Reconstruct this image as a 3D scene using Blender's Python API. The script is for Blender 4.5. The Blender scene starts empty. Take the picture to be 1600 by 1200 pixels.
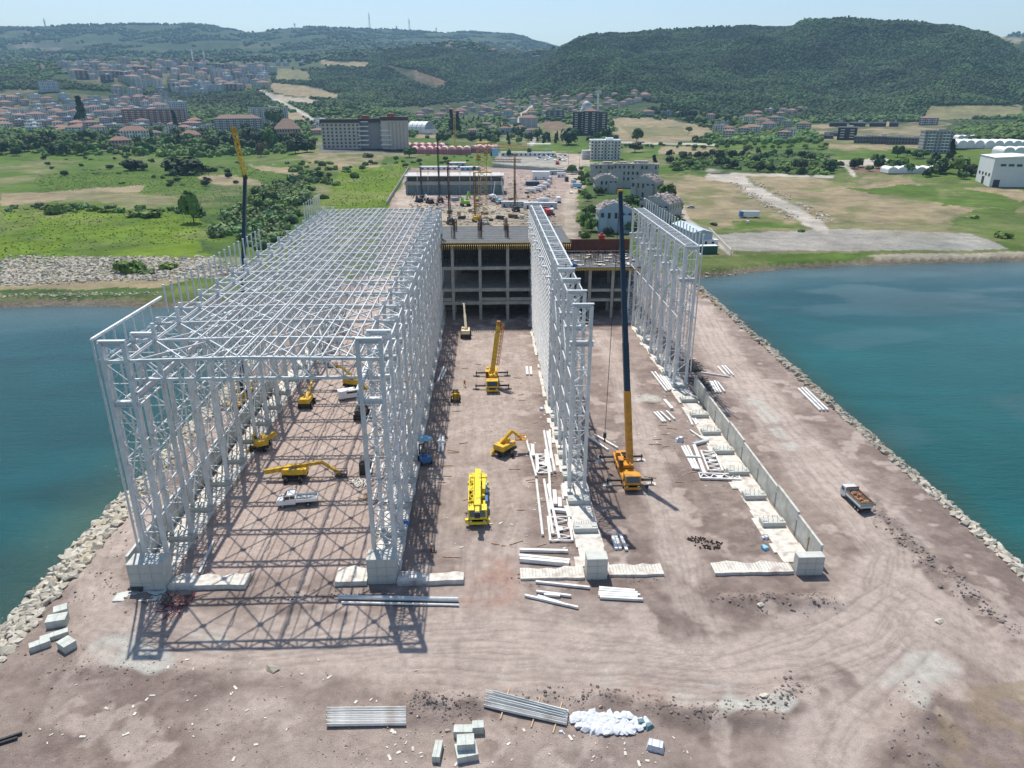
import bpy, math, random
import numpy as np
from mathutils import Vector, Matrix

S = bpy.context.scene
COL = S.collection
random.seed(7)
RNG = np.random.default_rng(11)

# ------------------------------------------------------------------ camera, sky, sun, exposure
FPX, CAMH = 1130.0, 60.0                       # focal length in photo pixels (1600 wide), drone height in metres
PITCH = math.atan(445 / FPX)
YAW = math.atan(43 * math.cos(PITCH) / FPX)
cam = bpy.data.cameras.new('camera')
cam_o = bpy.data.objects.new('camera', cam)
COL.objects.link(cam_o)
cam.sensor_width = 36.0
cam.lens = 36.0 * FPX / 1600
cam.clip_start = 0.5
cam.clip_end = 60000
cam_o.location = (0, 0, CAMH)
cam_o.rotation_euler = (math.pi / 2 - PITCH, 0, -YAW)
S.camera = cam_o
S.render.resolution_x, S.render.resolution_y = 1024, 768

SUNV = Vector((-0.16, 0.50, 1.0)).normalized()     # direction towards the sun
world = bpy.data.worlds.new('World')
S.world = world
world.use_nodes = True
wn = world.node_tree
bg = wn.nodes['Background']
sky = wn.nodes.new('ShaderNodeTexSky')
sky.sky_type = 'NISHITA'
sky.sun_disc = False
sky.sun_elevation = math.asin(SUNV.z)
sky.sun_rotation = math.atan2(SUNV.x, SUNV.y)
sky.altitude = 60
sky.air_density = 1.0
sky.dust_density = 0.6
sky.ozone_density = 1.0
wn.links.new(sky.outputs[0], bg.inputs[0])
bg.inputs[1].default_value = 0.13
sl = bpy.data.lights.new('sun', 'SUN')
sl.energy = 5.0
sl.angle = math.radians(0.53)
sl.color = (1.0, 0.95, 0.87)
sun_o = bpy.data.objects.new('sun', sl)
COL.objects.link(sun_o)
sun_o.rotation_euler = SUNV.to_track_quat('Z', 'Y').to_euler()
S.view_settings.view_transform = 'Standard'
S.view_settings.look = 'None'
S.view_settings.gamma = 1
S.view_settings.use_curve_mapping = False
S.view_settings.exposure = 0.16
S.render.engine = 'CYCLES'
S.cycles.max_bounces = 6
S.cycles.volume_bounces = 0
S.cycles.transparent_max_bounces = 8

# ------------------------------------------------------------------ measuring: photo pixel -> ray -> world point
def ray(u, v):
    x = (u - 800) / FPX
    y = -(v - 600) / FPX
    dy = math.cos(PITCH) + y * math.sin(PITCH)
    dz = -math.sin(PITCH) + y * math.cos(PITCH)
    c, s = math.cos(-YAW), math.sin(-YAW)
    return (x * c - dy * s, x * s + dy * c, dz)
def G(u, v, z=0.0):
    d = ray(u, v)
    t = (z - CAMH) / d[2]
    return Vector((d[0] * t, d[1] * t, z))
def AT(u, v, Y):
    d = ray(u, v)
    t = Y / d[1]
    return Vector((d[0] * t, Y, CAMH + d[2] * t))
def PX(x, y, z):                                # numpy friendly
    c, s = math.cos(YAW), math.sin(YAW)
    X = x * c - y * s
    Y = x * s + y * c
    Z = z - CAMH
    d = Y * math.cos(PITCH) - Z * math.sin(PITCH)
    up = Y * math.sin(PITCH) + Z * math.cos(PITCH)
    return 800 + FPX * X / d, 600 - FPX * up / d

# ------------------------------------------------------------------ numpy noise
_perm = RNG.random((256, 256))
def vnoise(x, y):
    xi = np.floor(x).astype(int); yi = np.floor(y).astype(int)
    fx = x - xi; fy = y - yi
    fx = fx * fx * (3 - 2 * fx); fy = fy * fy * (3 - 2 * fy)
    a = _perm[xi & 255, yi & 255]; b = _perm[(xi + 1) & 255, yi & 255]
    c = _perm[xi & 255, (yi + 1) & 255]; d = _perm[(xi + 1) & 255, (yi + 1) & 255]
    return (a * (1 - fx) + b * fx) * (1 - fy) + (c * (1 - fx) + d * fx) * fy
def fbm(x, y, s, o=4, seed=0):
    x = np.asarray(x, float) / s + seed * 17.3; y = np.asarray(y, float) / s + seed * 9.1
    r = 0; a = 0.5; t = 0
    for k in range(o):
        r = r + a * vnoise(x * 2 ** k + k * 31.7, y * 2 ** k + k * 11.9); t += a; a *= 0.5
    return r / t                                # 0..1, mean 0.5
def inpoly(px, py, poly):
    px = np.asarray(px, float); py = np.asarray(py, float)
    r = np.zeros(px.shape, bool); n = len(poly)
    for i in range(n):
        x0, y0 = poly[i][:2]; x1, y1 = poly[(i + 1) % n][:2]
        if y0 == y1: continue
        c = ((y0 > py) != (y1 > py)) & (px < (x1 - x0) * (py - y0) / (y1 - y0) + x0)
        r ^= c
    return r
def distline(px, py, pts):
    d = np.full(np.asarray(px).shape, 1e9)
    for (x0, y0), (x1, y1) in zip(pts[:-1], pts[1:]):
        L = (x1 - x0) ** 2 + (y1 - y0) ** 2
        t = np.clip(((px - x0) * (x1 - x0) + (py - y0) * (y1 - y0)) / L, 0, 1)
        d = np.minimum(d, np.hypot(px - x0 - t * (x1 - x0), py - y0 - t * (y1 - y0)))
    return d
def sstep(a, b, x):
    t = np.clip((x - a) / (b - a), 0, 1)
    return t * t * (3 - 2 * t)

# ------------------------------------------------------------------ materials
MATS = {}
def M(name, rgb, rough=0.75, metal=0.0, var=0.18, scale=1.0, bump=0.0, rnd=0.0, spec=0.4, dirt=None):
    if name in MATS: return MATS[name]
    m = bpy.data.materials.new(name); m.use_nodes = True
    nt = m.node_tree; N = nt.nodes; L = nt.links
    p = N['Principled BSDF']
    p.inputs['Roughness'].default_value = rough
    p.inputs['Metallic'].default_value = metal
    p.inputs['Specular IOR Level'].default_value = spec
    tc = N.new('ShaderNodeTexCoord')
    n1 = N.new('ShaderNodeTexNoise'); n1.inputs['Scale'].default_value = scale; n1.inputs['Detail'].default_value = 8
    n1.inputs['Roughness'].default_value = 0.65
    L.new(tc.outputs['Object'], n1.inputs['Vector'])
    mr = N.new('ShaderNodeMapRange')
    mr.inputs['From Min'].default_value = 0.3; mr.inputs['From Max'].default_value = 0.7
    mr.inputs['To Min'].default_value = 1 - var; mr.inputs['To Max'].default_value = 1 + var
    L.new(n1.outputs[0], mr.inputs['Value'])
    val = mr.outputs[0]
    if rnd:
        oi = N.new('ShaderNodeObjectInfo')
        m2 = N.new('ShaderNodeMapRange'); m2.inputs['To Min'].default_value = 1 - rnd; m2.inputs['To Max'].default_value = 1 + rnd
        L.new(oi.outputs['Random'], m2.inputs['Value'])
        mu = N.new('ShaderNodeMath'); mu.operation = 'MULTIPLY'
        L.new(val, mu.inputs[0]); L.new(m2.outputs[0], mu.inputs[1]); val = mu.outputs[0]
    mx = N.new('ShaderNodeVectorMath'); mx.operation = 'SCALE'
    src = None
    if dirt:
        n3 = N.new('ShaderNodeTexNoise'); n3.inputs['Scale'].default_value = scale * 0.6; n3.inputs['Detail'].default_value = 6
        L.new(tc.outputs['Object'], n3.inputs['Vector'])
        cr = N.new('ShaderNodeMapRange'); cr.inputs['From Min'].default_value = 0.5; cr.inputs['From Max'].default_value = 0.72
        L.new(n3.outputs[0], cr.inputs['Value'])
        mc = N.new('ShaderNodeMix'); mc.data_type = 'RGBA'
        mc.inputs[6].default_value = (*rgb, 1); mc.inputs[7].default_value = (*dirt, 1)
        L.new(cr.outputs[0], mc.inputs[0]); L.new(mc.outputs[2], mx.inputs[0])
    else:
        mx.inputs[0].default_value = rgb
    L.new(val, mx.inputs['Scale'])
    L.new(mx.outputs[0], p.inputs['Base Color'])
    if bump:
        n2 = N.new('ShaderNodeTexNoise'); n2.inputs['Scale'].default_value = scale * 5; n2.inputs['Detail'].default_value = 5
        L.new(tc.outputs['Object'], n2.inputs['Vector'])
        b = N.new('ShaderNodeBump'); b.inputs['Strength'].default_value = bump; b.inputs['Distance'].default_value = 0.1
        L.new(n2.outputs[0], b.inputs['Height']); L.new(b.outputs[0], p.inputs['Normal'])
    MATS[name] = m
    return m

steel = M("white_painted_steel", (0.62, 0.645, 0.65), 0.38, 0.1, 0.16, 0.9, rnd=0.07, spec=0.5, dirt=(0.50, 0.51, 0.49))
steelw = M('fresh_white_steel', (0.74, 0.74, 0.72), 0.4, 0.0, 0.16, 1.0, rnd=0.09, dirt=(0.62, 0.58, 0.53))
tubeg = M('pale_grey_steel', (0.52, 0.56, 0.58), 0.35, 0.2, 0.12, 1.5, rnd=0.08)
conc = M('fresh_concrete', (0.50, 0.51, 0.47), 0.9, 0, 0.16, 0.7, 0.25, dirt=(0.40, 0.39, 0.35))
concp = M('pale_cement_slab', (0.60, 0.57, 0.51), 0.95, 0, 0.25, 1.1, 0.4, dirt=(0.40, 0.34, 0.30))
concd = M('grey_frame_concrete', (0.35, 0.35, 0.32), 0.9, 0, 0.22, 0.5, 0.2)
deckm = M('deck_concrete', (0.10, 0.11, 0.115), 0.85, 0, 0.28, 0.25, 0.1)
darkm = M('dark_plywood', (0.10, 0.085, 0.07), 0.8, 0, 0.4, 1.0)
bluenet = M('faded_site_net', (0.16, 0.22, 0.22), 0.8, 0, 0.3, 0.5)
ply = M('yellow_formwork_timber', (0.55, 0.36, 0.08), 0.7, 0, 0.25, 1.5, rnd=0.2)
timber = M('raw_timber', (0.42, 0.30, 0.18), 0.8, 0, 0.3, 2.0, rnd=0.25)
rebar = M('rusty_rebar', (0.13, 0.065, 0.045), 0.8, 0.2, 0.3, 2.0)
rust = M('rust_red_formwork', (0.17, 0.055, 0.035), 0.75, 0, 0.25, 0.8)
yellow = M('crane_yellow', (0.68, 0.41, 0.02), 0.42, 0, 0.22, 1.6, rnd=0.10, dirt=(0.36, 0.24, 0.07))
lemon = M('lemon_yellow', (0.76, 0.60, 0.02), 0.4, 0, 0.22, 1.8, dirt=(0.42, 0.32, 0.06))
orange = M('crane_orange', (0.62, 0.27, 0.015), 0.42, 0, 0.22, 1.4, dirt=(0.34, 0.18, 0.05))
navy = M('dark_blue_boom', (0.012, 0.035, 0.06), 0.35, 0.2, 0.2, 1.0)
blackm = M('black_rubber', (0.015, 0.015, 0.016), 0.8, 0, 0.3, 3.0)
darkst = M('dark_machine_steel', (0.05, 0.05, 0.052), 0.55, 0.3, 0.3, 2.0)
glass = M('dark_glass', (0.02, 0.028, 0.034), 0.08, 0, 0.1, 1.0, spec=0.8)
whitep = M('white_vehicle_paint', (0.80, 0.80, 0.79), 0.3, 0, 0.04, 2.0)
bluep = M('blue_paint', (0.05, 0.16, 0.38), 0.4, 0, 0.15, 2.0)
lblue = M('pale_blue_paint', (0.25, 0.50, 0.66), 0.5, 0, 0.15, 2.0)
redp = M('red_paint', (0.42, 0.035, 0.03), 0.5, 0, 0.15, 2.0)
greenp = M('green_paint', (0.20, 0.42, 0.05), 0.5, 0, 0.15, 2.0)
dgreen = M('dark_green_sheet', (0.02, 0.10, 0.07), 0.6, 0, 0.2, 1.0)
greyp = M('grey_paint', (0.35, 0.37, 0.39), 0.5, 0, 0.12, 2.0, rnd=0.15)
bagm = M('white_woven_bag', (0.58, 0.60, 0.64), 0.75, 0, 0.25, 3.0, 0.5, rnd=0.05)
rockm = M('armour_stone', (0.43, 0.40, 0.335), 0.95, 0, 0.3, 0.8, 0.5, rnd=0.28, dirt=(0.30, 0.23, 0.13))
rockd = M('dark_field_stone', (0.22, 0.185, 0.17), 0.95, 0, 0.3, 1.0, 0.4, rnd=0.35)
barkm = M('bark', (0.10, 0.075, 0.05), 0.95, 0, 0.3, 1.0)
tin = M('blue_grey_sheet_roof', (0.42, 0.50, 0.54), 0.5, 0.1, 0.15, 0.3)
skin = M('skin', (0.42, 0.25, 0.17), 0.6, 0, 0.05, 4)
hivis = M('orange_vest_cloth', (0.75, 0.22, 0.02), 0.8, 0, 0.1, 4)
jean = M('dark_blue_cloth', (0.03, 0.04, 0.08), 0.9, 0, 0.2, 4)
hatm = M('white_helmet', (0.8, 0.8, 0.75), 0.4, 0, 0.05, 4)

# ------------------------------------------------------------------ mesh helpers
class MB:
    def __init__(s): s.v = []; s.f = []
    def add(s, vs, fs):
        n = len(s.v); s.v.extend(tuple(p) for p in vs); s.f.extend(tuple(i + n for i in f) for f in fs); return s
    def box(s, c, d, rz=0.0, taper=1.0):
        x, y, z = d[0] / 2, d[1] / 2, d[2] / 2
        ca, sa = math.cos(rz), math.sin(rz); vs = []
        for sz in (-1, 1):
            k = taper if sz > 0 else 1.0
            for sx, sy in ((-1, -1), (1, -1), (1, 1), (-1, 1)):
                X, Y = sx * x * k, sy * y * k
                vs.append((c[0] + X * ca - Y * sa, c[1] + X * sa + Y * ca, c[2] + sz * z))
        return s.add(vs, [(3, 2, 1, 0), (4, 5, 6, 7), (0, 1, 5, 4), (1, 2, 6, 5), (2, 3, 7, 6), (3, 0, 4, 7)])
    def bar(s, p, q, w, h=None):
        p = Vector(p); q = Vector(q); d = q - p
        if d.length < 1e-6: return s
        d.normalize(); h = h or w
        up = Vector((0, 0, 1)) if abs(d.z) < 0.95 else Vector((0, 1, 0))
        a = d.cross(up).normalized(); b = a.cross(d).normalized()
        vs = []
        for e in (p, q):
            for sa, sb in ((-1, -1), (1, -1), (1, 1), (-1, 1)):
                vs.append(e + a * (sa * w / 2) + b * (sb * h / 2))
        return s.add(vs, [(0, 1, 2, 3), (7, 6, 5, 4), (4, 5, 1, 0), (5, 6, 2, 1), (6, 7, 3, 2), (7, 4, 0, 3)])
    def tube(s, p, q, r, n=8, r2=None):
        p = Vector(p); q = Vector(q); d = (q - p).normalized(); r2 = r if r2 is None else r2
        up = Vector((0, 0, 1)) if abs(d.z) < 0.95 else Vector((0, 1, 0))
        a = d.cross(up).normalized(); b = a.cross(d).normalized(); vs = []
        for e, rr in ((p, r), (q, r2)):
            for k in range(n):
                t = 2 * math.pi * k / n
                vs.append(e + a * (math.cos(t) * rr) + b * (math.sin(t) * rr))
        fs = [(k, (k + 1) % n, n + (k + 1) % n, n + k) for k in range(n)]
        fs = [tuple(reversed(f)) for f in fs]
        fs += [tuple(range(n)), tuple(reversed(range(n, 2 * n)))]
        return s.add(vs, fs)
    def prism(s, prof, axis, a, b):
        """prof: list of 2-D points; axis 'y': profile in xz, 'x': profile in yz, 'z': profile in xy"""
        f = {'y': lambda p, t: (p[0], t, p[1]), 'x': lambda p, t: (t, p[0], p[1]), 'z': lambda p, t: (p[0], p[1], t)}[axis]
        n = len(prof)
        vs = [f(p, a) for p in prof] + [f(p, b) for p in prof]
        fs = [(k, (k + 1) % n, n + (k + 1) % n, n + k) for k in range(n)] + [tuple(reversed(range(n))), tuple(range(n, 2 * n))]
        return s.add(vs, fs)
    def quad(s, a, b, c, d): return s.add([a, b, c, d], [(0, 1, 2, 3)])
    def mesh(s, name):
        me = bpy.data.meshes.new(name)
        if len(s.v) > 3000:
            import numpy as _n
        me.from_pydata(s.v, [], s.f); me.update()
        return me
    def build(s, name, mat, parent=None, fix=True, smooth=False):
        me = s.mesh(name)
        if fix:
            import bmesh
            bm = bmesh.new(); bm.from_mesh(me); bmesh.ops.recalc_face_normals(bm, faces=bm.faces[:]); bm.to_mesh(me); bm.free()
        if smooth:
            me.polygons.foreach_set('use_smooth', [True] * len(me.polygons))
        me.materials.append(mat)
        return link(name, me, parent)
def link(name, me, parent=None, loc=None, rz=None):
    o = bpy.data.objects.new(name, me); COL.objects.link(o)
    if parent is not None: o.parent = parent
    if loc is not None: o.location = loc
    if rz is not None: o.rotation_euler = (0, 0, rz)
    return o
def thing(name, label, cat, loc=(0, 0, 0), rz=0.0, group=None):
    o = bpy.data.objects.new(name, None); COL.objects.link(o)
    o.location = loc; o.rotation_euler = (0, 0, rz)
    return tag(o, label, cat, group)
def tag(o, label=None, cat=None, group=None, kind=None):
    if label: o['label'] = label
    if cat: o['category'] = cat
    if group: o['group'] = group
    if kind: o['kind'] = kind
    return o
def kids(o): return [c for c in bpy.data.objects if c.parent is o] if o not in KID else KID[o]
KID = {}
def tree_of(o):
    return [(c, [(g, []) for g in c.children]) for c in o.children]
def dup(root, loc, rz, label, group=None, scale=None):
    r = root.copy(); COL.objects.link(r); r.location = loc; r.rotation_euler = (0, 0, rz); r['label'] = label
    if group: r['group'] = group
    if scale: r.scale = (scale,) * 3 if not hasattr(scale, '__len__') else scale
    for ch, gs in protos[root.name]:
        c = ch.copy(); COL.objects.link(c); c.parent = r
        for g in gs:
            d = g.copy(); COL.objects.link(d); d.parent = c
    return r
protos = {}
def register(root):
    protos[root.name] = [(c, list(c.children)) for c in root.children]
    return root
# ------------------------------------------------------------------ terrain: height field measured from the photograph
RK = [200, 600, 900, 1300, 1800, 2300, 2800, 3500, 4500, 5600, 7000, 9500, 12000]
Z1 = None                                    # None = flat shore level
# photo row reached by the ground in column u at each distance
TV = {
 -900: [Z1, Z1, Z1, 200, 170, 140, 120, 105, 92, 70, 52, 60, 70],
 0:    [Z1, Z1, Z1, 203, 174, 146, 121, 113, 100, 78, 46, 60, 70],
 110:  [Z1, Z1, Z1, 204, 168, 134, 103, 108, 96, 74, 43, 60, 70],
 200:  [Z1, Z1, Z1, 204, 166, 128, 101, 106, 92, 70, 42, 60, 70],
 330:  [Z1, Z1, Z1, 204, 170, 136, 108, 100, 88, 64, 40, 60, 70],
 410:  [Z1, Z1, Z1, 202, 170, 138, 112, 100, 86, 68, 58, 64, 72],
 470:  [Z1, Z1, 234, 196, 165, 142, 120, 98, 82, 60, 44, 62, 72],
 520:  [Z1, Z1, 234, 194, 160, 136, 116, 92, 80, 60, 45, 60, 72],
 600:  [Z1, Z1, 236, 196, 168, 142, 108, 84, 86, 70, 47, 60, 72],
 650:  [Z1, Z1, 237, 200, 180, 150, 108, 76, 88, 72, 52, 62, 72],
 715:  [Z1, Z1, 238, 203, 184, 156, 110, 68, 90, 74, 53, 62, 72],
 770:  [Z1, Z1, 238, 203, 186, 160, 118, 74, 90, 76, 51, 62, 72],
 820:  [Z1, Z1, 238, 200, 180, 150, 110, 86, 92, 80, 57, 64, 72],
 860:  [Z1, Z1, 238, 198, 172, 128, 92, 90, 92, 84, 71, 70, 76],
 910:  [Z1, Z1, 238, 197, 166, 112, 64, 78, 92, 92, 90, 90, 90],
 1000: [Z1, Z1, 236, 196, 160, 104, 58, 70, 92, 92, 90, 90, 90],
 1100: [Z1, Z1, 235, 198, 168, 106, 52, 64, 92, 92, 90, 90, 90],
 1200: [Z1, Z1, 234, 203, 178, 110, 47, 58, 92, 92, 90, 90, 90],
 1300: [Z1, Z1, 234, 204, 180, 112, 39, 54, 92, 92, 90, 90, 90],
 1400: [Z1, Z1, 234, 204, 182, 116, 39, 54, 92, 92, 90, 90, 90],
 1480: [Z1, Z1, 234, 204, 180, 124, 47, 60, 92, 80, 80, 90, 90],
 1550: [Z1, Z1, 234, 204, 176, 136, 66, 74, 88, 66, 60, 80, 90],
 1620: [Z1, Z1, 234, 204, 172, 146, 100, 90, 80, 58, 56, 80, 90],
 1800: [Z1, Z1, 234, 204, 174, 146, 118, 96, 80, 60, 52, 80, 90],
 2500: [Z1, Z1, 234, 204, 174, 146, 118, 96, 80, 60, 52, 80, 90]}
UK = sorted(TV)
def _zv(u, r, v):
    d = ray(u, v)
    return CAMH + r * d[2] / math.hypot(d[0], d[1])
_zt = np.zeros((len(UK), len(RK)))
for i, u in enumerate(UK):
    for j, r in enumerate(RK):
        v = TV[u][j]
        _zt[i, j] = 0.0 if v is Z1 else max(0.0, _zv(u, r, v))
NU, NR = 340, 260
_ug = np.linspace(-900, 2500, NU); _lg = np.linspace(math.log(200), math.log(12000), NR)
_tmp = np.array([np.interp(_lg, np.log(RK), _zt[i]) for i in range(len(UK))])
HG = np.array([np.interp(_ug, UK, _tmp[:, j]) for j in range(NR)]).T
def _blur(a, n, ax):
    k = np.ones(2 * n + 1) / (2 * n + 1)
    pad = [(0, 0), (0, 0)]; pad[ax] = (n, n)
    b = np.pad(a, pad, mode='edge')
    return np.apply_along_axis(lambda m: np.convolve(m, k, 'valid'), ax, b)
HG = _blur(_blur(HG, 2, 0), 2, 0)
HG = _blur(_blur(HG, 2, 1), 2, 1)
def dirU(x, y):
    c, s = math.cos(YAW), math.sin(YAW)
    X = x * c - y * s; Y = np.maximum(x * s + y * c, 1e-3)
    return 800 + FPX * X / (Y * math.cos(PITCH))
def coast(x):
    return np.where(x < -58, 231 + 1.5 * np.sin(x * 0.08), np.where(x < 73, 236.0, np.interp(x, [73, 78, 110, 150, 221, 260, 330, 900], [252, 263, 276, 284, 289, 293, 285, 240])))
def hbase(x, y):
    x = np.asarray(x, float); y = np.asarray(y, float)
    r = np.hypot(x, y); u = dirU(x, y)
    fi = np.clip((u + 900) / 3400 * (NU - 1), 0, NU - 1.001); fj = np.clip((np.log(np.maximum(r, 200)) - _lg[0]) / (_lg[-1] - _lg[0]) * (NR - 1), 0, NR - 1.001)
    i = fi.astype(int); j = fj.astype(int); a = fi - i; b = fj - j
    return (HG[i, j] * (1 - a) + HG[i + 1, j] * a) * (1 - b) + (HG[i, j + 1] * (1 - a) + HG[i + 1, j + 1] * a) * b
def H(x, y):
    x = np.asarray(x, float); y = np.asarray(y, float)
    r = np.hypot(x, y)
    h = hbase(x, y)
    rise = np.clip(h / 60.0, 0, 1)
    am = 0.5 + 0.5 * sstep(820, 900, dirU(x, y))
    rg = 1 - np.abs(2 * fbm(x, y, 420, 4, 3) - 1) * 2
    h = h + am * rise * (38 * (fbm(x, y, 330, 4, 1) - 0.5) + 62 * (rg - 0.55) * sstep(1300, 2200, r) + 60 * (fbm(x, y, 1500, 3, 5) - 0.5) * sstep(3500, 6000, r))
    h = h + 0.5 * (fbm(x, y, 25, 3, 2) - 0.45) * sstep(245, 300, y) * (1 - rise)
    d = y - coast(x)
    shore = sstep(-7, 5, d + 2.0 * (fbm(x, y, 9, 3, 8) - 0.5))
    return h * shore + (1 - shore) * -5.5
def GT(u, v, n=400):
    d = ray(u, v); L = math.hypot(d[0], d[1])
    rr = np.exp(np.linspace(math.log(215), math.log(11500), n))
    x = d[0] / L * rr; y = d[1] / L * rr; z = CAMH + d[2] / L * rr
    h = H(x, y); k = np.nonzero(z < h)[0]
    if len(k) == 0: return None
    k = k[0]
    if k == 0: return Vector((x[0], y[0], h[0]))
    t = (z[k - 1] - h[k - 1]) / ((z[k - 1] - h[k - 1]) + (h[k] - z[k]))
    X = x[k - 1] + t * (x[k] - x[k - 1]); Y = y[k - 1] + t * (y[k] - y[k - 1])
    return Vector((X, Y, float(H(X, Y))))

C = dict(green=(0.080, 0.135, 0.020), lush=(0.115, 0.180, 0.014), dgreen=(0.045, 0.075, 0.025), tan=(0.27, 0.22, 0.135), dry=(0.185, 0.175, 0.09),
         forest=(0.028, 0.046, 0.020), dirt=(0.40, 0.335, 0.27), pdirt=(0.33, 0.255, 0.22), road=(0.42, 0.38, 0.33), gravel=(0.30, 0.285, 0.255), brown=(0.17, 0.115, 0.08),
         far=(0.040, 0.060, 0.030), town=(0.13, 0.125, 0.075), sand=(0.36, 0.31, 0.24), green2=(0.055, 0.100, 0.024), asphalt=(0.13, 0.13, 0.13), quarry=(0.15, 0.13, 0.115))
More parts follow.
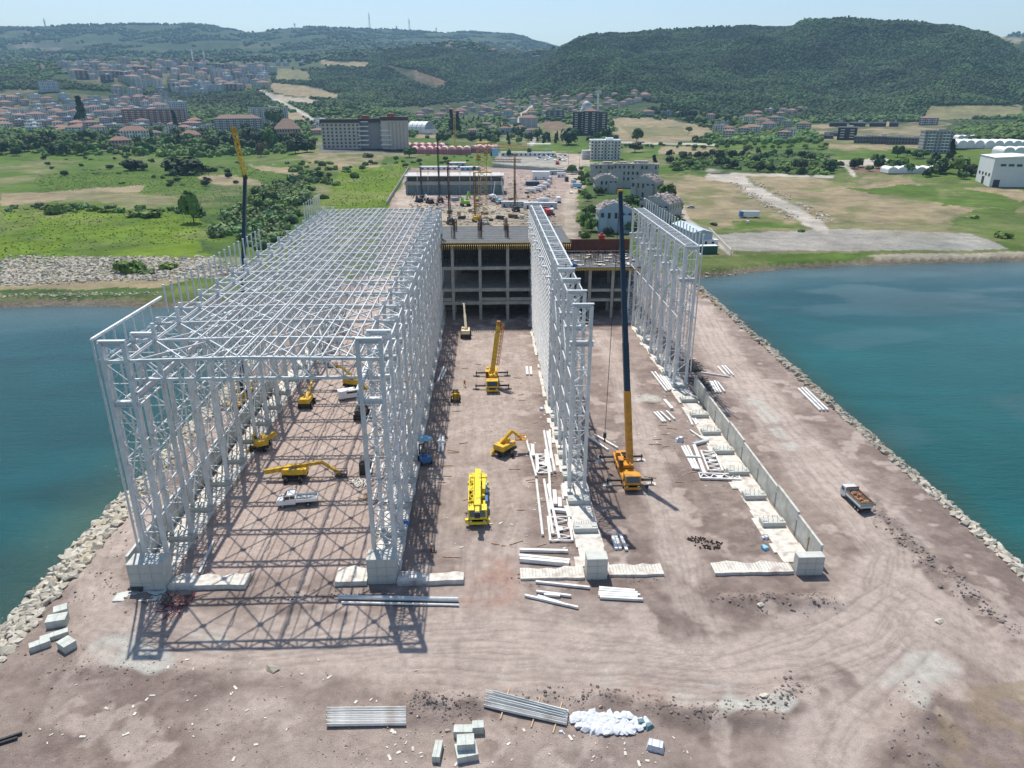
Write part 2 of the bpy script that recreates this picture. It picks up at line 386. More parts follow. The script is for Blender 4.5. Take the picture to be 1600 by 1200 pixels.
# land cover: polygons (or lines) in photo pixels, painted in order: (kind, colour, points, edge wobble px, line half width)
COVER = [
 ('p', 'green', [(60, 250), (330, 240), (430, 265), (330, 300), (80, 295)], 8),
 ('p', 'tan', [(0, 303), (90, 300), (230, 290), (215, 303), (120, 312), (0, 322)], 3),
 ('p', 'dry', [(150, 300), (260, 305), (280, 318), (90, 318)], 4),
 ('p', 'lush', [(0, 330), (330, 325), (420, 350), (350, 408), (0, 410)], 6),
 ('p', 'green2', [(300, 290), (480, 280), (480, 380), (330, 400)], 10),
 ('p', 'tan', [(310, 275), (400, 278), (410, 292), (330, 293)], 4),
 ('p', 'tan', [(385, 259), (470, 262), (475, 272), (400, 266)], 3),
 ('p', 'tan', [(455, 238), (600, 232), (590, 262), (540, 272), (480, 262)], 6),
 ('p', 'lush', [(540, 262), (640, 258), (605, 322), (500, 328), (520, 285)], 4),
 ('p', 'gravel', [(0, 404), (330, 400), (390, 402), (360, 432), (180, 440), (0, 448)], 5),
 ('p', 'tan', [(0, 446), (160, 440), (300, 436), (240, 452), (0, 460)], 3),
 ('p', 'green2', [(0, 455), (240, 450), (290, 440), (260, 466), (0, 466)], 3),
 # site yard
 ('p', 'pdirt', [(640, 262), (905, 262), (912, 300), (908, 420), (590, 420), (600, 326)], 2),
 ('p', 'dirt', [(640, 268), (655, 270), (645, 306), (700, 325), (880, 345), (870, 362), (640, 352), (610, 330)], 3),
 ('p', 'sand', [(675, 325), (830, 322), (835, 358), (675, 358)], 4),
 ('p', 'gravel', [(775, 238), (900, 246), (895, 262), (770, 256)], 3),
 ('p', 'green', [(765, 254), (900, 266), (900, 270), (765, 262)], 1),
 ('p', 'dirt', [(868, 240), (915, 238), (925, 262), (900, 275), (880, 262)], 3),
 ('l', 'dirt', [(895, 270), (893, 310), (888, 370)], 2, 9),
 ('p', 'green', [(908, 262), (925, 262), (1075, 330), (1090, 400), (905, 400)], 3),
 ('p', 'green2', [(915, 290), (1050, 290), (1070, 380), (905, 390)], 3),
 # right side fields
 ('p', 'dry', [(1030, 275), (1600, 270), (1600, 400), (1085, 400), (1040, 300)], 6),
 ('p', 'tan', [(1035, 282), (1130, 272), (1250, 350), (1150, 362), (1060, 330)], 10),
 ('p', 'tan', [(1180, 280), (1420, 280), (1520, 330), (1420, 355), (1280, 350), (1200, 300)], 12),
 ('p', 'green', [(1320, 295), (1480, 283), (1600, 310), (1600, 325), (1400, 312)], 5),
 ('p', 'green', [(1500, 330), (1600, 325), (1600, 398), (1480, 360)], 6),
 ('p', 'tan', [(1500, 293), (1600, 297), (1600, 314), (1540, 300)], 3),
 ('p', 'green', [(1140, 345), (1200, 340), (1250, 358), (1140, 362)], 5),
 ('p', 'gravel', [(1120, 368), (1320, 358), (1520, 365), (1575, 388), (1400, 392), (1140, 392)], 2),
 ('p', 'green', [(1085, 400), (1370, 395), (1300, 412), (1085, 424)], 3),
 ('p', 'sand', [(1360, 398), (1600, 392), (1600, 404), (1380, 408)], 2),
 ('l', 'road', [(1110, 272), (1150, 278), (1180, 300), (1250, 335), (1290, 358)], 3, 9),
 ('l', 'road', [(1115, 273), (1300, 276)], 1, 2),
 ('l', 'road', [(1062, 320), (1075, 345), (1140, 395)], 1, 4),
 ('p', 'road', [(1310, 250), (1390, 248), (1395, 258), (1335, 262)], 2),
 ('p', 'brown', [(1325, 258), (1400, 256), (1395, 272), (1330, 272)], 2),
 ('l', 'road', [(1310, 252), (1335, 274)], 1, 3),
 ('p', 'dgreen', [(1030, 235), (1300, 238), (1315, 275), (1050, 268)], 5),
 ('p', 'green', [(1400, 240), (1600, 235), (1600, 285), (1420, 282)], 5),
 ('p', 'tan', [(1030, 228), (1120, 230), (1120, 240), (1030, 240)], 3),
 # middle distance right
 ('p', 'tan', [(955, 183), (1070, 190), (1120, 208), (1080, 222), (960, 222)], 4),
 ('p', 'dry', [(970, 195), (1060, 200), (1090, 212), (980, 214)], 4),
 ('p', 'tan', [(1255, 193), (1480, 190), (1500, 232), (1300, 235)], 5),
 ('p', 'green2', [(960, 222), (1120, 222), (1120, 229), (960, 229)], 2),
 ('p', 'dgreen', [(1500, 185), (1600, 186), (1600, 206), (1500, 206)], 2),
 ('p', 'dry', [(1450, 165), (1600, 164), (1600, 182), (1500, 186), (1440, 188)], 4),
 ('p', 'dry', [(780, 190), (900, 195), (890, 222), (780, 222)], 5),
 ('p', 'brown', [(850, 190), (880, 190), (880, 204), (850, 204)], 1),
 ('l', 'road', [(800, 208), (815, 180), (830, 165)], 1, 3),
 ('l', 'road', [(845, 210), (830, 225)], 1, 3),
 ('l', 'road', [(960, 222), (1120, 226)], 1, 1.5),
 ('p', 'tan', [(650, 205), (690, 205), (690, 216), (650, 216)], 1),
 # left hills: fields, road
 ('p', 'tan', [(430, 130), (480, 133), (530, 148), (530, 158), (470, 152), (420, 142)], 2),
 ('p', 'sand', [(412, 143), (460, 152), (520, 158), (480, 165), (430, 158)], 2),
 ('p', 'dry', [(430, 108), (480, 110), (490, 128), (430, 125)], 3),
 ('p', 'tan', [(500, 95), (580, 96), (570, 106), (510, 102)], 2),
 ('p', 'tan', [(380, 165), (470, 178), (480, 192), (400, 185)], 3),
 ('l', 'road', [(400, 122), (415, 128), (405, 140), (440, 160), (475, 178), (500, 195), (520, 200)], .4, 2.8),
 ('p', 'quarry', [(0, 60), (60, 50), (130, 100), (60, 112), (0, 112)], 14),
 ('p', 'far', [(0, 60), (60, 80), (110, 60), (140, 100), (0, 85)], 14),
 ('p', 'brown', [(600, 100), (650, 110), (700, 128), (680, 140), (640, 125)], 8),
 ('p', 'tan', [(1550, 55), (1600, 58), (1600, 68), (1570, 66)], 2),
 ('p', 'town', [(0, 140), (120, 140), (260, 150), (300, 200), (0, 205)], 5),
 ('p', 'town', [(95, 98), (430, 100), (420, 135), (300, 150), (120, 132)], 5),
 ('p', 'dgreen', [(0, 118), (110, 128), (240, 132), (330, 145), (200, 150), (0, 140)], 4),
 ('p', 'dgreen', [(220, 150), (400, 140), (440, 170), (350, 182), (290, 178)], 5),
 ('p', 'asphalt', [(500, 228), (700, 236), (770, 234), (770, 240), (500, 238)], 1),
]
FOREST = [  # pixel polygons whose ground carries forest instances
 [(860, 60), (1320, 30), (1500, 40), (1560, 60), (1610, 95), (1610, 162), (1500, 172), (1440, 190), (1250, 188), (1130, 182), (1040, 160), (860, 148), (740, 160), (820, 110)],
 [(520, 90), (640, 72), (715, 62), (800, 72), (860, 90), (780, 150), (660, 165), (540, 168), (440, 168), (500, 150)],
 [(420, 112), (600, 104), (520, 140), (430, 130)],
 [(0, 118), (110, 130), (240, 134), (330, 147), (200, 150), (100, 142), (0, 140)],
 [(220, 150), (400, 142), (440, 170), (350, 182), (290, 178)],
]
def landcolor(x, y, z):
    u, v = PX(x, y, z)
    r = np.hypot(x, y)
    col = np.zeros(x.shape + (3,))
    nz = fbm(x, y, 60, 4, 21)
    nb = fbm(x, y, 14, 3, 22)
    g = np.array(C['green']); d = np.array(C['dry']); f = np.array(C['far']); fo = np.array(C['dgreen'])
    t = (sstep(0.54, 0.70, nz) * .8)[..., None]
    col[:] = g * (1 - t) + d * t
    k = sstep(900, 1500, r)[..., None]
    n2 = fbm(x, y, 380, 4, 31); t2 = sstep(0.53, 0.62, n2)[..., None] * 0.45
    far = f * (1 - t2) + np.array(C['dry']) * t2
    col = col * (1 - k) + (fo * 0.5 + far * 0.5) * k
    fm = np.zeros(x.shape, bool)
    for p in FOREST: fm |= inpoly(u, v, p)
    fm &= r > 1250
    fm = fm.astype(float)[..., None] * 0.85
    col = col * (1 - fm) + np.array(C['forest']) * fm
    wa = (fbm(x, y, 18 + r * 0.02, 5, 41) - 0.5) * 8.0 + (fbm(x, y, 4 + r * .006, 2, 45) - .5) * 3; wb = (fbm(x, y, 18 + r * 0.02, 5, 43) - 0.5) * 3.4 + (fbm(x, y, 4 + r * .006, 2, 46) - .5) * 1.2
    soft = 0.35 + 0.65 * sstep(0.38, 0.55, fbm(x, y, 10 + r * 0.012, 3, 51))
    for e in COVER:
        w = e[3]
        uu = u + wa * w; vv = v + wb * w
        if e[0] == 'p': m = inpoly(uu, vv, e[2]).astype(float)
        else: m = 1 - sstep(e[4] * 0.75, e[4] * 1.15, distline(uu, vv, e[2]))
        if w >= 5: m = m * soft
        m = m[..., None]
        col = col * (1 - m) + np.array(C[e[1]]) * m
    # wet dark strip at the waterline
    wl = ((z < -0.9).astype(float))[..., None]
    col = col * (1 - wl) + np.array((0.20, 0.17, 0.13)) * wl
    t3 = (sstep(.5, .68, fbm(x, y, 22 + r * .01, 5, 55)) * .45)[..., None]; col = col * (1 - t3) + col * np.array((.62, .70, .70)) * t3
    t3 = (sstep(.56, .68, fbm(x, y, 30 + r * .01, 5, 57)) * .2)[..., None]; col = col * (1 - t3) + np.array(C['tan']) * t3 * (r < 1300)[..., None] + col * t3 * (r >= 1300)[..., None]
    col *= (0.72 + 0.56 * nb)[..., None]
    return col

def grid_mesh(name, X, Y, Z, colr=None, smooth=True):
    n, m = X.shape
    me = bpy.data.meshes.new(name)
    co = np.stack([X, Y, Z], -1).reshape(-1, 3).astype(np.float32)
    idx = np.arange(n * m).reshape(n, m)
    q = np.stack([idx[:-1, :-1], idx[1:, :-1], idx[1:, 1:], idx[:-1, 1:]], -1).reshape(-1, 4)
    me.vertices.add(len(co)); me.vertices.foreach_set('co', co.ravel())
    me.loops.add(q.size); me.loops.foreach_set('vertex_index', q.ravel().astype(np.int32))
    me.polygons.add(len(q)); me.polygons.foreach_set('loop_start', np.arange(0, q.size, 4, dtype=np.int32))
    me.polygons.foreach_set('loop_total', np.full(len(q), 4, dtype=np.int32))
    me.update(calc_edges=True)
    if smooth: me.polygons.foreach_set('use_smooth', np.ones(len(q), bool))
    if colr is not None:
        a = me.color_attributes.new('cover', 'FLOAT_COLOR', 'POINT')
        c4 = np.concatenate([colr.reshape(-1, 3), np.ones((n * m, 1))], 1).astype(np.float32)
        a.data.foreach_set('color', c4.ravel())
    return me
def cover_mat(name, sc1, sc2, bump, amp, bd=0.3, speck=None):
    m = bpy.data.materials.new(name); m.use_nodes = True; nt = m.node_tree; N = nt.nodes; L = nt.links
    p = N['Principled BSDF']; p.inputs['Roughness'].default_value = 0.95; p.inputs['Specular IOR Level'].default_value = 0.15
    at = N.new('ShaderNodeVertexColor'); at.layer_name = 'cover'
    tc = N.new('ShaderNodeTexCoord')
    val = None
    for sc, am in ((sc1, amp), (sc2, amp * 0.8)):
        n = N.new('ShaderNodeTexNoise'); n.inputs['Scale'].default_value = sc; n.inputs['Detail'].default_value = 9; n.inputs['Roughness'].default_value = 0.7
        L.new(tc.outputs['Object'], n.inputs['Vector'])
        mr = N.new('ShaderNodeMapRange'); mr.inputs['From Min'].default_value = 0.3; mr.inputs['From Max'].default_value = 0.7
        mr.inputs['To Min'].default_value = 1 - am; mr.inputs['To Max'].default_value = 1 + am
        L.new(n.outputs[0], mr.inputs['Value'])
        if val is None: val = mr.outputs[0]
        else:
            mu = N.new('ShaderNodeMath'); mu.operation = 'MULTIPLY'; L.new(val, mu.inputs[0]); L.new(mr.outputs[0], mu.inputs[1]); val = mu.outputs[0]
        last = n
    if speck:
        vo = N.new('ShaderNodeTexVoronoi'); vo.inputs['Scale'].default_value = speck
        L.new(tc.outputs['Object'], vo.inputs['Vector'])
        gt = N.new('ShaderNodeMapRange'); gt.inputs['From Min'].default_value = 0.10; gt.inputs['From Max'].default_value = 0.16
        gt.inputs['To Min'].default_value = 1.5; gt.inputs['To Max'].default_value = 1.0
        L.new(vo.outputs['Distance'], gt.inputs['Value'])
        nn = N.new('ShaderNodeTexNoise'); nn.inputs['Scale'].default_value = 0.22; nn.inputs['Detail'].default_value = 3
        L.new(tc.outputs['Object'], nn.inputs['Vector'])
        g2 = N.new('ShaderNodeMapRange'); g2.inputs['From Min'].default_value = 0.45; g2.inputs['From Max'].default_value = 0.62
        L.new(nn.outputs[0], g2.inputs['Value'])
        lx = N.new('ShaderNodeMix'); lx.data_type = 'FLOAT'; lx.inputs[2].default_value = 1.0
        L.new(g2.outputs[0], lx.inputs[0]); L.new(gt.outputs[0], lx.inputs[3])
        mu = N.new('ShaderNodeMath'); mu.operation = 'MULTIPLY'; L.new(val, mu.inputs[0]); L.new(lx.outputs[0], mu.inputs[1]); val = mu.outputs[0]
    mx = N.new('ShaderNodeVectorMath'); mx.operation = 'SCALE'
    L.new(at.outputs['Color'], mx.inputs[0]); L.new(val, mx.inputs['Scale']); L.new(mx.outputs[0], p.inputs['Base Color'])
    b = N.new('ShaderNodeBump'); b.inputs['Strength'].default_value = bump; b.inputs['Distance'].default_value = bd * 1.6
    L.new(last.outputs[0], b.inputs['Height']); L.new(b.outputs[0], p.inputs['Normal'])
    return m

# land sheet: fan of vertices, rows closer together near the camera
nu, nr = 1000, 540
uu = np.linspace(-760, 2360, nu); rr = np.exp(np.linspace(math.log(222), math.log(9600), nr))
ca, sa = math.cos(YAW), math.sin(YAW)
ax = (uu - 800) * math.cos(PITCH) / FPX
dx = ax * ca + sa; dy = -ax * sa + ca; ln = np.hypot(dx, dy); dx /= ln; dy /= ln
X = np.outer(dx, rr); Y = np.outer(dy, rr); Z = H(X, Y)
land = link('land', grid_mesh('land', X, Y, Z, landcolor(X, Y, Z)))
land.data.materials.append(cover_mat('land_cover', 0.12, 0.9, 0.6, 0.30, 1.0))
tag(land, kind='structure')

# ------------------------------------------------------------------ pier platform
dust = np.array((0.50, 0.415, 0.365)); dark = np.array((0.222, 0.170, 0.148)); mid = np.array((0.315, 0.249, 0.216)); cem = np.array((0.52, 0.50, 0.45)); reds = np.array((0.40, 0.25, 0.20))
def wp(pts): return [tuple(G(u, v)[:2]) for u, v in pts]
TR = [ # light dusty tracks: (pixel line, half width m, strength)
 ([(215, 790), (165, 850), (145, 910), (160, 975), (230, 1000)], 3.6, .9),
 ([(160, 985), (110, 1060), (95, 1110)], 1.2, .5),
 ([(230, 985), (420, 1020), (640, 1000), (800, 990), (1000, 1010), (1150, 1020), (1290, 985), (1390, 920), (1400, 860), (1360, 800), (1290, 730), (1200, 640), (1120, 540), (1090, 480)], 4.2, 1),
 ([(640, 1040), (900, 1050), (1100, 1060), (1250, 1060), (1380, 1010), (1420, 950)], 4.5, 1),
 ([(1400, 960), (1440, 1010), (1380, 1060), (1330, 1110), (1290, 1200)], 3.2, .95),
 ([(1410, 930), (1500, 985), (1600, 1060), (1700, 1130)], 3.4, .9),
 ([(1100, 1010), (1085, 940), (1070, 880), (1045, 800), (1020, 720), (990, 640), (960, 560), (940, 520)], 2.6, .85),
 ([(960, 960), (780, 950), (700, 960)], 3.0, .6),
 ([(760, 960), (765, 850), (790, 800), (775, 700), (760, 600), (750, 520)], 4.2, .7),
 ([(700, 850), (715, 760), (720, 640), (730, 530)], 2.2, .6),
 ([(820, 640), (800, 560), (800, 520)], 3, .6),
 ([(1180, 640), (1215, 690), (1290, 780), (1370, 860)], 2.6, .8),
 ([(330, 1130), (420, 1090), (560, 1150)], 2.4, .45),
 ([(400, 1200), (560, 1180), (700, 1200)], 4, .45),
 ([(1000, 1190), (860, 1190)], 4, .35),
]
DK = [([(1500, 870), (1600, 960)], 4, .7), ([(1190, 960), (1050, 960), (1200, 900)], 3.5, .8), ([(1300, 1060), (1230, 1110), (1100, 1130), (880, 1090)], 1.8, .85),
      ([(1440, 1090), (1420, 1200)], 2.6, .9), ([(660, 1100), (730, 1110)], 2.2, .8), ([(1360, 780), (1450, 890), (1600, 1010)], 1.6, .8), ([(60, 1040), (300, 1080)], 3, .4),
      ([(1120, 780), (1180, 880)], 3.5, .6), ([(950, 830), (1040, 900)], 2.5, .5), ([(1140, 870), (1260, 860)], 1.5, .6)]
CE = [([(170, 1010), (240, 1030)], 1.9, 1.3), ([(1140, 1098), (1215, 1098)], 1.6, 1.2), ([(985, 618), (1010, 622)], 2.2, .9), ([(1180, 625), (1205, 660), (1240, 700)], 1.7, .8), ([(1450, 1030), (1400, 1080)], 2.6, .8), ([(760, 1070), (1150, 1085)], 1.8, .45),
      ([(775, 505), (820, 500)], 2, .6), ([(850, 560), (880, 640), (890, 720), (905, 800)], 1.0, .9), ([(1040, 585), (1080, 640), (1160, 740)], 0.8, .5), ([(240, 980), (330, 1000)], 1.6, .5)]
RD = [([(770, 890), (765, 930)], 2.6, .9), ([(980, 1080), (1030, 1085)], 1.8, .7)]
px0, px1, py0, py1 = -58.0, 73.4, 36.0, 262.0
gx = np.linspace(px0, px1, 440); gy = np.concatenate([np.linspace(py0, 130, 400), np.linspace(130.4, py1, 330)])
PXg, PYg = np.meshgrid(gx, gy, indexing='ij')
MOUNDS = []   # (x, y, rx, ry, h)
for (u, v, a, b, h) in [(690, 1105, 3.4, 2.0, .75), (660, 1095, 2, 1.4, .5), (1100, 1118, 4, 1.2, .6), (1180, 1128, 3.5, 1.2, .7), (1010, 1105, 3, 1.1, .45), (950, 1090, 3, 1.0, .4),
                        (1230, 1090, 2.2, 1.6, .6), (1160, 940, 5, 1.5, .5), (1240, 938, 4.5, 1.6, .65), (1285, 945, 3, 1.2, .5), (770, 900, 3.2, 2.2, .45), (1440, 1120, 2.6, 3.2, .8), (1425, 1180, 2.6, 3, .7),
                        (220, 935, 2.8, 2, .5), (300, 1055, 2, 1.2, .35), (1100, 850, 2, 1, .35), (840, 1075, 3, 1.2, .3), (450, 950, 4, .8, .3), (1060, 930, 3, 1, .3)]:
    p = G(u, v); MOUNDS.append((p.x, p.y, a, b, h))
for k in range(16):
    t = k / 15; p = G(1345 + 275 * t, 778 + 250 * t); MOUNDS.append((p.x + random.uniform(-.6, .6), p.y, 1.8, 1.6, random.uniform(.25, .5)))
def pierz(x, y, fine=True):
    x = np.asarray(x, float); y = np.asarray(y, float)
    z = 0.22 * (fbm(x, y, 9, 4, 61) - 0.5)
    mn = 0.6 + 1.2 * (fbm(x, y, 1.3, 3, 62) - .2)
    for mx_, my_, a, b, h in MOUNDS:
        d2 = ((x - mx_) / a) ** 2 + ((y - my_) / b) ** 2
        if np.ndim(d2) == 0 and d2 > 9: continue
        z = z + h * np.exp(-d2) * mn
    hall = sstep(-49, -45, x) * (1 - sstep(44, 46, x)) * sstep(83, 86, y)
    z = z * (1 - 0.75 * hall)
    # hollow round the footings in front of the plinths
    z = z - 0.0
    return z + 0.03
PZg = pierz(PXg, PYg)
rutn = (fbm(PXg, PYg, 2.0, 4, 71) - .5)
W1 = fbm(PXg, PYg, 7, 4, 72) - .5; W2 = fbm(PXg, PYg, 7, 4, 73) - .5
def field(items, wob=2.2):
    r = np.zeros(PXg.shape)
    w1 = W1 * wob * 2; w2 = W2 * wob * 2
    for pts, hw, s in items:
        d = distline(PXg + w1, PYg + w2, wp(pts))
        r = np.maximum(r, s * (1 - sstep(hw * .6, hw * 1.55, d)))
    return r
f_tr, f_dk, f_ce, f_rd = field(TR), field(DK), field(CE, 1.4), field(RD)
# wheel ruts: thin darker/lighter lines that run parallel to the tracks
rut = np.zeros(PXg.shape)
W3 = (fbm(PXg, PYg, 16, 3, 75) - .5) * 7; W4 = 16 * fbm(PXg, PYg, 9, 3, 77); W5 = sstep(.47, .62, fbm(PXg, PYg, 7, 4, 78))
for pts, hw, s in TR[:9]:
    d = distline(PXg + W3, PYg + W3, wp(pts))
    rut = np.maximum(rut, s * (np.sin(d * 4.4 + W4) * .5 + .5) ** 4 * (1 - sstep(hw, hw * 1.7, d)) * W5)
rt2 = np.zeros(PXg.shape); rq = random.Random(9)
for pts, hw, s in TR[:12]:
    for k in range(9):
        off = rq.uniform(-hw * .8, hw * .8); ph = rq.uniform(0, 50)
        w_ = wp(pts); d_ = distline(PXg + W1 * 1.7, PYg + W2 * 1.7, [(a + off, b + off * .6) for a, b in w_])
        g_ = np.exp(-((d_ - .95) / .14) ** 2)
        rt2 = np.maximum(rt2, s * g_ * sstep(.42, .58, fbm(PXg, PYg, 8, 3, 140 + k)))
n1 = fbm(PXg, PYg, 16, 5, 81); n2 = fbm(PXg, PYg, 3.0, 4, 82)
t = sstep(.38, .66, n1 * .6 + .4 * fbm(PXg, PYg, 2.2, 5, 83))[..., None]
cg = dark * (1 - t) + mid * t
hallin = (sstep(-46.5, -40.5, PXg + 5 * W1) * (1 - sstep(-20, -12, PXg + 8 * W2)) * sstep(82, 84, PYg))[..., None]
cg = cg * (1 - hallin) + (mid * 1.42) * hallin
dull = (f_tr * (0.72 + 0.85 * (n2 - .35)))[..., None].clip(0, 1)
cg = cg * (1 - dull) + dust * dull
k = (f_dk * sstep(.35, .6, n2))[..., None]; cg = cg * (1 - k) + dark * .85 * k
k = (f_rd * .8 * sstep(.3, .6, n2))[..., None]; cg = cg * (1 - k) + reds * k
k = (np.clip(f_ce, 0, 1) * sstep(.36, .55, n2 + (f_ce - .6) * .35))[..., None]; cg = cg * (1 - k) + cem * k
# spilled pale patches and dark damp patches
k = (sstep(.64, .72, fbm(PXg, PYg, 4, 4, 91)) * .6)[..., None]; cg = cg * (1 - k) + dust * 1.05 * k
pale_r = (sstep(.5, .62, fbm(PXg * .6, PYg, 1.6, 4, 95)) * .18)[..., None]; cg = cg * (1 - pale_r) + dust * pale_r
cg = cg * (1 - 0.05 * rut - 0.20 * rt2)[..., None] * (0.90 + 0.20 * fbm(PXg, PYg, .8, 3, 93))[..., None]
# dry weeds, bottom right corner
wd = inpoly(*PX(PXg, PYg, PZg), [(1470, 1080), (1620, 1060), (1700, 1240), (1450, 1240)]).astype(float) * sstep(.4, .55, n2)
cg = cg * (1 - .55 * wd[..., None]) + np.array((0.30, 0.235, 0.15)) * .55 * wd[..., None]
edge = np.maximum(1 - sstep(0, 2.2, PXg - px0), 1 - sstep(0, 2.0, px1 - PXg))
PZg = PZg - edge * 0.35
PZg[0, :] = -5; PZg[-1, :] = -5; PZg = PZg - 0.03 * rut - .05 * rt2
grnd = link('ground', grid_mesh('ground', PXg, PYg, PZg, cg))
grnd.data.materials.append(cover_mat('site_ground', 0.9, 9.0, 1.0, 0.19, 0.15, speck=2.2))
tag(grnd, kind='structure')
# body of the pier under the sheet and down to the sea bed
b = MB(); b.box(((px0 + px1) / 2, 148, -3.2), (px1 - px0 - 0.4, 224, 5.2)); o = b.build('pier_fill', rockd); tag(o, kind='structure')

# ------------------------------------------------------------------ sea
m = bpy.data.materials.new('sea_water'); m.use_nodes = True; nt = m.node_tree; N = nt.nodes; L = nt.links
p = N['Principled BSDF']; p.inputs['Roughness'].default_value = 0.14; p.inputs['IOR'].default_value = 1.33; p.inputs['Specular IOR Level'].default_value = 0.36
at = N.new('ShaderNodeVertexColor'); at.layer_name = 'cover'
tc = N.new('ShaderNodeTexCoord')
mp = N.new('ShaderNodeMapping'); mp.inputs['Scale'].default_value = (0.012, 0.03, 1); mp.inputs['Rotation'].default_value = (0, 0, 0.5)
L.new(tc.outputs['Object'], mp.inputs['Vector'])
n = N.new('ShaderNodeTexNoise'); n.inputs['Scale'].default_value = 1; n.inputs['Detail'].default_value = 6; n.inputs['Distortion'].default_value = 1.2
L.new(mp.outputs[0], n.inputs['Vector'])
mr = N.new('ShaderNodeMapRange'); mr.inputs['From Min'].default_value = .3; mr.inputs['From Max'].default_value = .7; mr.inputs['To Min'].default_value = .78; mr.inputs['To Max'].default_value = 1.3
L.new(n.outputs[0], mr.inputs['Value'])
mx = N.new('ShaderNodeVectorMath'); mx.operation = 'SCALE'; L.new(at.outputs['Color'], mx.inputs[0]); L.new(mr.outputs[0], mx.inputs['Scale']); L.new(mx.outputs[0], p.inputs['Base Color'])
mp2 = N.new('ShaderNodeMapping'); mp2.inputs['Scale'].default_value = (0.25, 0.8, 1); mp2.inputs['Rotation'].default_value = (0, 0, 0.35)
L.new(tc.outputs['Object'], mp2.inputs['Vector'])
nw = N.new('ShaderNodeTexNoise'); nw.inputs['Scale'].default_value = 1.0; nw.inputs['Detail'].default_value = 7; nw.inputs['Roughness'].default_value = .62
L.new(mp2.outputs[0], nw.inputs['Vector'])
bp = N.new('ShaderNodeBump'); bp.inputs['Strength'].default_value = 0.6; bp.inputs['Distance'].default_value = 0.5
L.new(nw.outputs[0], bp.inputs['Height']); L.new(bp.outputs[0], p.inputs['Normal'])
sx = np.concatenate([[-30000, -8000, -2000], np.linspace(-420, 460, 330), [2000, 8000, 30000]]); sy = np.concatenate([[-30000, -3000, -500], np.linspace(20, 330, 200), [900, 2500, 4000]])
SX, SY = np.meshgrid(sx, sy, indexing='ij')
deep = np.array((0.004, 0.056, 0.060)); teal = np.array((0.007, 0.082, 0.080)); shal = np.array((0.040, 0.085, 0.055)); blu = np.array((0.005, 0.052, 0.066)); pale = np.array((0.070, 0.120, 0.13))
sc = np.zeros(SX.shape + (3,)) + deep
k = sstep(.42, .6, fbm(SX, SY, 120, 4, 101))[..., None]; sc = sc * (1 - k) + teal * k
k = (sstep(150, 240, SY) * .8)[..., None]; sc = sc * (1 - k) + blu * k
# sand and weed showing close to the rocks
dl = np.maximum(0, -61 - SX); k = ((1 - sstep(0, 16, dl + 8 * (fbm(SX, SY, 8, 4, 103) - .5))) * (SX < 0))[..., None] * .75
sc = sc * (1 - k) + shal * .75 * k
dr = np.maximum(0, SX - 77); k = ((1 - sstep(0, 6, dr + 3 * (fbm(SX, SY, 8, 4, 103) - .5))) * (SX > 0))[..., None] * .6
sc = sc * (1 - k) + shal * .6 * k
dc = coast(SX) - SY; k = (1 - sstep(2, 34, dc + 22 * (fbm(SX, SY, 40, 4, 104) - .5)))[..., None]; sc = sc * (1 - k * .8) + pale * k * .8
# silt streaks drifting in the bay
k = (sstep(.60, .72, fbm(SX * .35, SY, 14, 4, 106)) * sstep(185, 240, SY) * .55 + sstep(.66, .74, fbm(SX * .5 + SY * .5, SY - SX * .5, 26, 4, 107)) * .22)[..., None]; sc = sc * (1 - k) + pale * k
sea = link('water', grid_mesh('water', SX, SY, np.full(SX.shape, -2.4), sc)); sea.data.materials.append(m); tag(sea, kind='structure')
# ------------------------------------------------------------------ steel halls
XA, XB, XC, XD = -45.0, -14.4, 14.2, 42.6            # centre of each column line
TOPZ = 31.6
def chord_mesh(h, w=0.52):
    b = MB(); b.box((0, 0, h / 2), (w, w * 1.1, h)); b.box((0, 0, 0.05), (w + .4, w + .5, 0.1)); return b.mesh('chord')
def lacing(h, hw=1.4, panel=2.6, kind='N'):
    b = MB(); n = max(1, round(h / panel)); p = h / n
    for y in (0,):
        for k in range(n):
            z0, z1 = k * p, (k + 1) * p
            b.bar((-hw, y, z1), (hw, y, z1), .11)
            if kind == 'X':
                b.bar((-hw, y, z0), (hw, y, z1), .10); b.bar((hw, y + .06, z0), (-hw, y + .06, z1), .10)
            elif k % 2: b.bar((-hw, y, z0), (hw, y, z1), .16)
            else: b.bar((hw, y, z0), (-hw, y, z1), .16)
    return b.mesh('lattice_column')
LM = {}
def recalc(me):
    import bmesh
    bm = bmesh.new(); bm.from_mesh(me); bmesh.ops.recalc_face_normals(bm, faces=bm.faces[:]); bm.to_mesh(me); bm.free(); return me
def lattice_column(parent, x, y, h, kind='N', base=1.1, hw=1.4, mat=steel):
    key = (round(h, 1), kind, hw)
    if key not in LM:
        a = recalc(lacing(h - base, hw, 2.6, kind)); a.materials.append(mat)
        c = recalc(chord_mesh(h - base)); c.materials.append(mat); LM[key] = (a, c)
    a, c = LM[key]
    o = link('lattice_column', a, parent, (x, y, base))
    for s in (-1, 1): link('chord', c, o, (s * hw, 0, 0))
    return o
ME = {}
def part(name, key, fn, parent, mat, loc=(0, 0, 0), rz=0):
    if key not in ME:
        b = MB(); fn(b); me = recalc(b.mesh(name)); me.materials.append(mat); ME[key] = me
    return link(name, ME[key], parent, loc, rz)
def bracket(parent, x, y, z):
    def f(b):
        b.box((0, 0, .35), (3.7, .7, .14)); b.box((0, 0, 0), (3.5, .12, .6)); b.box((0, 0, -.33), (3.7, .6, .1))
        for s in (-1.6, 0, 1.6): b.box((s, 0, 0), (.1, .6, .6))
    return part('crane_bracket', 'bracket', f, parent, steel, (x, y, z))
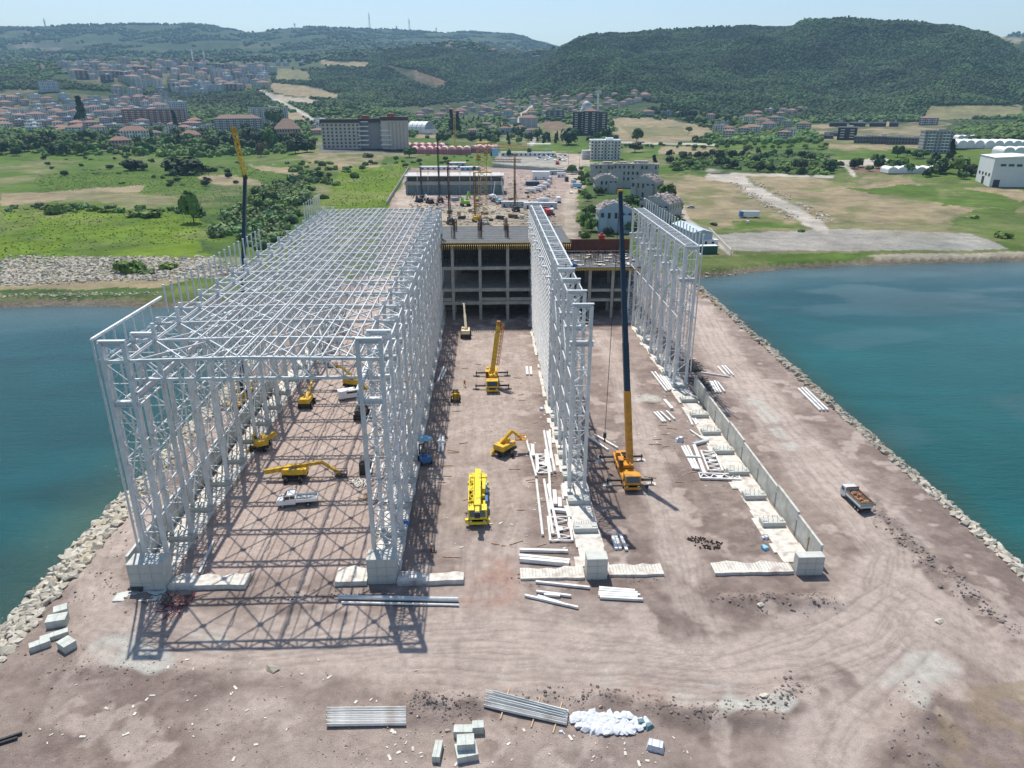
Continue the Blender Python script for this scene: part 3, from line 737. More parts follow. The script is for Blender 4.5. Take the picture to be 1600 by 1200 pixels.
def headframe(parent, x, y, z):
    def f(b): b.box((0, 0, .2), (3.2, .6, .16)); b.box((0, 0, -.1), (2.9, .14, .5)); b.box((0, 0, -.4), (3.1, .5, .1))
    return part('column_head', 'head', f, parent, steel, (x, y, z))
def strut(parent, x, y, z, L=8.0, w=.18):
    return part('strut', ('strut', L, w), lambda b: b.bar((0, 0, 0), (0, L, 0), w), parent, steel, (x, y, z))
def xbrace(parent, x, y, z, hgt, L=8.0, kind='X'):
    def f(b):
        b.bar((0, .3, 0), (0, L - .3, hgt), .16)
        if kind == 'X': b.bar((.17, L - .3, 0), (.17, .3, hgt), .16); b.box((.08, L / 2, hgt / 2), (.1, .7, .7))
    return part('wall_brace', ('xb', hgt, L, kind), f, parent, steel, (x, y, z))
def toprail(parent, x, y, n, z, hw=1.4):
    """horizontal lattice girder lying on the column heads"""
    for s in (-1, 1): part('head_girder_chord', ('hg', n), lambda b: b.bar((0, 0, 0), (0, 8 * n, 0), .3), parent, steel, (x + s * hw, y, z))
    def f(b):
        k = 4 * n
        for i in range(k + 1): b.bar((-hw, i * 2, 0), (hw, i * 2, 0), .14)
        for i in range(0, k, 1):
            if i % 4 == 1: b.bar((-hw, i * 2, -.03), (hw, i * 2 + 2, -.03), .12)
            if i % 4 == 2: b.bar((hw, i * 2, -.03), (-hw, i * 2 + 2, -.03), .12)
    part('head_girder_lacing', ('hl', n), f, parent, steel, (x, y, z - .02))['kind'] = 'stuff'
def girt_posts(parent, x, y0, y1, z0, z1, step=8 / 3):
    y = y0
    while y <= y1 + .01:
        part('cladding_post', ('post', round(z1 - z0, 1)), lambda b: (b.box((0, 0, (z1 - z0) / 2), (.2, .24, z1 - z0)), b.box((0, 0, z1 - z0 + .06), (.34, .34, .12))), parent, steel, (x, y, z0))
        y += step

# --- the roofed hall
hall = thing('steel_hall', 'long white lattice steel hall frame with open roof grid, at left', 'steel hall', (0, 84, 0))
NB = 16
for k in range(NB + 1):
    y = 8.0 * k
    top = 32.9 if k == 0 else TOPZ - .2
    for X_, s in ((XA, -1), (XB, 1)):
        lattice_column(hall, X_, y, top, 'N' if k % 2 else 'X')
        bracket(hall, X_ + (-.2 if s > 0 else .2), y, 24.9)
        if k < 2: headframe(hall, X_, y, top)
    # roof truss across the bay
    zt, zb = 30.45, 28.1; x0, x1 = XA + 1.4, XB - 1.4; ym = 0.35
    def top_ch(b):
        b.bar((x0 - 3, 0, 0), ((x0 + x1) / 2, 0, ym), .30, .34); b.bar(((x0 + x1) / 2, 0, ym), (x1 + 3, 0, 0), .30, .34)
    def bot_ch(b): b.bar((x0, 0, 0), (x1, 0, 0), .28, .3)
    def web(b):
        n = 14; w = (x1 - x0) / n
        for i in range(n + 1):
            x = x0 + i * w; up = ym * (1 - abs(2 * i / n - 1))
            b.bar((x, 0, 0), (x, 0, 2.3 + up), .16)
            if i < n:
                up2 = ym * (1 - abs(2 * (i + 1) / n - 1))
                if (i % 2 == 0) == (i < n / 2): b.bar((x, 0, 0), (x + w, 0, 2.3 + up2), .16)
                else: b.bar((x, 0, 2.3 + up), (x + w, 0, 0), .16)
                b.box((x, 0, 0), (.5, .1, .5))
    t = part('roof_truss', 'rt_web', web, hall, steel, (0, y, zb))
    part('top_chord', 'rt_top', top_ch, t, steel, (0, 0, zt - zb)); part('bottom_chord', 'rt_bot', bot_ch, t, steel, (0, 0, 0))
for k in range(NB):
    y = 8.0 * k
    nx = 19
    for i in range(nx + 1):
        x = x0 + i * (x1 - x0) / nx
        if k == 0 and 0 < i < 7: continue
        if k == 1 and 0 < i < 3: continue
        z = 30.45 + .28 + .35 * (1 - abs(2 * i / nx - 1))
        part('purlin', 'purlin', lambda b: b.box((0, 4, 0), (.11, 7.98, .18)), hall, steelw, (x, y, z))
        if i == nx // 2: part('purlin', 'purlin', None, hall, steelw, (x + .45, y, z))
    w4 = (x1 - x0) / 4
    for i in range(4):
        def f(b, w4=w4):
            b.bar((0, 0, 0), (w4, 8, 0), .17); b.bar((0, 8, .18), (w4, 0, .18), .17); b.box((w4 / 2, 4, .08), (.8, .8, .1))
        if i: part('longitudinal_truss', 'lgt', lambda b: [b.bar((0, 0, 0), (0, 8, 0), .14)] + [b.bar((0, j * 2, 0 if j % 2 else 2.2), (0, j * 2 + 2, 2.2 if j % 2 else 0), .11) for j in range(4)], hall, steel, (x0 + i * w4, y, 28.1))
        part('roof_brace', 'roofx', f, hall, steel, (x0 + i * w4, y, 30.35))
    for X_, s in ((XA, -1), (XB, 1)):
        for hs in (-1, 1):
            for z in ((8.5, 17, 24.4, 30.4) if s < 0 else (5.2, 9.5, 13.8, 18, 21, 24.4, 28.1, 30.4)):
                strut(hall, X_ + hs * 1.4, y, z)
        for z0 in ((1.2, 13.0) if k % 2 == 0 else (7,)) if s < 0 else (1.2, 9.5, 18.0):
            xbrace(hall, X_ + 1.4 * s, y, z0, 11.5 if s < 0 else 8.2)
        part('crane_runway', ('runway'), lambda b: (b.box((0, 4, .5), (.4, 7.98, .06)), b.box((0, 4, .1), (.06, 7.98, .8)), b.box((0, 4, -.3), (.4, 7.98, .06))), hall, steel, (X_ - s * 1.9, y, 25.9))
        def hz(b):
            b.bar((-1.4, 0, 0), (1.4, 4, 0), .13); b.bar((1.4, 4, 0), (-1.4, 8, 0), .13); b.bar((-1.4, 4, 0), (1.4, 4, 0), .13)
        for z in ((17, 24.3, 30.3) if s < 0 else (9.4, 18, 24.3, 30.3)): part('horizontal_brace', 'hzb', hz, hall, steel, (X_, y, z))
# cladding posts outside the sea-side wall, rails on the first bays
girt_posts(hall, XA - 2.25, 0, 18, 1.5, 33.2)
girt_posts(hall, XA - 2.25, 21.3, 70, 1.5, 34.7)
girt_posts(hall, XA - 1.9, 108, 128, 20, 35.0)
part('cladding_rail', 'crail', lambda b: b.bar((0, 0, 0), (0, 20, 0), .3), hall, steelw, (XA - 2.25, 0, 33.3))
for dz, dx_ in ((30.6, -1.9), (29.5, -1.7)):
    for i in range(7): part('cladding_rail', 'crail2', lambda b: b.box((0, 1.05, 0), (.3, 2.1, .2)), hall, steelw, (XA + dx_, .2 + 2.667 * i, dz))
for i in range(3): part('column_stub', 'stub', lambda b: b.box((0, 0, 1.2), (.4, .4, 2.4)), hall, steel, (XA + 1.4, 8 * i, 30.5))

# --- middle row: lattice columns, head girder, girts on the left face
row = thing('steel_column_row', 'free-standing row of white lattice columns between the two empty bays, its front heads stepping out', 'steel frame', (0, 103.2, 0))
for k in range(15):
    y = 8.0 * k
    lattice_column(row, XC, y, 31.6, 'N' if k % 2 else 'X', hw=1.25)
    bracket(row, XC, y, 25.7); headframe(row, XC, y, 31.7)
    if k < 14:
        for z in (6.5, 13, 19.5, 25.0, 31.2):
            for hs in (-1.25, 1.25):
                if k > 0 or z < 25: strut(row, XC + hs, y, z)
        if k % 2: xbrace(row, XC + 1.25, y, 6.5, 13); xbrace(row, XC - 1.25, y, 19.5, 5.5)
        else: xbrace(row, XC + 1.25, y, 13, 12, kind='V'); xbrace(row, XC - 1.25, y, 1.2, 5.3)
        part('horizontal_brace', 'hzb2', lambda b: (b.bar((-1.25, 0, 0), (1.25, 4, 0), .13), b.bar((1.25, 4, 0), (-1.25, 8, 0), .13)), row, steel, (XC, y, 19.4))
toprail(row, XC, 26, 10, 31.95, 1.25)
for i in range(30):
    z = 1.6 + i * .98
    part('girt', 'girtC', lambda b: b.box((0, 40, 0), (.10, 76, .085)), row, steelw, (XC - 1.75, 34, z))
for i in range(8):
    part('roof_seat', 'rseat', lambda b: (b.box((0, 0, 0), (1.0, .9, .3)), b.box((.6, 0, -.3), (.5, .3, .6))), row, steel, (XC - 2.2, 36 + 9.5 * i, 27.6 - .0 * i))

# --- right row with outer cladding posts
row2 = thing('steel_column_row', 'free-standing row of white lattice columns beside the concrete retaining wall and the right shore track', 'steel frame', (0, 148.5, 0))
for k in range(8):
    y = 8.0 * k
    lattice_column(row2, XD, y, 31.4, 'N', hw=1.35)
    bracket(row2, XD - .3, y, 24.5); headframe(row2, XD, y, 31.4)
    if k < 7:
        for z in (8, 16, 24, 31):
            strut(row2, XD + 1.35, y, z)
            if z in (16, 31): strut(row2, XD - 1.35, y, z)
        if k in (0, 1, 2, 4, 5):
            for z0, hh in ((1.2, 7), (10, 8), (22, 6)):
                part('knee_brace', ('kb', hh), lambda b, hh=hh: (b.bar((0, 0, hh), (0, 4, 0), .3), b.bar((0, 4, 0), (0, 5.2, hh * .55), .26)), row2, steelw, (XD - 1.35, y, z0))
        xbrace(row2, XD + 1.35, y, 8 if k % 2 else 16, 8)
toprail(row2, XD, 0, 7, 31.7, 1.35)
girt_posts(row2, XD + 2.2, 0, 56, 4.0, 34.0, 8 / 3)
part('cladding_rail', 'crail3', lambda b: b.bar((0, 0, 0), (0, 56, 0), .2), row2, steel, (XD + 2.2, 0, 29.8))
part('cladding_rail', 'crail3', None, row2, steel, (XD + 2.2, 0, 16))

# ------------------------------------------------------------------ concrete foundations
def fnd(name, label, cat, parts, group=None):
    t = thing(name, label, cat, (0, 0, 0), 0, group)
    for nm, mt, fn in parts:
        b = MB(); fn(b); b.build(nm, mt, t)
    return t
def strip(b, x0, x1, y0, y1, z0, z1, jag=.25, seed=1):
    r = random.Random(seed); ys = np.linspace(y0, y1, max(3, int((y1 - y0) / 2.2)))
    for ya, yb in zip(ys[:-1], ys[1:]):
        a0, a1 = x0 + r.uniform(-jag, jag), x1 + r.uniform(-jag * .3, jag * .3)
        b.box(((a0 + a1) / 2, (ya + yb) / 2, (z0 + z1) / 2 + r.uniform(-.015, .015)), (a1 - a0, yb - ya - .02, z1 - z0))
def footing_line(label, X_, ys, wall=None, zc=1.15, slab=True):
    t = thing('foundation_strip', label, 'foundation', (0, 0, 0))
    if slab:
        b = MB(); strip(b, X_ - 2.1, X_ + 2.1, 83, 212, -.3, .22, .5, int(abs(X_))); b.build('slab', concp, t)
    for y in ys:
        part('plinth', 'plinth', lambda b: (b.box((0, 0, .5), (3.5, 1.7, 1.0)), b.box((-1.3, 0, 1.05), (.7, .8, .1)), b.box((1.3, 0, 1.05), (.7, .8, .1))), t, conc, (X_, y, 0))
    if wall:
        xw, h0, y1 = wall
        y = 82.0; i = 0
        while y < y1:
            L_ = 8.0; hh = h0 + (0.35 if i % 3 == 1 else 0)
            part('wall_panel', ('wp', round(hh, 2)), lambda b, hh=hh: (b.box((0, 3.98, hh / 2), (.35, 7.94, hh)),) + tuple(b.box((s * .2, 3.9, .9), (.06, 1.2, .06)) for s in (1,)), t, conc, (xw, y, .0))
            part('wall_seam', 'ws', lambda b: (b.box((0, 0, 1.3), (.5, .3, 2.6)),), t, concd, (xw, y - .02, 0)) if i else None
            y += 8; i += 1
    return t
fA = footing_line('concrete foundation strip with plinths and outer wall along the sea side of the roofed hall', XA, [84 + 8 * k for k in range(1, 17)], (XA - 2.9, 4.0, 150))
fB = footing_line('concrete foundation strip with plinths under the roofed hall wall facing the middle bay', XB, [84 + 8 * k for k in range(1, 17)])
fC = footing_line('rough concrete foundation strip under the middle column row, bare at its front end', XC, [84.5 + 8 * k - .5 for k in range(1, 17)])
fD = footing_line('concrete foundation strip with bare plinths and a tall retaining wall beside the shore track', XD, [92.5 + 8 * k for k in range(0, 15)], (XD + 2.6, 3.5, 140))
b = MB()
for k in range(7):
    for i in range(10): b.box((XD - 1.6 + i * .35, 92.5 + 8 * k - .6 + (i % 2) * 1.1, 1.25), (.04, .04, .5))
    for i in range(10): b.box((XC - 1.6 + i * .35, 84.5 + 8 * (k % 3) + 8, 1.22), (.04, .04, .5)) if k < 1 else None
o = b.build('rebar_stub', rebar, fD); o['kind'] = 'stuff'
def endblock(x0, x1, y0, y1, h, lab, ribs=True):
    t = thing('end_block', lab, 'concrete block', ((x0 + x1) / 2, (y0 + y1) / 2, 0))
    w, d = x1 - x0, y1 - y0
    b = MB(); b.box((0, 0, h / 2 - .5), (w, d, h + 1)); b.build('block', conc, t)
    # formwork panel joints standing proud
    nx = max(2, round(w / 1.35)); nz = 3
    for i in range(nx):
        for j in range(nz):
            part('form_panel', ('fp', round(w / nx, 2), round(h / nz, 2)), lambda b, a=w / nx, c=h / nz: b.box((0, 0, 0), (a - .05, .05, c - .05)), t, conc, (-w / 2 + (i + .5) * w / nx, -d / 2 - .024, (j + .5) * h / nz))
    return t
endblock(-46.9, -42.4, 79.7, 82.2, 4.3, 'grey concrete end block at the sea-side front corner of the roofed hall')
endblock(-16.3, -12.5, 80.3, 82.6, 3.9, 'grey concrete end block below the inner front corner post of the roofed hall')
endblock(12.8, 15.6, 80.2, 82.0, 3.3, 'lone concrete end block at the front of the middle foundation strip')
endblock(41.3, 44.9, 80.2, 81.5, 2.9, 'concrete end block at the front of the retaining wall by the shore track')
def frontslab(x0, x1, y0, y1, z1, lab, mat_=concp, seed=0):
    t = thing('ground_beam', lab, 'ground beam', (0, 0, 0)); b = MB(); r = random.Random(seed)
    n = max(4, int((x1 - x0) / 1.1)); tp = []; bt = []
    pts = [(x0 + (x1 - x0) * i / n, y0 + r.uniform(-.10, .10)) for i in range(n + 1)] + [(x0 + (x1 - x0) * i / n, y1 + r.uniform(-.5, .35)) for i in range(n, -1, -1)]
    b.prism(pts, 'z', -.8, z1); b.build('slab', mat_, t)
    if z1 > .6 or mat_ is conc: return t
    q = MB()
    for i in range(int((x1 - x0) / .45)): q.box((x0 + .3 + i * .45, (y0 + y1) / 2 + .2, z1 + .02), (.05, y1 - y0 - .5, .04))
    o = q.build('rebar_mat', concd, t); o['kind'] = 'stuff'
    return t
frontslab(-42.3, -32.2, 79.9, 82.3, .75, 'pale ground beam right of the hall corner block, half in shadow', seed=1)
frontslab(-48.4, -42.4, 77.5, 79.6, .35, 'dark low ground beam in front of the hall sea-side corner block', conc, 2)
frontslab(-20.6, -16.4, 80.0, 83.4, .75, 'short pale ground beam left of the inner hall corner block', seed=3)
frontslab(-12.4, -3.6, 79.8, 81.8, .75, 'ground beam running right from the inner hall corner block into the middle bay', seed=4)
frontslab(4.0, 12.6, 80.2, 82.6, .45, 'ragged pale ground beam left of the lone middle end block', seed=5)
frontslab(15.9, 23.4, 80.6, 82.9, .45, 'ragged pale ground beam right of the lone middle end block', seed=6)
frontslab(30.3, 41.1, 80.5, 82.9, .5, 'ragged pale ground beam left of the retaining wall end block', seed=7)
def simple(name, label, cat, mat, fn, loc=(0, 0, 0), rz=0, group=None, smooth=False):
    b = MB(); fn(b); o = b.build(name, mat, None, smooth=smooth); o.location = loc; o.rotation_euler = (0, 0, rz)
    return tag(o, label, cat, group)
p = G(1262, 850); simple('formwork_post', 'thin brown timber post standing in the corner of the retaining wall end', 'post', timber, lambda b: (b.box((0, 0, 1.8), (.15, .15, 3.6)), b.box((0, 0, 3.2), (.5, .08, .08))), (XD + 1.6, 84, 0))

# ------------------------------------------------------------------ unfinished concrete building closing the bays
bl = thing('concrete_frame_building', 'four-storey unfinished concrete frame with shored floors and a grey deck, closing the middle bay', 'building', (0, 204, 0))
xs = [-17.4, -9.7, -1.9, 6.0, 13.8, 21.6]
FL = [0, 5.3, 9.2, 15.5, 21.6]
for x in xs:
    for y in (0, 8, 16, 24):
        part('column', 'bcol', lambda b: b.box((0, 0, 10.8), (.8, .8, 21.6)), bl, concd, (x, y + .4, 0))
for z in FL[1:4]:
    part('floor_beam', 'bbeam', lambda b: b.box((2, 0, 0), (39.4, .7, .9)), bl, concd, (0, .2, z - .3))
    part('floor_slab', 'bslab', lambda b: b.box((2, 0, 0), (38.9, 29, .3)), bl, concd, (0, 15.3, z - .1))
part('roof_deck', 'bdeck', lambda b: (b.box((3, 0, 0), (42, 30, .35)), b.box((3, -14.7, .25), (42, .3, .2))), bl, deckm, (0, 15.2, 22.0))
for i in range(9): part('form_strip', 'fstrip', lambda b: b.box((3, 0, 0), (41.5, .12, .05)), bl, concd, (0, 2 + 3.1 * i, 22.22))
def teeth(b):
    for i in range(72): b.box((-17.5 + i * .58, 0, 0), (.16, 1.6, .55)); b.box((-17.5 + i * .58, -.5, -.55), (.1, .5, .5))
o = part('formwork_timber', 'teeth', teeth, bl, ply, (0, -.5, 21.55)); o['kind'] = 'stuff'
part('edge_rail', 'erail', lambda b: (b.box((3, 0, 0), (42, .06, .08)), b.box((3, 0, .5), (42, .06, .08))), bl, ply, (0, -1.2, 22.6))
def props(b):
    r = random.Random(3)
    for i in range(80):
        x = -17 + i * .5
        for y in (1.2, 3.2, 6): b.box((x + r.uniform(-.15, .15), y, 18.4), (.07, .07, 6))
        if i % 4 == 0: b.bar((x, 1.0, 16), (x + 1.8, 1.0, 20.5), .06)
o = part('shoring_prop', 'props', props, bl, darkst); o['kind'] = 'stuff'
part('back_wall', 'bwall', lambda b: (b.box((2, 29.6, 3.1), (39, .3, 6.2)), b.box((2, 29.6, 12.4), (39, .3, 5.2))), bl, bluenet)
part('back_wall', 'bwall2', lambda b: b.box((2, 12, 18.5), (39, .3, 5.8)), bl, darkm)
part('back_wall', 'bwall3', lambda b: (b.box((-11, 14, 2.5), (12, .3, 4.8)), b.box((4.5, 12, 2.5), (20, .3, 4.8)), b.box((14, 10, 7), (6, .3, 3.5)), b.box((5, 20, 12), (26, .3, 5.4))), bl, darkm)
part('parapet', 'bpar', lambda b: (b.box((-13.5, .5, 6.0), (7, .2, .9)), b.box((2, .5, 6), (7, .2, .9)), b.box((10, .5, 6), (7, .2, .9))), bl, concd)
for i, x in enumerate(xs[:5]):
    def f(b):
        r = random.Random(9)
        for k in range(26): b.box((r.uniform(-.7, .7), r.uniform(-.7, 4.0), 1.7), (.06, .06, 3.6 + r.random()))
    o = part('starter_bars', 'starter', f, bl, rebar, (x, 9, 22.1)); o['kind'] = 'stuff'
    o = part('starter_bars', 'starter', f, bl, rebar, (x, 22, 22.1)); o['kind'] = 'stuff'
def edgebars(b):
    r = random.Random(5)
    for i in range(110): b.box((-17 + i * .385, 29.6, 23.3), (.04, .04, 2.2 + r.random()))
    for k in (22.9, 23.6): b.box((3, 29.6, k), (42, .05, .05))
o = part('edge_rebar', 'ebars', edgebars, bl, rebar); o['kind'] = 'stuff'
b2 = thing('concrete_frame_building', 'lower unfinished concrete frame with bare deck and cluttered rebar, behind the dark crane boom', 'building', (31, 205, 0))
for x in (-7.5, -1.2, 5.5, 12.6):
    for y in (0, 8, 16): part('column', 'bcol2', lambda b: b.box((0, 0, 7.4), (.9, .9, 14.8)), b2, concd, (x, y, 0))
for z in (5.4, 8.3): part('floor_beam', 'bb2', lambda b: (b.box((2.5, 0, 0), (22, .7, .8)), b.box((2.5, 9, .1), (22, 18, .25))), b2, concd, (0, 0, z))
part('roof_deck', 'bd2', lambda b: b.box((2.5, 9.5, 0), (24, 21, .35)), b2, deckm, (0, 0, 15.0))
def teeth2(b):
    for i in range(40): b.box((-9 + i * .6, -1.2, -.4), (.16, 1.5, .45))
    for i in range(40): b.box((-9 + i * .6, -1.9, -.2), (.5, .08, .5))
o = part('formwork_timber', 'teeth2', teeth2, b2, ply, (0, 0, 15.0)); o['kind'] = 'stuff'
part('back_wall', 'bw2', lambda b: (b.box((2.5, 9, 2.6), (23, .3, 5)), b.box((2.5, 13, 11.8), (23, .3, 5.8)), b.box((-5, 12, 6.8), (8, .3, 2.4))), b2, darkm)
def clutter(b):
    r = random.Random(8)
    for i in range(70): b.box((r.uniform(-8, 14), r.uniform(0, 19), 16.5), (.08, .08, r.uniform(1.5, 4)))
    for i in range(90):
        x, y = r.uniform(-8, 13), r.uniform(0, 18); a = r.random() * 3
        b.bar((x, y, 15.4 + r.random() * .6), (x + 2.5 * math.cos(a), y + 2.5 * math.sin(a), 15.4 + r.random()), .1)
o = part('rebar_clutter', 'clut', clutter, b2, rebar); o['kind'] = 'stuff'
def boards(b):
    r = random.Random(4)
    for i in range(40): b.box((r.uniform(-8, 13), r.uniform(0, 17), 15.3 + r.random() * .2), (r.uniform(.6, 2.4), r.uniform(.4, 1.3), .15), r.random() * 3)
o = part('loose_board', 'boards', boards, b2, concp); o['kind'] = 'stuff'
def props2(b):
    for i in range(44):
        for y in (.8, 4): b.box((-8.5 + i * .52, y, 11.8), (.07, .07, 6))
o = part('shoring_prop', 'props2', props2, b2, darkst); o['kind'] = 'stuff'
w = thing('wall_formwork', 'rust red wall formwork panels standing behind the lower concrete deck', 'formwork', (31, 226, 0))
for i in range(9): part('form_panel', 'rfp', lambda b: (b.box((0, 0, 0), (2.4, .4, 3.6)), b.box((0, -.25, .9), (2.4, .12, .15)), b.box((0, -.25, -.6), (2.4, .12, .15))), w, rust, (-7 + i * 2.46, 0, 17.5))
part('support', 'rfs', lambda b: (b.box((3, 1, 7.7), (22, 1.2, 15.4)),), w, darkst)
simple('red_hopper', 'small bright red hopper on top of the rust red formwork', 'hopper', redp, lambda b: (b.box((0, 0, .6), (1.6, 1.4, 1.2), 0, 1.25), b.box((0, 0, 1.5), (1.0, 1.0, .6), 0, .6)), (36.0, 226, 19.4))
simple('blue_tarpaulin', 'bright blue tarpaulin lying at the edge of the lower concrete deck', 'tarpaulin', bluep, lambda b: (b.prism([(-1.8, 0), (1.6, 0), (1.2, .5), (.2, .75), (-1.3, .45)], 'y', -1.2, 1.3),), (24.8, 206.5, 15.25))
# ------------------------------------------------------------------ stones
def rock_mesh(seed, n=11):
    import bmesh
    r = random.Random(seed); bm = bmesh.new()
    for i in range(n):
        v = Vector((r.gauss(0, 1), r.gauss(0, 1), r.gauss(0, 1))).normalized()
        bm.verts.new((v.x * .55 * r.uniform(.8, 1.2), v.y * .45 * r.uniform(.8, 1.15), v.z * .36))
    res = bmesh.ops.convex_hull(bm, input=bm.verts[:])
    bmesh.ops.delete(bm, geom=[g for g in res['geom_interior'] if isinstance(g, bmesh.types.BMVert)], context='VERTS')
    me = bpy.data.meshes.new('boulder'); bm.to_mesh(me); bm.free(); me.materials.append(rockm); return me
ROCKS = [rock_mesh(s, 10 + s % 4) for s in range(14)]
RV = [(np.array([v.co[:] for v in m.vertices]), [tuple(p.vertices) for p in m.polygons]) for m in ROCKS]
def joined_rocks(name, pts, mat, parent=None):
    V = []; F = []; n = 0
    for (x, y, z, s, i) in pts:
        v, f = RV[i % 14]; a = random.random() * 6.28; c, q = math.cos(a), math.sin(a)
        w = v * np.array((1, 1, random.uniform(.7, 1.2))) * s
        w = np.stack([w[:, 0] * c - w[:, 1] * q + x, w[:, 0] * q + w[:, 1] * c + y, w[:, 2] + z], 1)
        V.append(w); F.extend(tuple(k + n for k in ff) for ff in f); n += len(v)
    me = bpy.data.meshes.new(name); me.from_pydata(np.concatenate(V).tolist(), [], F); me.materials.append(mat)
    return link(name, me, parent)
def revetment(label, side, x0, width, ya, yb, step, r0):
    t = thing('rock_revetment', label, 'breakwater', (0, 0, 0))
    pts = []; y = ya; rr = random.Random(r0)
    while y < yb:
        s0 = step * rr.uniform(.85, 1.15) * (1 if y < 140 else 1.2)
        k = 0
        w_ = width(y)
        while k < w_:
            f = k / w_
            pts.append((x0(y) + side * (k - .8) + rr.uniform(-.25, .25), y + rr.uniform(-.4, .4), .05 - 2.9 * f ** 1.1 + rr.uniform(-.12, .16), s0 * rr.uniform(1.05, 2.1), rr.randrange(14)))
            k += s0 * .78
        y += s0 * .8
    pts.sort(key=lambda p: p[1] if abs(p[0]) * .62 < p[1] * .708 + 10 else 999)
    for p in pts[:300]:
        o = link('boulder', ROCKS[p[4]], t, p[:3]); o.rotation_euler = (rr.uniform(-.3, .3), rr.uniform(-.3, .3), rr.random() * 6.3); o.scale = (p[3] * 1.1, p[3], p[3] * rr.uniform(.6, .95))
    o = joined_rocks('small_boulders', pts[300:], rockm, t); o['kind'] = 'stuff'
    return t
revetment('sloping bank of pale yellowish armour boulders between the left shore track and the teal sea', -1, lambda y: -57.2, lambda y: 6.4 if y < 110 else 5.6, 60, 229, .95, 1)
revetment('long narrow bank of grey armour boulders along the right shore track', 1, lambda y: 72.8, lambda y: 4.6, 74, 262, .95, 2)
# loose stones on the platform: rough ridges of rubble
pts = []; rr = random.Random(5)
def scatter_line(line, n, wid, smin, smax):
    w = wp(line)
    for i in range(n):
        t = rr.random() * (len(w) - 1); k = int(t); f = t - k
        x = w[k][0] * (1 - f) + w[k + 1][0] * f + rr.gauss(0, wid); y = w[k][1] * (1 - f) + w[k + 1][1] * f + rr.gauss(0, wid)
        if not (-57 < x < 72.5): continue
        pts.append((x, y, 0, smin * (smax / smin) ** (rr.random() ** 2.2), rr.randrange(14)))
scatter_line([(1345, 780), (1450, 880), (1600, 1005)], 650, 1.0, .08, .7)
scatter_line([(640, 1100), (740, 1110)], 420, .9, .06, .45)
scatter_line([(800, 1100), (950, 1090), (1100, 1118), (1210, 1105), (1250, 1070)], 900, .9, .06, .5)
scatter_line([(1120, 940), (1310, 945)], 350, 1.0, .06, .55)
scatter_line([(1440, 1090), (1420, 1200)], 260, 1.4, .05, .4)
scatter_line([(60, 1040), (330, 1060)], 260, 1.6, .05, .4)
scatter_line([(205, 960), (180, 900)], 90, .7, .06, .4)
scatter_line([(0, 1150), (500, 1130)], 700, 4, .04, .28)
scatter_line([(500, 1180), (1000, 1150)], 400, 3, .04, .25)
scatter_line([(100, 1000), (215, 800)], 160, 1.2, .06, .4)
scatter_line([(400, 935), (560, 925), (620, 935)], 260, .5, .06, .45)
scatter_line([(800, 905), (1040, 905)], 260, .7, .05, .4)
scatter_line([(730, 700), (830, 550)], 200, 3, .05, .3)
scatter_line([(1000, 560), (1060, 700), (1180, 850)], 350, 2.0, .05, .3)
scatter_line([(850, 560), (870, 680), (890, 850)], 350, .9, .06, .4)
scatter_line([(0, 1190), (350, 1090), (700, 1170)], 1500, 5, .03, .12)
scatter_line([(700, 1190), (1100, 1160)], 600, 3, .03, .12)
scatter_line([(1480, 1130), (1600, 1180)], 300, 3, .03, .16)
zz = pierz(np.array([p[0] for p in pts]), np.array([p[1] for p in pts]))
pts = [(p[0], p[1], float(z) + p[3] * .12, p[3], p[4]) for p, z in zip(pts, zz)]
o = joined_rocks('loose_stones', pts, rockd); tag(o, kind='stuff')
def at_ground(u, v):
    p = G(u, v); z = float(pierz(np.array([p.x]), np.array([p.y]))[0]); return Vector((p.x, p.y, z))
for (u, v, s, lab) in [(421, 1047, 1.5, 'flat pale slab of stone lying alone on the dirt below the hall shadow'), (1188, 950, .8, 'pale boulder on the rubble ridge in front of the retaining wall block'), (1468, 972, 1.0, 'largest dark boulder on the rubble ridge by the right track'),
                       (1236, 950, .7, 'dark boulder at the right of the rubble ridge in front of the retaining wall'), (700, 1143, .45, 'small red brown stone left of the concrete blocks'), (942, 1107, .7, 'red brown boulder above the white bags'),
                       (1195, 1090, .8, 'brown boulder at the edge of the pale cement patch'), (690, 1145, .35, 'smaller red brown stone beside the concrete blocks')]:
    p = at_ground(u, v); o = link('boulder', ROCKS[int(u) % 14], None, p + Vector((0, 0, .1))); o.scale = (s * 1.4, s, s * .8); tag(o, lab, 'boulder')
# stony shore on the left bay
pts = []
for i in range(5200):
    u = rr.uniform(0, 400); v = rr.uniform(402, 448)
    if v > 446 - u * .04 or (u > 335 and v < 415): continue
    p = G(u, v); pts.append((p.x + rr.uniform(-3, 3), p.y + rr.uniform(-3, 3), 0, rr.uniform(.4, 2.3) * (1 if rr.random() < .8 else 1.3), rr.randrange(14)))
hz_ = H(np.array([p[0] for p in pts]), np.array([p[1] for p in pts]))
pts = [(p[0], p[1], float(z), p[3], p[4]) for p, z in zip(pts, hz_)]
for line, n, wd in (([(0, 462), (240, 458)], 300, 1.4), ([(1090, 424), (1370, 409), (1600, 402)], 500, 1.2)):
    w = wp(line)
    for i in range(n):
        t = rr.random() * (len(w) - 1); k = int(t); f = t - k
        x = w[k][0] * (1 - f) + w[k + 1][0] * f + rr.gauss(0, wd); y = w[k][1] * (1 - f) + w[k + 1][1] * f + rr.gauss(0, wd)
        pts.append((x, y, float(H(x, y)), rr.uniform(.3, 1.1), rr.randrange(14)))
o = joined_rocks('shore_stones', pts, rockm); tag(o, kind='stuff')
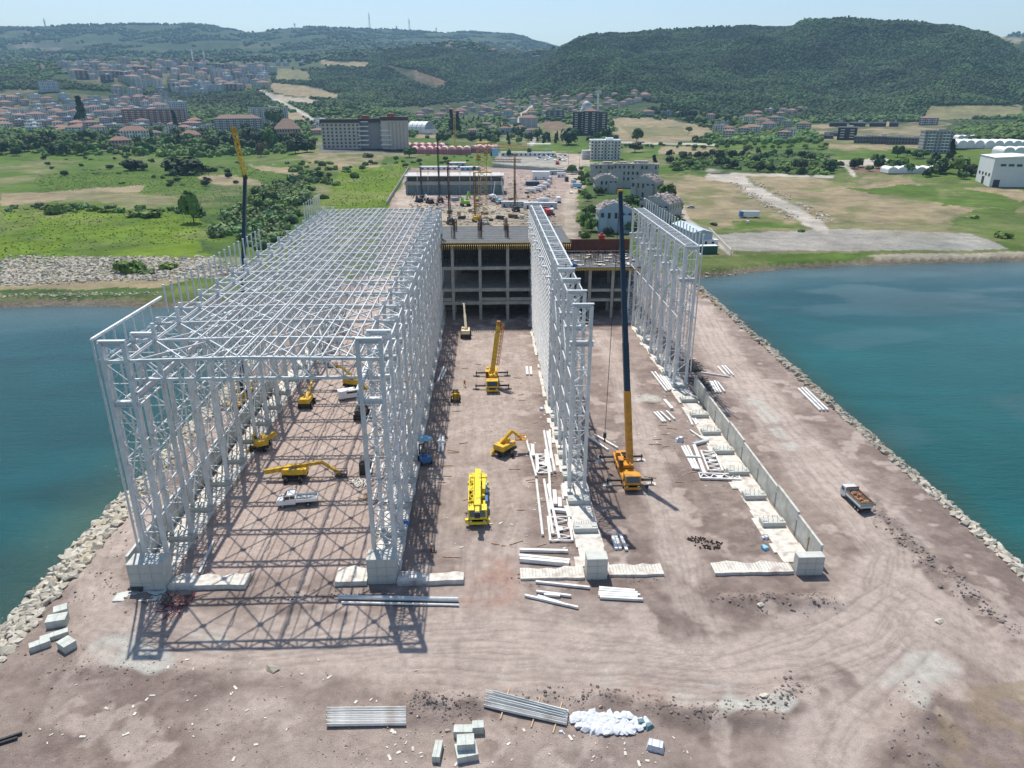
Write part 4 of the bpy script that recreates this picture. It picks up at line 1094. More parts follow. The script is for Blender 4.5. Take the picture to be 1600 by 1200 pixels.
# spoil heaps of broken concrete beside the right dirt road
pts = []
for line in ([(1135, 282), (1170, 300), (1200, 320), (1235, 340)], [(1160, 278), (1210, 300), (1260, 325), (1295, 345)]):
    for i in range(260):
        t = rr.random() * 3; k = int(t); f = t - k
        u = line[k][0] * (1 - f) + line[k + 1][0] * f; v = line[k][1] * (1 - f) + line[k + 1][1] * f
        if (int(t * 4) % 3) == 0: continue
        p = G(u, v); x, y = p.x + rr.gauss(0, 2.2), p.y + rr.gauss(0, 3); pts.append((x, y, float(H(x, y)) + .2, rr.uniform(.6, 2.2), rr.randrange(14)))
o = joined_rocks('rubble_heaps', pts, rockm); tag(o, kind='stuff')

# ------------------------------------------------------------------ vegetation
def leaf_mat(name, rgb, rnd=.3):
    m = bpy.data.materials.new(name); m.use_nodes = True; nt = m.node_tree; N = nt.nodes; L = nt.links
    p = N['Principled BSDF']; p.inputs['Roughness'].default_value = .75; p.inputs['Specular IOR Level'].default_value = .2
    oi = N.new('ShaderNodeObjectInfo'); tc = N.new('ShaderNodeTexCoord')
    n = N.new('ShaderNodeTexNoise'); n.inputs['Scale'].default_value = .9; n.inputs['Detail'].default_value = 4
    L.new(tc.outputs['Object'], n.inputs['Vector'])
    a = N.new('ShaderNodeMapRange'); a.inputs['From Min'].default_value = .3; a.inputs['From Max'].default_value = .7; a.inputs['To Min'].default_value = .6; a.inputs['To Max'].default_value = 1.45
    L.new(n.outputs[0], a.inputs['Value'])
    c = N.new('ShaderNodeMapRange'); c.inputs['To Min'].default_value = 1 - rnd; c.inputs['To Max'].default_value = 1 + rnd
    L.new(oi.outputs['Random'], c.inputs['Value'])
    mu = N.new('ShaderNodeMath'); mu.operation = 'MULTIPLY'; L.new(a.outputs[0], mu.inputs[0]); L.new(c.outputs[0], mu.inputs[1])
    gp = N.new('ShaderNodeNewGeometry'); nw_ = N.new('ShaderNodeTexNoise'); nw_.inputs['Scale'].default_value = .0075; nw_.inputs['Detail'].default_value = 5
    L.new(gp.outputs['Position'], nw_.inputs['Vector'])
    g_ = N.new('ShaderNodeMapRange'); g_.inputs['From Min'].default_value = .35; g_.inputs['From Max'].default_value = .65; g_.inputs['To Min'].default_value = .62; g_.inputs['To Max'].default_value = 1.5
    L.new(nw_.outputs[0], g_.inputs['Value']); m9 = N.new('ShaderNodeMath'); m9.operation = 'MULTIPLY'; L.new(mu.outputs[0], m9.inputs[0]); L.new(g_.outputs[0], m9.inputs[1]); mu = m9
    hs = N.new('ShaderNodeHueSaturation'); hs.inputs['Color'].default_value = (*rgb, 1)
    h2 = N.new('ShaderNodeMath'); h2.operation = 'MULTIPLY_ADD'; h2.inputs[1].default_value = .05; h2.inputs[2].default_value = .475
    rr_ = N.new('ShaderNodeMath'); rr_.operation = 'FRACT'; r3 = N.new('ShaderNodeMath'); r3.operation = 'MULTIPLY'; r3.inputs[1].default_value = 7.13
    L.new(oi.outputs['Random'], r3.inputs[0]); L.new(r3.outputs[0], rr_.inputs[0]); L.new(rr_.outputs[0], h2.inputs[0]); L.new(h2.outputs[0], hs.inputs['Hue'])
    L.new(mu.outputs[0], hs.inputs['Value']); L.new(hs.outputs[0], p.inputs['Base Color'])
    return m
leafA = leaf_mat('broad_leaves', (0.085, 0.145, 0.034)); leafB = leaf_mat('bush_leaves', (0.110, 0.180, 0.042)); leafC = leaf_mat('dark_needles', (0.036, 0.066, 0.026)); leafF = leaf_mat('forest_leaves', (0.050, 0.088, 0.027), .35)
leafD = leaf_mat('brown_leaves', (0.15, 0.11, 0.055)); leafP = leaf_mat('silver_leaves', (0.125, 0.185, 0.075))
def crown_mesh(name, mat, seed, r=1.0, h=1.0, lumps=9, leaves=38, leaf=.14, cone=False, lo=0.0):
    """leaf clumps on lumpy blobs: each leaf a small tilted quad, with a ragged inner body"""
    q = np.random.default_rng(seed); V = []; F = []
    cs = []
    for i in range(lumps):
        if cone:
            t = (i + .5) / lumps; cs.append((q.normal(0, .06), q.normal(0, .06), lo + t * h, r * (1.05 - t) * q.uniform(.85, 1.1)))
        else:
            a = q.uniform(0, 6.28); d = r * .58 * math.sqrt(q.random()); z = lo + h * (.25 + .5 * q.random()); cs.append((d * math.cos(a), d * math.sin(a), z, r * q.uniform(.30, .52)))
    for (cx, cy, cz, cr) in cs:
        n = leaves; d = q.normal(size=(n, 3)); d /= np.linalg.norm(d, axis=1)[:, None]
        d[:, 2] = np.where(d[:, 2] < -.5, -d[:, 2], d[:, 2])
        P_ = np.array((cx, cy, cz)) + d * cr * q.uniform(.75, 1.12, (n, 1)) * np.array((1, 1, .85 * min(1.3, h / r) if not cone else .9))
        t = np.cross(d, q.normal(size=(n, 3))); t /= np.linalg.norm(t, axis=1)[:, None]; bt = np.cross(d, t)
        t = t + d * q.uniform(-.6, .6, (n, 1)); s = leaf * q.uniform(.6, 1.4, (n, 1))
        for k in range(n):
            b0 = len(V); a_, b_ = t[k] * s[k], bt[k] * s[k]
            V += [tuple(P_[k] - a_ - b_), tuple(P_[k] + a_ - b_ * .6), tuple(P_[k] + a_ * .8 + b_), tuple(P_[k] - a_ * .7 + b_)]; F.append((b0, b0 + 1, b0 + 2, b0 + 3))
        # inner body, a rough octahedron
        b0 = len(V); c_ = cr * .78
        for o_ in ((1, 0, 0), (0, 1, 0), (-1, 0, 0), (0, -1, 0), (0, 0, .9), (0, 0, -.8)): V.append((cx + o_[0] * c_, cy + o_[1] * c_, cz + o_[2] * c_))
        F += [(b0, b0 + 1, b0 + 4), (b0 + 1, b0 + 2, b0 + 4), (b0 + 2, b0 + 3, b0 + 4), (b0 + 3, b0, b0 + 4), (b0 + 1, b0, b0 + 5), (b0 + 2, b0 + 1, b0 + 5), (b0 + 3, b0 + 2, b0 + 5), (b0, b0 + 3, b0 + 5)]
    me = bpy.data.meshes.new(name); me.from_pydata(V, [], F); me.materials.append(mat); return me
CR = {
 'tree': [crown_mesh('crown', leafA, s, 1, 1.15, 12, 34, .13, lo=.35) for s in (1, 2, 3, 4)],
 'bush': [crown_mesh('foliage', leafB, s, 1, .8, 10, 30, .13, lo=-.1) for s in (5, 6, 7, 8)],
 'silver': [crown_mesh('foliage', leafP, s, 1, .9, 11, 30, .12, lo=-.05) for s in (15, 16, 17)],
 'dark': [crown_mesh('crown', leafC, s, 1, 1.3, 12, 32, .13, lo=.2) for s in (9, 10)],
 'cypress': [crown_mesh('crown', leafC, s, .32, 1.9, 9, 30, .10, cone=True, lo=.1) for s in (11, 12)],
 'brown': [crown_mesh('crown', leafD, s, .8, 1.4, 10, 30, .13, lo=.2) for s in (13,)],
}
def _trunk(b):
    b.tube((0, 0, -.15), (0.02, 0, .55), .055, 6, .035)
    for a in (0.3, 2.2, 4.4): b.tube((0, 0, .4), (.35 * math.cos(a), .35 * math.sin(a), .85), .028, 5, .012)
_tb = MB(); _trunk(_tb); TRUNK = recalc(_tb.mesh('trunk')); TRUNK.materials.append(barkm)
def plant(kind, p, s, label, group=None, hs=1.0):
    nm, cat = dict(tree=('broadleaf_tree', 'tree'), bush=('bush', 'bush'), silver=('willow_bush', 'bush'), dark=('evergreen_tree', 'tree'), cypress=('cypress_tree', 'tree'), brown=('withered_tree', 'tree'))[kind]
    me = random.choice(CR[kind])
    if kind in ('bush', 'silver'):
        o = link(nm, me, None, p, random.random() * 6.28); o.scale = (s, s * random.uniform(.85, 1.15), s * random.uniform(.8, 1.2) * hs)
        return tag(o, label, cat, group)
    t = thing(nm, label, cat, p, random.random() * 6.28, group); t.scale = (s, s * random.uniform(.9, 1.1), s * hs * random.uniform(.9, 1.15))
    link(me.name.split('.')[0], me, t); link('trunk', TRUNK, t)
    return t
def pscat(poly, n, seed, mind=0):
    r = random.Random(seed); us = [p[0] for p in poly]; vs = [p[1] for p in poly]; out = []; g = 0
    while len(out) < n and g < n * 60:
        g += 1; u, v = r.uniform(min(us), max(us)), r.uniform(min(vs), max(vs))
        if not inpoly(np.array([u]), np.array([v]), poly)[0]: continue
        p = GT(u, v)
        if p is None: continue
        if mind and any((p - q).length < mind for q in out): continue
        out.append(p)
    return out
# explicit ones: (kind, photo column, row of the foot, half width in pixels, height factor, label)
def single(kind, u, v, hw, hs, label):
    p = GT(u, v)
    s = hw * math.hypot(p.x, p.y) / FPX / (.32 if kind == 'cypress' else 1.0)
    p.z -= .1 * s
    return plant(kind, p, s, label, None, hs)
for e in [
 ('tree', 303, 348, 19, 1.35, 'tall leafy tree standing alone in the green marsh left of the hall roof'),
 ('bush', 85, 334, 15, 1, 'dark round bush at the back edge of the bright green field, far left'),
 ('bush', 166, 332, 9, 1, 'left one of two small round bushes on the bright green field edge'),
 ('bush', 187, 332, 9, 1, 'right one of two small round bushes on the bright green field edge'),
 ('bush', 226, 338, 26, .6, 'wide low bush right of the two small round bushes'),
 ('bush', 206, 425, 22, 1, 'large green bush on the stony left shore'),
 ('silver', 228, 428, 15, .8, 'lighter bush leaning on the large bush of the stony left shore'),
 ('bush', 265, 420, 15, .9, 'round green bush on the stony shore nearest the hall'),
 ('dark', 213, 266, 20, .45, 'wide dark thicket in the middle of the left marsh'),
 ('dark', 290, 272, 30, .45, 'wide dark thicket between the marsh and the dry patch'),
 ('bush', 328, 268, 16, .8, 'green bush right of the wide dark thicket'),
 ('dark', 390, 228, 14, 1.15, 'pair of tall dark trees behind the yellow crane jib, left one'),
 ('dark', 404, 230, 11, 1.15, 'pair of tall dark trees behind the yellow crane jib, right one'),
 ('brown', 408, 245, 10, 1.2, 'withered brown tree among the green trees right of the yellow jib'),
 ('tree', 425, 232, 13, 1.3, 'green tree between the withered tree and the pavilion'),
 ('tree', 430, 200, 13, 1.25, 'tall light green tree in front of the white office block'),
 ('dark', 462, 240, 14, .9, 'dark tree in front of the brown hip roofed pavilion'),
 ('dark', 480, 238, 11, .9, 'dark tree right of the brown hip roofed pavilion'),
 ('bush', 462, 268, 12, .9, 'grey green bush on the dry patch above the marsh'),
 ('bush', 495, 275, 16, .8, 'bush above the last cladding posts of the hall'),
 ('bush', 555, 278, 9, 1.4, 'dark shrub in the dry field left of the site wall'),
 ('bush', 575, 246, 8, 1, 'small dark bush on the dry ground below the stepped hotel'),
 ('tree', 692, 225, 11, 1.15, 'round green tree between hotel and domed hall'),
 ('tree', 640, 246, 12, .8, 'green tree in front of the pink greenhouse roofs'),
 ('cypress', 706, 208, 5, 1, 'left tall cypress right of the domed hall'),
 ('cypress', 716, 210, 5, 1, 'right tall cypress right of the domed hall'),
 ('cypress', 131, 198, 7, .9, 'cypress left of the red brick block'), ('cypress', 275, 204, 5, .9, 'cypress right of the red brick block'),
 ('dark', 888, 226, 14, 1.1, 'big dark tree left of the dark apartment block'),
 ('tree', 995, 222, 10, 1.25, 'solitary dark green tree on the tan field behind the white villa'),
 ('tree', 992, 238, 11, .8, 'lighter tree in front of the solitary tree of the tan field'),
 ('tree', 1076, 208, 5, 1.1, 'small lone tree on the tan slope right of the solitary tree'),
 ('tree', 894, 272, 9, 1, 'roadside tree at the top of the site road'),
 ('cypress', 1022, 284, 6, .95, 'tall dark cypress right of the long grey housing block'),
 ('tree', 1040, 318, 15, 1.1, 'large green tree right of the ruined roofs'),
 ('tree', 1055, 334, 12, 1.1, 'tree at the corner of the yard right of the cladding posts'),
 ('tree', 935, 305, 9, 1, 'dark tree left of the ruined villa by the site road'),
 ('bush', 917, 330, 9, 1.3, 'bush between the site road and the nearest ruined villa'),
 ('tree', 918, 352, 12, 1, 'tree left of the nearest ruined villa'), ('tree', 925, 362, 13, 1, 'tree at the left foot of the nearest ruined villa'),
 ('bush', 960, 300, 12, .9, 'bush in front of the long grey housing block'), ('tree', 985, 325, 14, .9, 'tree in the garden between the ruined villas'),
 ('silver', 988, 350, 11, 1, 'palm like pale bush right of the dark crane boom'), ('bush', 1000, 335, 12, 1, 'bush behind the head girder of the right column row'),
 ('silver', 975, 316, 12, .9, 'pale yellow green bush right of the boom tip'), ('brown', 972, 345, 7, .8, 'reddish shrub right of the dark crane boom'),
 ('bush', 1252, 362, 7, .9, 'small bush at the end of the tan field by the gravel yard'),
 ('bush', 1568, 372, 12, .9, 'bush on the green slope by the right shore'), ('bush', 1520, 340, 10, .6, 'low dark bush in the green patch at right'),
 ('cypress', 1483, 262, 6, 1, 'left tall cypress between the white tunnels and the warehouse'), ('dark', 1470, 270, 12, 1.1, 'dark tree right of the small white tunnels'),
 ('tree', 1497, 272, 15, 1.1, 'light green tree left of the white warehouse'), ('dark', 1520, 275, 10, .9, 'dark tree nearest the white warehouse'),
 ('bush', 1400, 240, 7, 1, 'small bush right of the spoil yard'), ('tree', 1402, 246, 9, 1, 'tree left of the grey tilted block'), ('tree', 1433, 248, 10, .8, 'tree in front of the grey tilted block'),
 ('dark', 770, 246, 4, 1.6, 'slim palm beside the site entrance strip'), ('dark', 795, 245, 4, 1.6, 'second slim palm on the site entrance strip'), ('dark', 827, 244, 4, 1.6, 'third slim palm on the site entrance strip'),
]: single(*e)
def grove(kinds, poly, n, smin, smax, label, group, seed, mind=2, hs=1.0):
    for p in pscat(poly, n, seed, mind):
        k = random.choice(kinds); s = random.uniform(smin, smax); p.z -= .1 * s
        lab = label.replace('#', {'tree': 'leafy', 'bush': 'green', 'silver': 'pale grey green', 'dark': 'dark', 'cypress': 'slim dark', 'brown': 'withered'}[k])
        plant(k, p, s, lab, group + {'tree': ', leafy', 'bush': ', green', 'silver': ', pale', 'dark': ', dark', 'cypress': ', cypresses', 'brown': ''}[k], hs)
grove(['silver', 'silver', 'bush'], [(345, 340), (420, 290), (495, 272), (490, 300), (470, 345), (455, 352), (405, 400), (380, 372), (330, 375)], 150, 3.2, 6.4, '# bush in the thicket beyond the hall roof', 'thicket bushes beyond the hall roof', 21, 2.2)
grove(['bush', 'silver'], [(0, 322), (300, 326), (330, 345), (290, 335), (0, 332)], 44, 1.6, 3.6, '# bush edging the bright green field', 'bushes on the edge of the bright green field', 22, 3)
grove(['bush', 'dark'], [(60, 245), (330, 245), (440, 265), (440, 285), (300, 292), (140, 290), (60, 275)], 50, 1.6, 3.6, '# shrub scattered in the far marsh', 'shrubs of the far marsh', 23, 5, .7)
grove(['tree', 'dark', 'bush'], [(0, 225), (80, 225), (200, 205), (380, 208), (490, 205), (492, 236), (330, 246), (150, 242), (0, 244)], 165, 5.0, 8.6, '# tree in the belt below the left town', 'tree belt before the left town', 24, 7)
grove(['bush', 'bush', 'silver'], [(440, 250), (520, 252), (560, 262), (530, 285), (500, 320), (490, 285)], 36, 2.0, 4.4, '# bush on the dry slope above the hall end', 'bushes above the hall end', 25, 4)
grove(['bush', 'tree'], [(620, 240), (760, 242), (755, 252), (640, 262), (560, 268), (560, 262)], 24, 2, 3.8, '# bush behind the site huts', 'bushes behind the site huts', 26, 4)
grove(['bush', 'dark', 'bush'], [(1040, 232), (1290, 240), (1312, 274), (1190, 272), (1120, 262), (1045, 268)], 100, 3.0, 5.6, '# bush of the thicket beyond the tan field', 'thicket beyond the right tan field', 27, 4, .9)
grove(['tree', 'dark', 'cypress'], [(720, 188), (800, 195), (840, 212), (960, 212), (960, 226), (870, 226), (790, 226), (735, 224)], 85, 4.0, 7.0, '# tree among the middle village gardens', 'trees of the middle village', 28, 8)
grove(['tree', 'bush'], [(960, 224), (1120, 228), (1290, 228), (1300, 236), (1040, 234), (960, 232)], 48, 2.2, 4.0, '# tree in the hedgerow by the far road', 'hedgerow along the far field road', 29, 6)
grove(['tree', 'dark'], [(1390, 240), (1600, 262), (1600, 285), (1530, 288), (1440, 276), (1300, 262)], 40, 3.0, 5.2, '# tree in the belt around the white tunnels', 'trees around the white tunnels', 30, 6)
grove(['bush', 'tree'], [(906, 265), (922, 265), (930, 300), (925, 375), (905, 372)], 24, 2.0, 4.0, '# shrub on the verge of the site road', 'shrubs along the site road', 31, 4)
grove(['tree', 'bush', 'dark'], [(985, 320), (1040, 300), (1070, 335), (1060, 360), (990, 372), (950, 372), (950, 318)], 32, 2.4, 4.6, '# garden tree between the ruined villas', 'garden trees between the ruined villas', 32, 4)
grove(['dark', 'tree'], [(1010, 178), (1050, 168), (1140, 190), (1150, 205), (1060, 190)], 46, 5, 8, '# tree of the wood behind the red roofed village', 'wood behind the red roofed village', 33, 9)
# forest on the hills: instanced crowns on points
def clump(seed, mat):
    import bmesh
    bm = bmesh.new(); bmesh.ops.create_icosphere(bm, subdivisions=2, radius=1.0); r = random.Random(seed)
    for v in bm.verts:
        k = 1 + r.uniform(-.28, .22); v.co = Vector((v.co.x * k, v.co.y * k, v.co.z * k * 1.05 + .45))
    me = bpy.data.meshes.new('crown_shape'); bm.to_mesh(me); bm.free(); me.materials.append(mat); return me
def scatter_nodes(name, pts, scales, me_, kind='stuff'):
    me = bpy.data.meshes.new(name); P_ = np.array(pts, np.float32)
    me.vertices.add(len(P_)); me.vertices.foreach_set('co', P_.ravel())
    a = me.attributes.new('size', 'FLOAT', 'POINT'); a.data.foreach_set('value', np.array(scales, np.float32)); me.update()
    o = link(name, me)
    src = bpy.data.objects.new('crown_source', me_)          # not linked to the scene: only instanced
    ng = bpy.data.node_groups.new(name, 'GeometryNodeTree')
    ng.interface.new_socket('Geometry', in_out='INPUT', socket_type='NodeSocketGeometry'); ng.interface.new_socket('Geometry', in_out='OUTPUT', socket_type='NodeSocketGeometry')
    N = ng.nodes; L = ng.links
    gi = N.new('NodeGroupInput'); go = N.new('NodeGroupOutput'); ip = N.new('GeometryNodeInstanceOnPoints'); oi = N.new('GeometryNodeObjectInfo'); oi.inputs['Object'].default_value = src
    na = N.new('GeometryNodeInputNamedAttribute'); na.data_type = 'FLOAT'; na.inputs['Name'].default_value = 'size'
    rv = N.new('FunctionNodeRandomValue'); rv.data_type = 'FLOAT'; rv.inputs[3].default_value = 6.28
    cx = N.new('ShaderNodeCombineXYZ'); L.new(rv.outputs[1], cx.inputs[2])
    L.new(gi.outputs[0], ip.inputs['Points']); L.new(oi.outputs['Geometry'], ip.inputs['Instance']); L.new(na.outputs[0], ip.inputs['Scale']); L.new(cx.outputs[0], ip.inputs['Rotation'])
    L.new(ip.outputs[0], go.inputs[0])
    md = o.modifiers.new('scatter', 'NODES'); md.node_group = ng
    return tag(o, kind=kind)
def forest_points(polys, n, rmin, rmax, seed, thr=.0, umin=-60, umax=1660):
    q = np.random.default_rng(seed); out = np.zeros((0, 3))
    u = q.uniform(umin, umax, n * 4); r = np.sqrt(q.uniform(rmin ** 2, rmax ** 2, n * 4))
    a_ = (u - 800) * math.cos(PITCH) / FPX; X_ = a_ * ca + sa; Y_ = -a_ * sa + ca; l_ = np.hypot(X_, Y_); x = X_ / l_ * r; y = Y_ / l_ * r
    z = H(x, y); U_, V_ = PX(x, y, z); m_ = np.zeros(x.shape, bool)
    for p in polys: m_ |= inpoly(U_ + q.normal(0, 4, U_.shape), V_ + q.normal(0, 1.5, U_.shape), p)
    for e in COVER:
        if e[0] == 'p' and e[1] in ('tan', 'sand', 'dry', 'road', 'brown', 'town'): m_ &= ~inpoly(U_, V_, e[2])
        elif e[0] == 'l': m_ &= distline(U_, V_, e[2]) > e[4] * 1.4
    if thr: m_ &= fbm(x, y, 260, 4, 131) > thr
    return np.stack([x, y, z], 1)[m_][:n]
FP = forest_points(FOREST, 135000, 1250, 3500, 41)
q = np.random.default_rng(5)
scl = q.uniform(1.6, 4.6, len(FP)) * (.8 + .5 * fbm(FP[:, 0], FP[:, 1], 90, 3, 133))
sel = q.random(len(FP)) < .5
scatter_nodes('forest', FP[sel], scl[sel], clump(1, leafF)); scatter_nodes('forest', FP[~sel], scl[~sel], clump(2, leafF))
FAR = forest_points([[(-60, 30), (1660, 30), (1660, 140), (-60, 125)]], 26000, 3300, 7400, 43, .47)
scatter_nodes('far_woodland', FAR, q.uniform(5, 12, len(FAR)), clump(3, leafF))
# open scrub and hedges on the middle slopes
TB = forest_points([[(0, 206), (200, 205), (380, 208), (490, 208), (492, 238), (330, 245), (150, 242), (0, 242)], [(720, 190), (840, 195), (880, 215), (960, 214), (960, 226), (735, 226)], [(1390, 242), (1600, 262), (1600, 284), (1440, 276)], [(0, 150), (300, 160), (320, 205), (0, 205)], [(1110, 192), (1250, 190), (1250, 224), (1120, 226)]], 3800, 560, 1900, 46, .44)
scatter_nodes('mixed_undergrowth', TB, q.uniform(1.8, 4.6, len(TB)), clump(6, leafA))
TK = forest_points([[(350, 335), (420, 292), (495, 274), (488, 302), (468, 345), (402, 398), (380, 370), (335, 372)], [(1040, 236), (1290, 243), (1312, 274), (1120, 264), (1045, 268)]], 1500, 240, 1100, 47, 0)
scatter_nodes('thicket_undergrowth', TK, q.uniform(.8, 2.6, len(TK)), clump(7, leafB))
HB = forest_points([[(-60, 100), (640, 100), (860, 150), (1050, 190), (1600, 168), (1660, 235), (900, 225), (640, 215), (500, 205), (0, 205)]], 8000, 1000, 3000, 44, .47)
scatter_nodes('hillside_scrub', HB, q.uniform(2.2, 5.0, len(HB)), clump(4, leafA))
GR = forest_points([[(0, 328), (330, 326), (420, 350), (350, 405), (0, 405)], [(60, 250), (330, 240), (480, 280), (460, 340), (330, 320), (60, 300)], [(540, 262), (640, 258), (605, 322), (500, 328)], [(1330, 295), (1480, 283), (1600, 312), (1600, 395), (1500, 362), (1500, 325)]], 6000, 240, 760, 45, .40)
scatter_nodes('tall_weeds', GR, q.uniform(.12, .42, len(GR)), clump(5, leaf_mat('marsh_grass', (0.16, 0.25, 0.04))))
# orchard rows, right
for j in range(7):
    for i in range(13):
        p = GT(1492 + j * 3 + i * 9.5, 187 + j * 2.9)
        if p is not None and random.random() < .93: plant('bush', p, random.uniform(2.0, 2.8), 'small round orchard tree above the white tunnels', 'orchard rows above the white tunnels').name = 'orchard_tree'
# ------------------------------------------------------------------ machines
def wheel(parent, x, y, r=.55, w=.42, name='wheel', z=None):
    def f(b): b.tube((-w / 2, 0, 0), (w / 2, 0, 0), r, 14)
    def g(b): b.tube((-w / 2 - .02, 0, 0), (w / 2 + .02, 0, 0), r * .5, 10)
    o = part(name, ('wh', r, w), f, parent, blackm, (x, y, r if z is None else z)); part('rim', ('rim', r, w), g, o, greyp)
    return o
def P(nm, mat, parent, fn):
    b = MB(); fn(b); return b.build(nm, mat, parent)
def telescope(parent, p0, p1, secs, tipname='boom_head'):
    """boom sections from p0 to p1: list of (fraction end, width, height, material)"""
    p0 = Vector(p0); p1 = Vector(p1); f0 = 0
    for (f1, w, h, mt) in secs:
        P('boom_section', mt, parent, lambda b: b.bar(p0.lerp(p1, max(0, f0 - .02)), p0.lerp(p1, f1), w, h)); f0 = f1
def crane(label, loc, rz, body, boom, outr=3.4, L=11.5, W=2.7, stowed=False, lattice=False, hookat=None, deckm_=None):
    """truck crane, local +y is the cab end; boom = list of world-local points (pivot, tip) and sections"""
    t = thing('mobile_crane', label, 'mobile crane', loc, rz)
    P('carrier', body, t, lambda b: (b.box((0, 0, 1.05), (W, L, .5)), b.box((0, -1, 1.38), (W * .82, L * .75, .2)), b.box((0, L / 2 - 2.6, 1.45), (W * .96, 1.6, .35)), b.box((-W / 2 + .25, -2.2, .75), (.45, 1.8, .5)), b.box((W / 2 - .25, 1.6, .75), (.45, 1.4, .5))))
    P('chassis_frame', darkst, t, lambda b: b.box((0, 0, .72), (1.2, L * .96, .35)))
    cb = P('cab', body, t, lambda b: b.prism([(L / 2 - 1.9, .8), (L / 2, .8), (L / 2, 1.7), (L / 2 - .35, 2.75), (L / 2 - 1.9, 2.85)], 'x', -W / 2 + .05, W / 2 - .05))
    P('windscreen', glass, cb, lambda b: b.quad((-W / 2 + .25, L / 2 + .012, 1.72), (W / 2 - .25, L / 2 + .012, 1.72), (W / 2 - .3, L / 2 - .29, 2.64), (-W / 2 + .3, L / 2 - .29, 2.64)))
    for s in (-1, 1):
        P('side_window', glass, cb, lambda b: b.box((s * (W / 2 - .04), L / 2 - 1.05, 2.15), (.03, 1.1, .7)))
        P('headlight', whitep, cb, lambda b: b.box((s * (W / 2 - .4), L / 2 + .02, 1.05), (.4, .05, .18)))
        P('mirror', darkst, cb, lambda b: (b.box((s * (W / 2 + .25), L / 2 - .2, 2.2), (.12, .15, .5)), b.bar((s * (W / 2), L / 2 - .3, 2.5), (s * (W / 2 + .25), L / 2 - .2, 2.4), .05)))
    P('bumper', body, cb, lambda b: b.box((0, L / 2 + .1, .75), (W + .05, .25, .4)))
    for y in (L / 2 - 1.6, L / 2 - 3.4, -L / 2 + 3.2, -L / 2 + 1.6):
        for s in (-1, 1): wheel(t, s * (W / 2 - .22), y)
    if outr:
        for y in (L / 2 - 2.6 if outr > 3 else 2, -L / 2 + .7):
            for s in (-1, 1):
                o = P('outrigger', darkst, t, lambda b: (b.box((s * (outr + W / 2) / 2, y, .85), (outr - W / 2 + .4, .35, .3)), b.tube((s * outr, y, .12), (s * outr, y, 1.25), .09, 8)))
                P('outrigger_pad', concp if body is orange else darkst, o, lambda b: (b.tube((s * outr, y, .0), (s * outr, y, .14), .42, 10), b.box((s * outr, y, .03), (1.5, 1.0, .06))))
    py = -.9
    sp = P('superstructure', body, t, lambda b: (b.tube((0, py, 1.35), (0, py, 1.65), 1.05, 14), b.box((0, py - .3, 1.9), (W * .75, 3.6, .5)), b.box((-.95, py - .6, 2.5), (.5, 2.6, .8)), b.box((.5, py - 1.0, 2.45), (.35, 1.8, .7)), b.box((0, py - 2.5, 2.2), (W * .95, .9, 1.1))))
    oc = P('operator_cab', glass, sp, lambda b: b.prism([(py + .2, 1.9), (py + 1.9, 1.9), (py + 1.7, 3.1), (py + .3, 3.2)], 'x', .75, 1.45)); P('cab_frame', body, oc, lambda b: (b.box((1.1, py + 1.0, 3.24), (.76, 1.5, .08)), b.box((1.1, py + 1, 1.95), (.78, 1.7, .2))))
    P('winch', darkst, sp, lambda b: (b.tube((-.5, py - 1.7, 2.75), (.5, py - 1.7, 2.75), .32, 10), b.tube((-.45, py - .9, 2.7), (.45, py - .9, 2.7), .25, 10)))
    return t
def boomset(t, pivot, tip, secs, head, cyl=True):
    telescope(t, pivot, tip, secs)
    P('boom_head', head, t, lambda b: (b.box(tuple(Vector(tip)), (.75, .6, .7)), b.tube((tip[0] - .4, tip[1], tip[2] - .2), (tip[0] + .4, tip[1], tip[2] - .2), .28, 10)))
    if cyl:
        m_ = Vector(pivot).lerp(Vector(tip), min(.35, 5.5 / (Vector(tip) - Vector(pivot)).length)); a = Vector((0, 1.3 if tip[1] > pivot[1] else -1.3, 1.9))
        P('luffing_cylinder', darkst, t, lambda b: b.tube(Vector((pivot[0], pivot[1], 0)) + a, m_, .16, 8))
def loc_of(u, v): p = G(u, v); return (p.x, p.y, float(pierz(np.array([p.x]), np.array([p.y]))[0]) * .5)
def tolocal(root, P_): 
    m_ = Matrix.Translation(root.location) @ Matrix.Rotation(root.rotation_euler.z, 4, 'Z'); return m_.inverted() @ Vector(P_)
# yellow crane in the middle bay, boom raised away from the camera, lattice extension along its side
c1 = crane('yellow mobile crane on outriggers with raised yellow boom in the middle bay', loc_of(769, 600), math.pi, yellow, None, 3.6)
tip = tolocal(c1, AT(779, 504, 153.5)); piv = Vector((0, .9, 3.0))
piv = Vector((0, .3, 2.9))
boomset(c1, piv, tip, [(.80, .95, 1.15, yellow), (.93, .8, .95, yellow), (1.0, .65, .8, orange)], orange)
def lat(b, p, q, w=.5, n=12, r=.06):
    p, q = Vector(p), Vector(q); d = (q - p).normalized(); a = d.cross(Vector((0, 0, 1))).normalized() * w / 2; c = a.cross(d).normalized() * w / 2
    cs = [a + c, a - c, -a - c, -a + c]
    for k in cs: b.bar(p + k, q + k, r * 1.4)
    for i in range(n):
        for j in range(4):
            k0, k1 = cs[j], cs[(j + 1) % 4]
            b.bar(p.lerp(q, i / n) + k0, p.lerp(q, (i + 1) / n) + (k1 if i % 2 else k0) * 1.0 + (0 * a), r) if False else b.bar(p.lerp(q, i / n) + (k0 if i % 2 else k1), p.lerp(q, (i + 1) / n) + (k1 if i % 2 else k0), r)
off = Vector((-.95, 0, .2))
P('lattice_jib', orange, c1, lambda b: lat(b, piv + (tip - piv) * .12 + off, piv + (tip - piv) * .97 + off, .6, 12, .07))
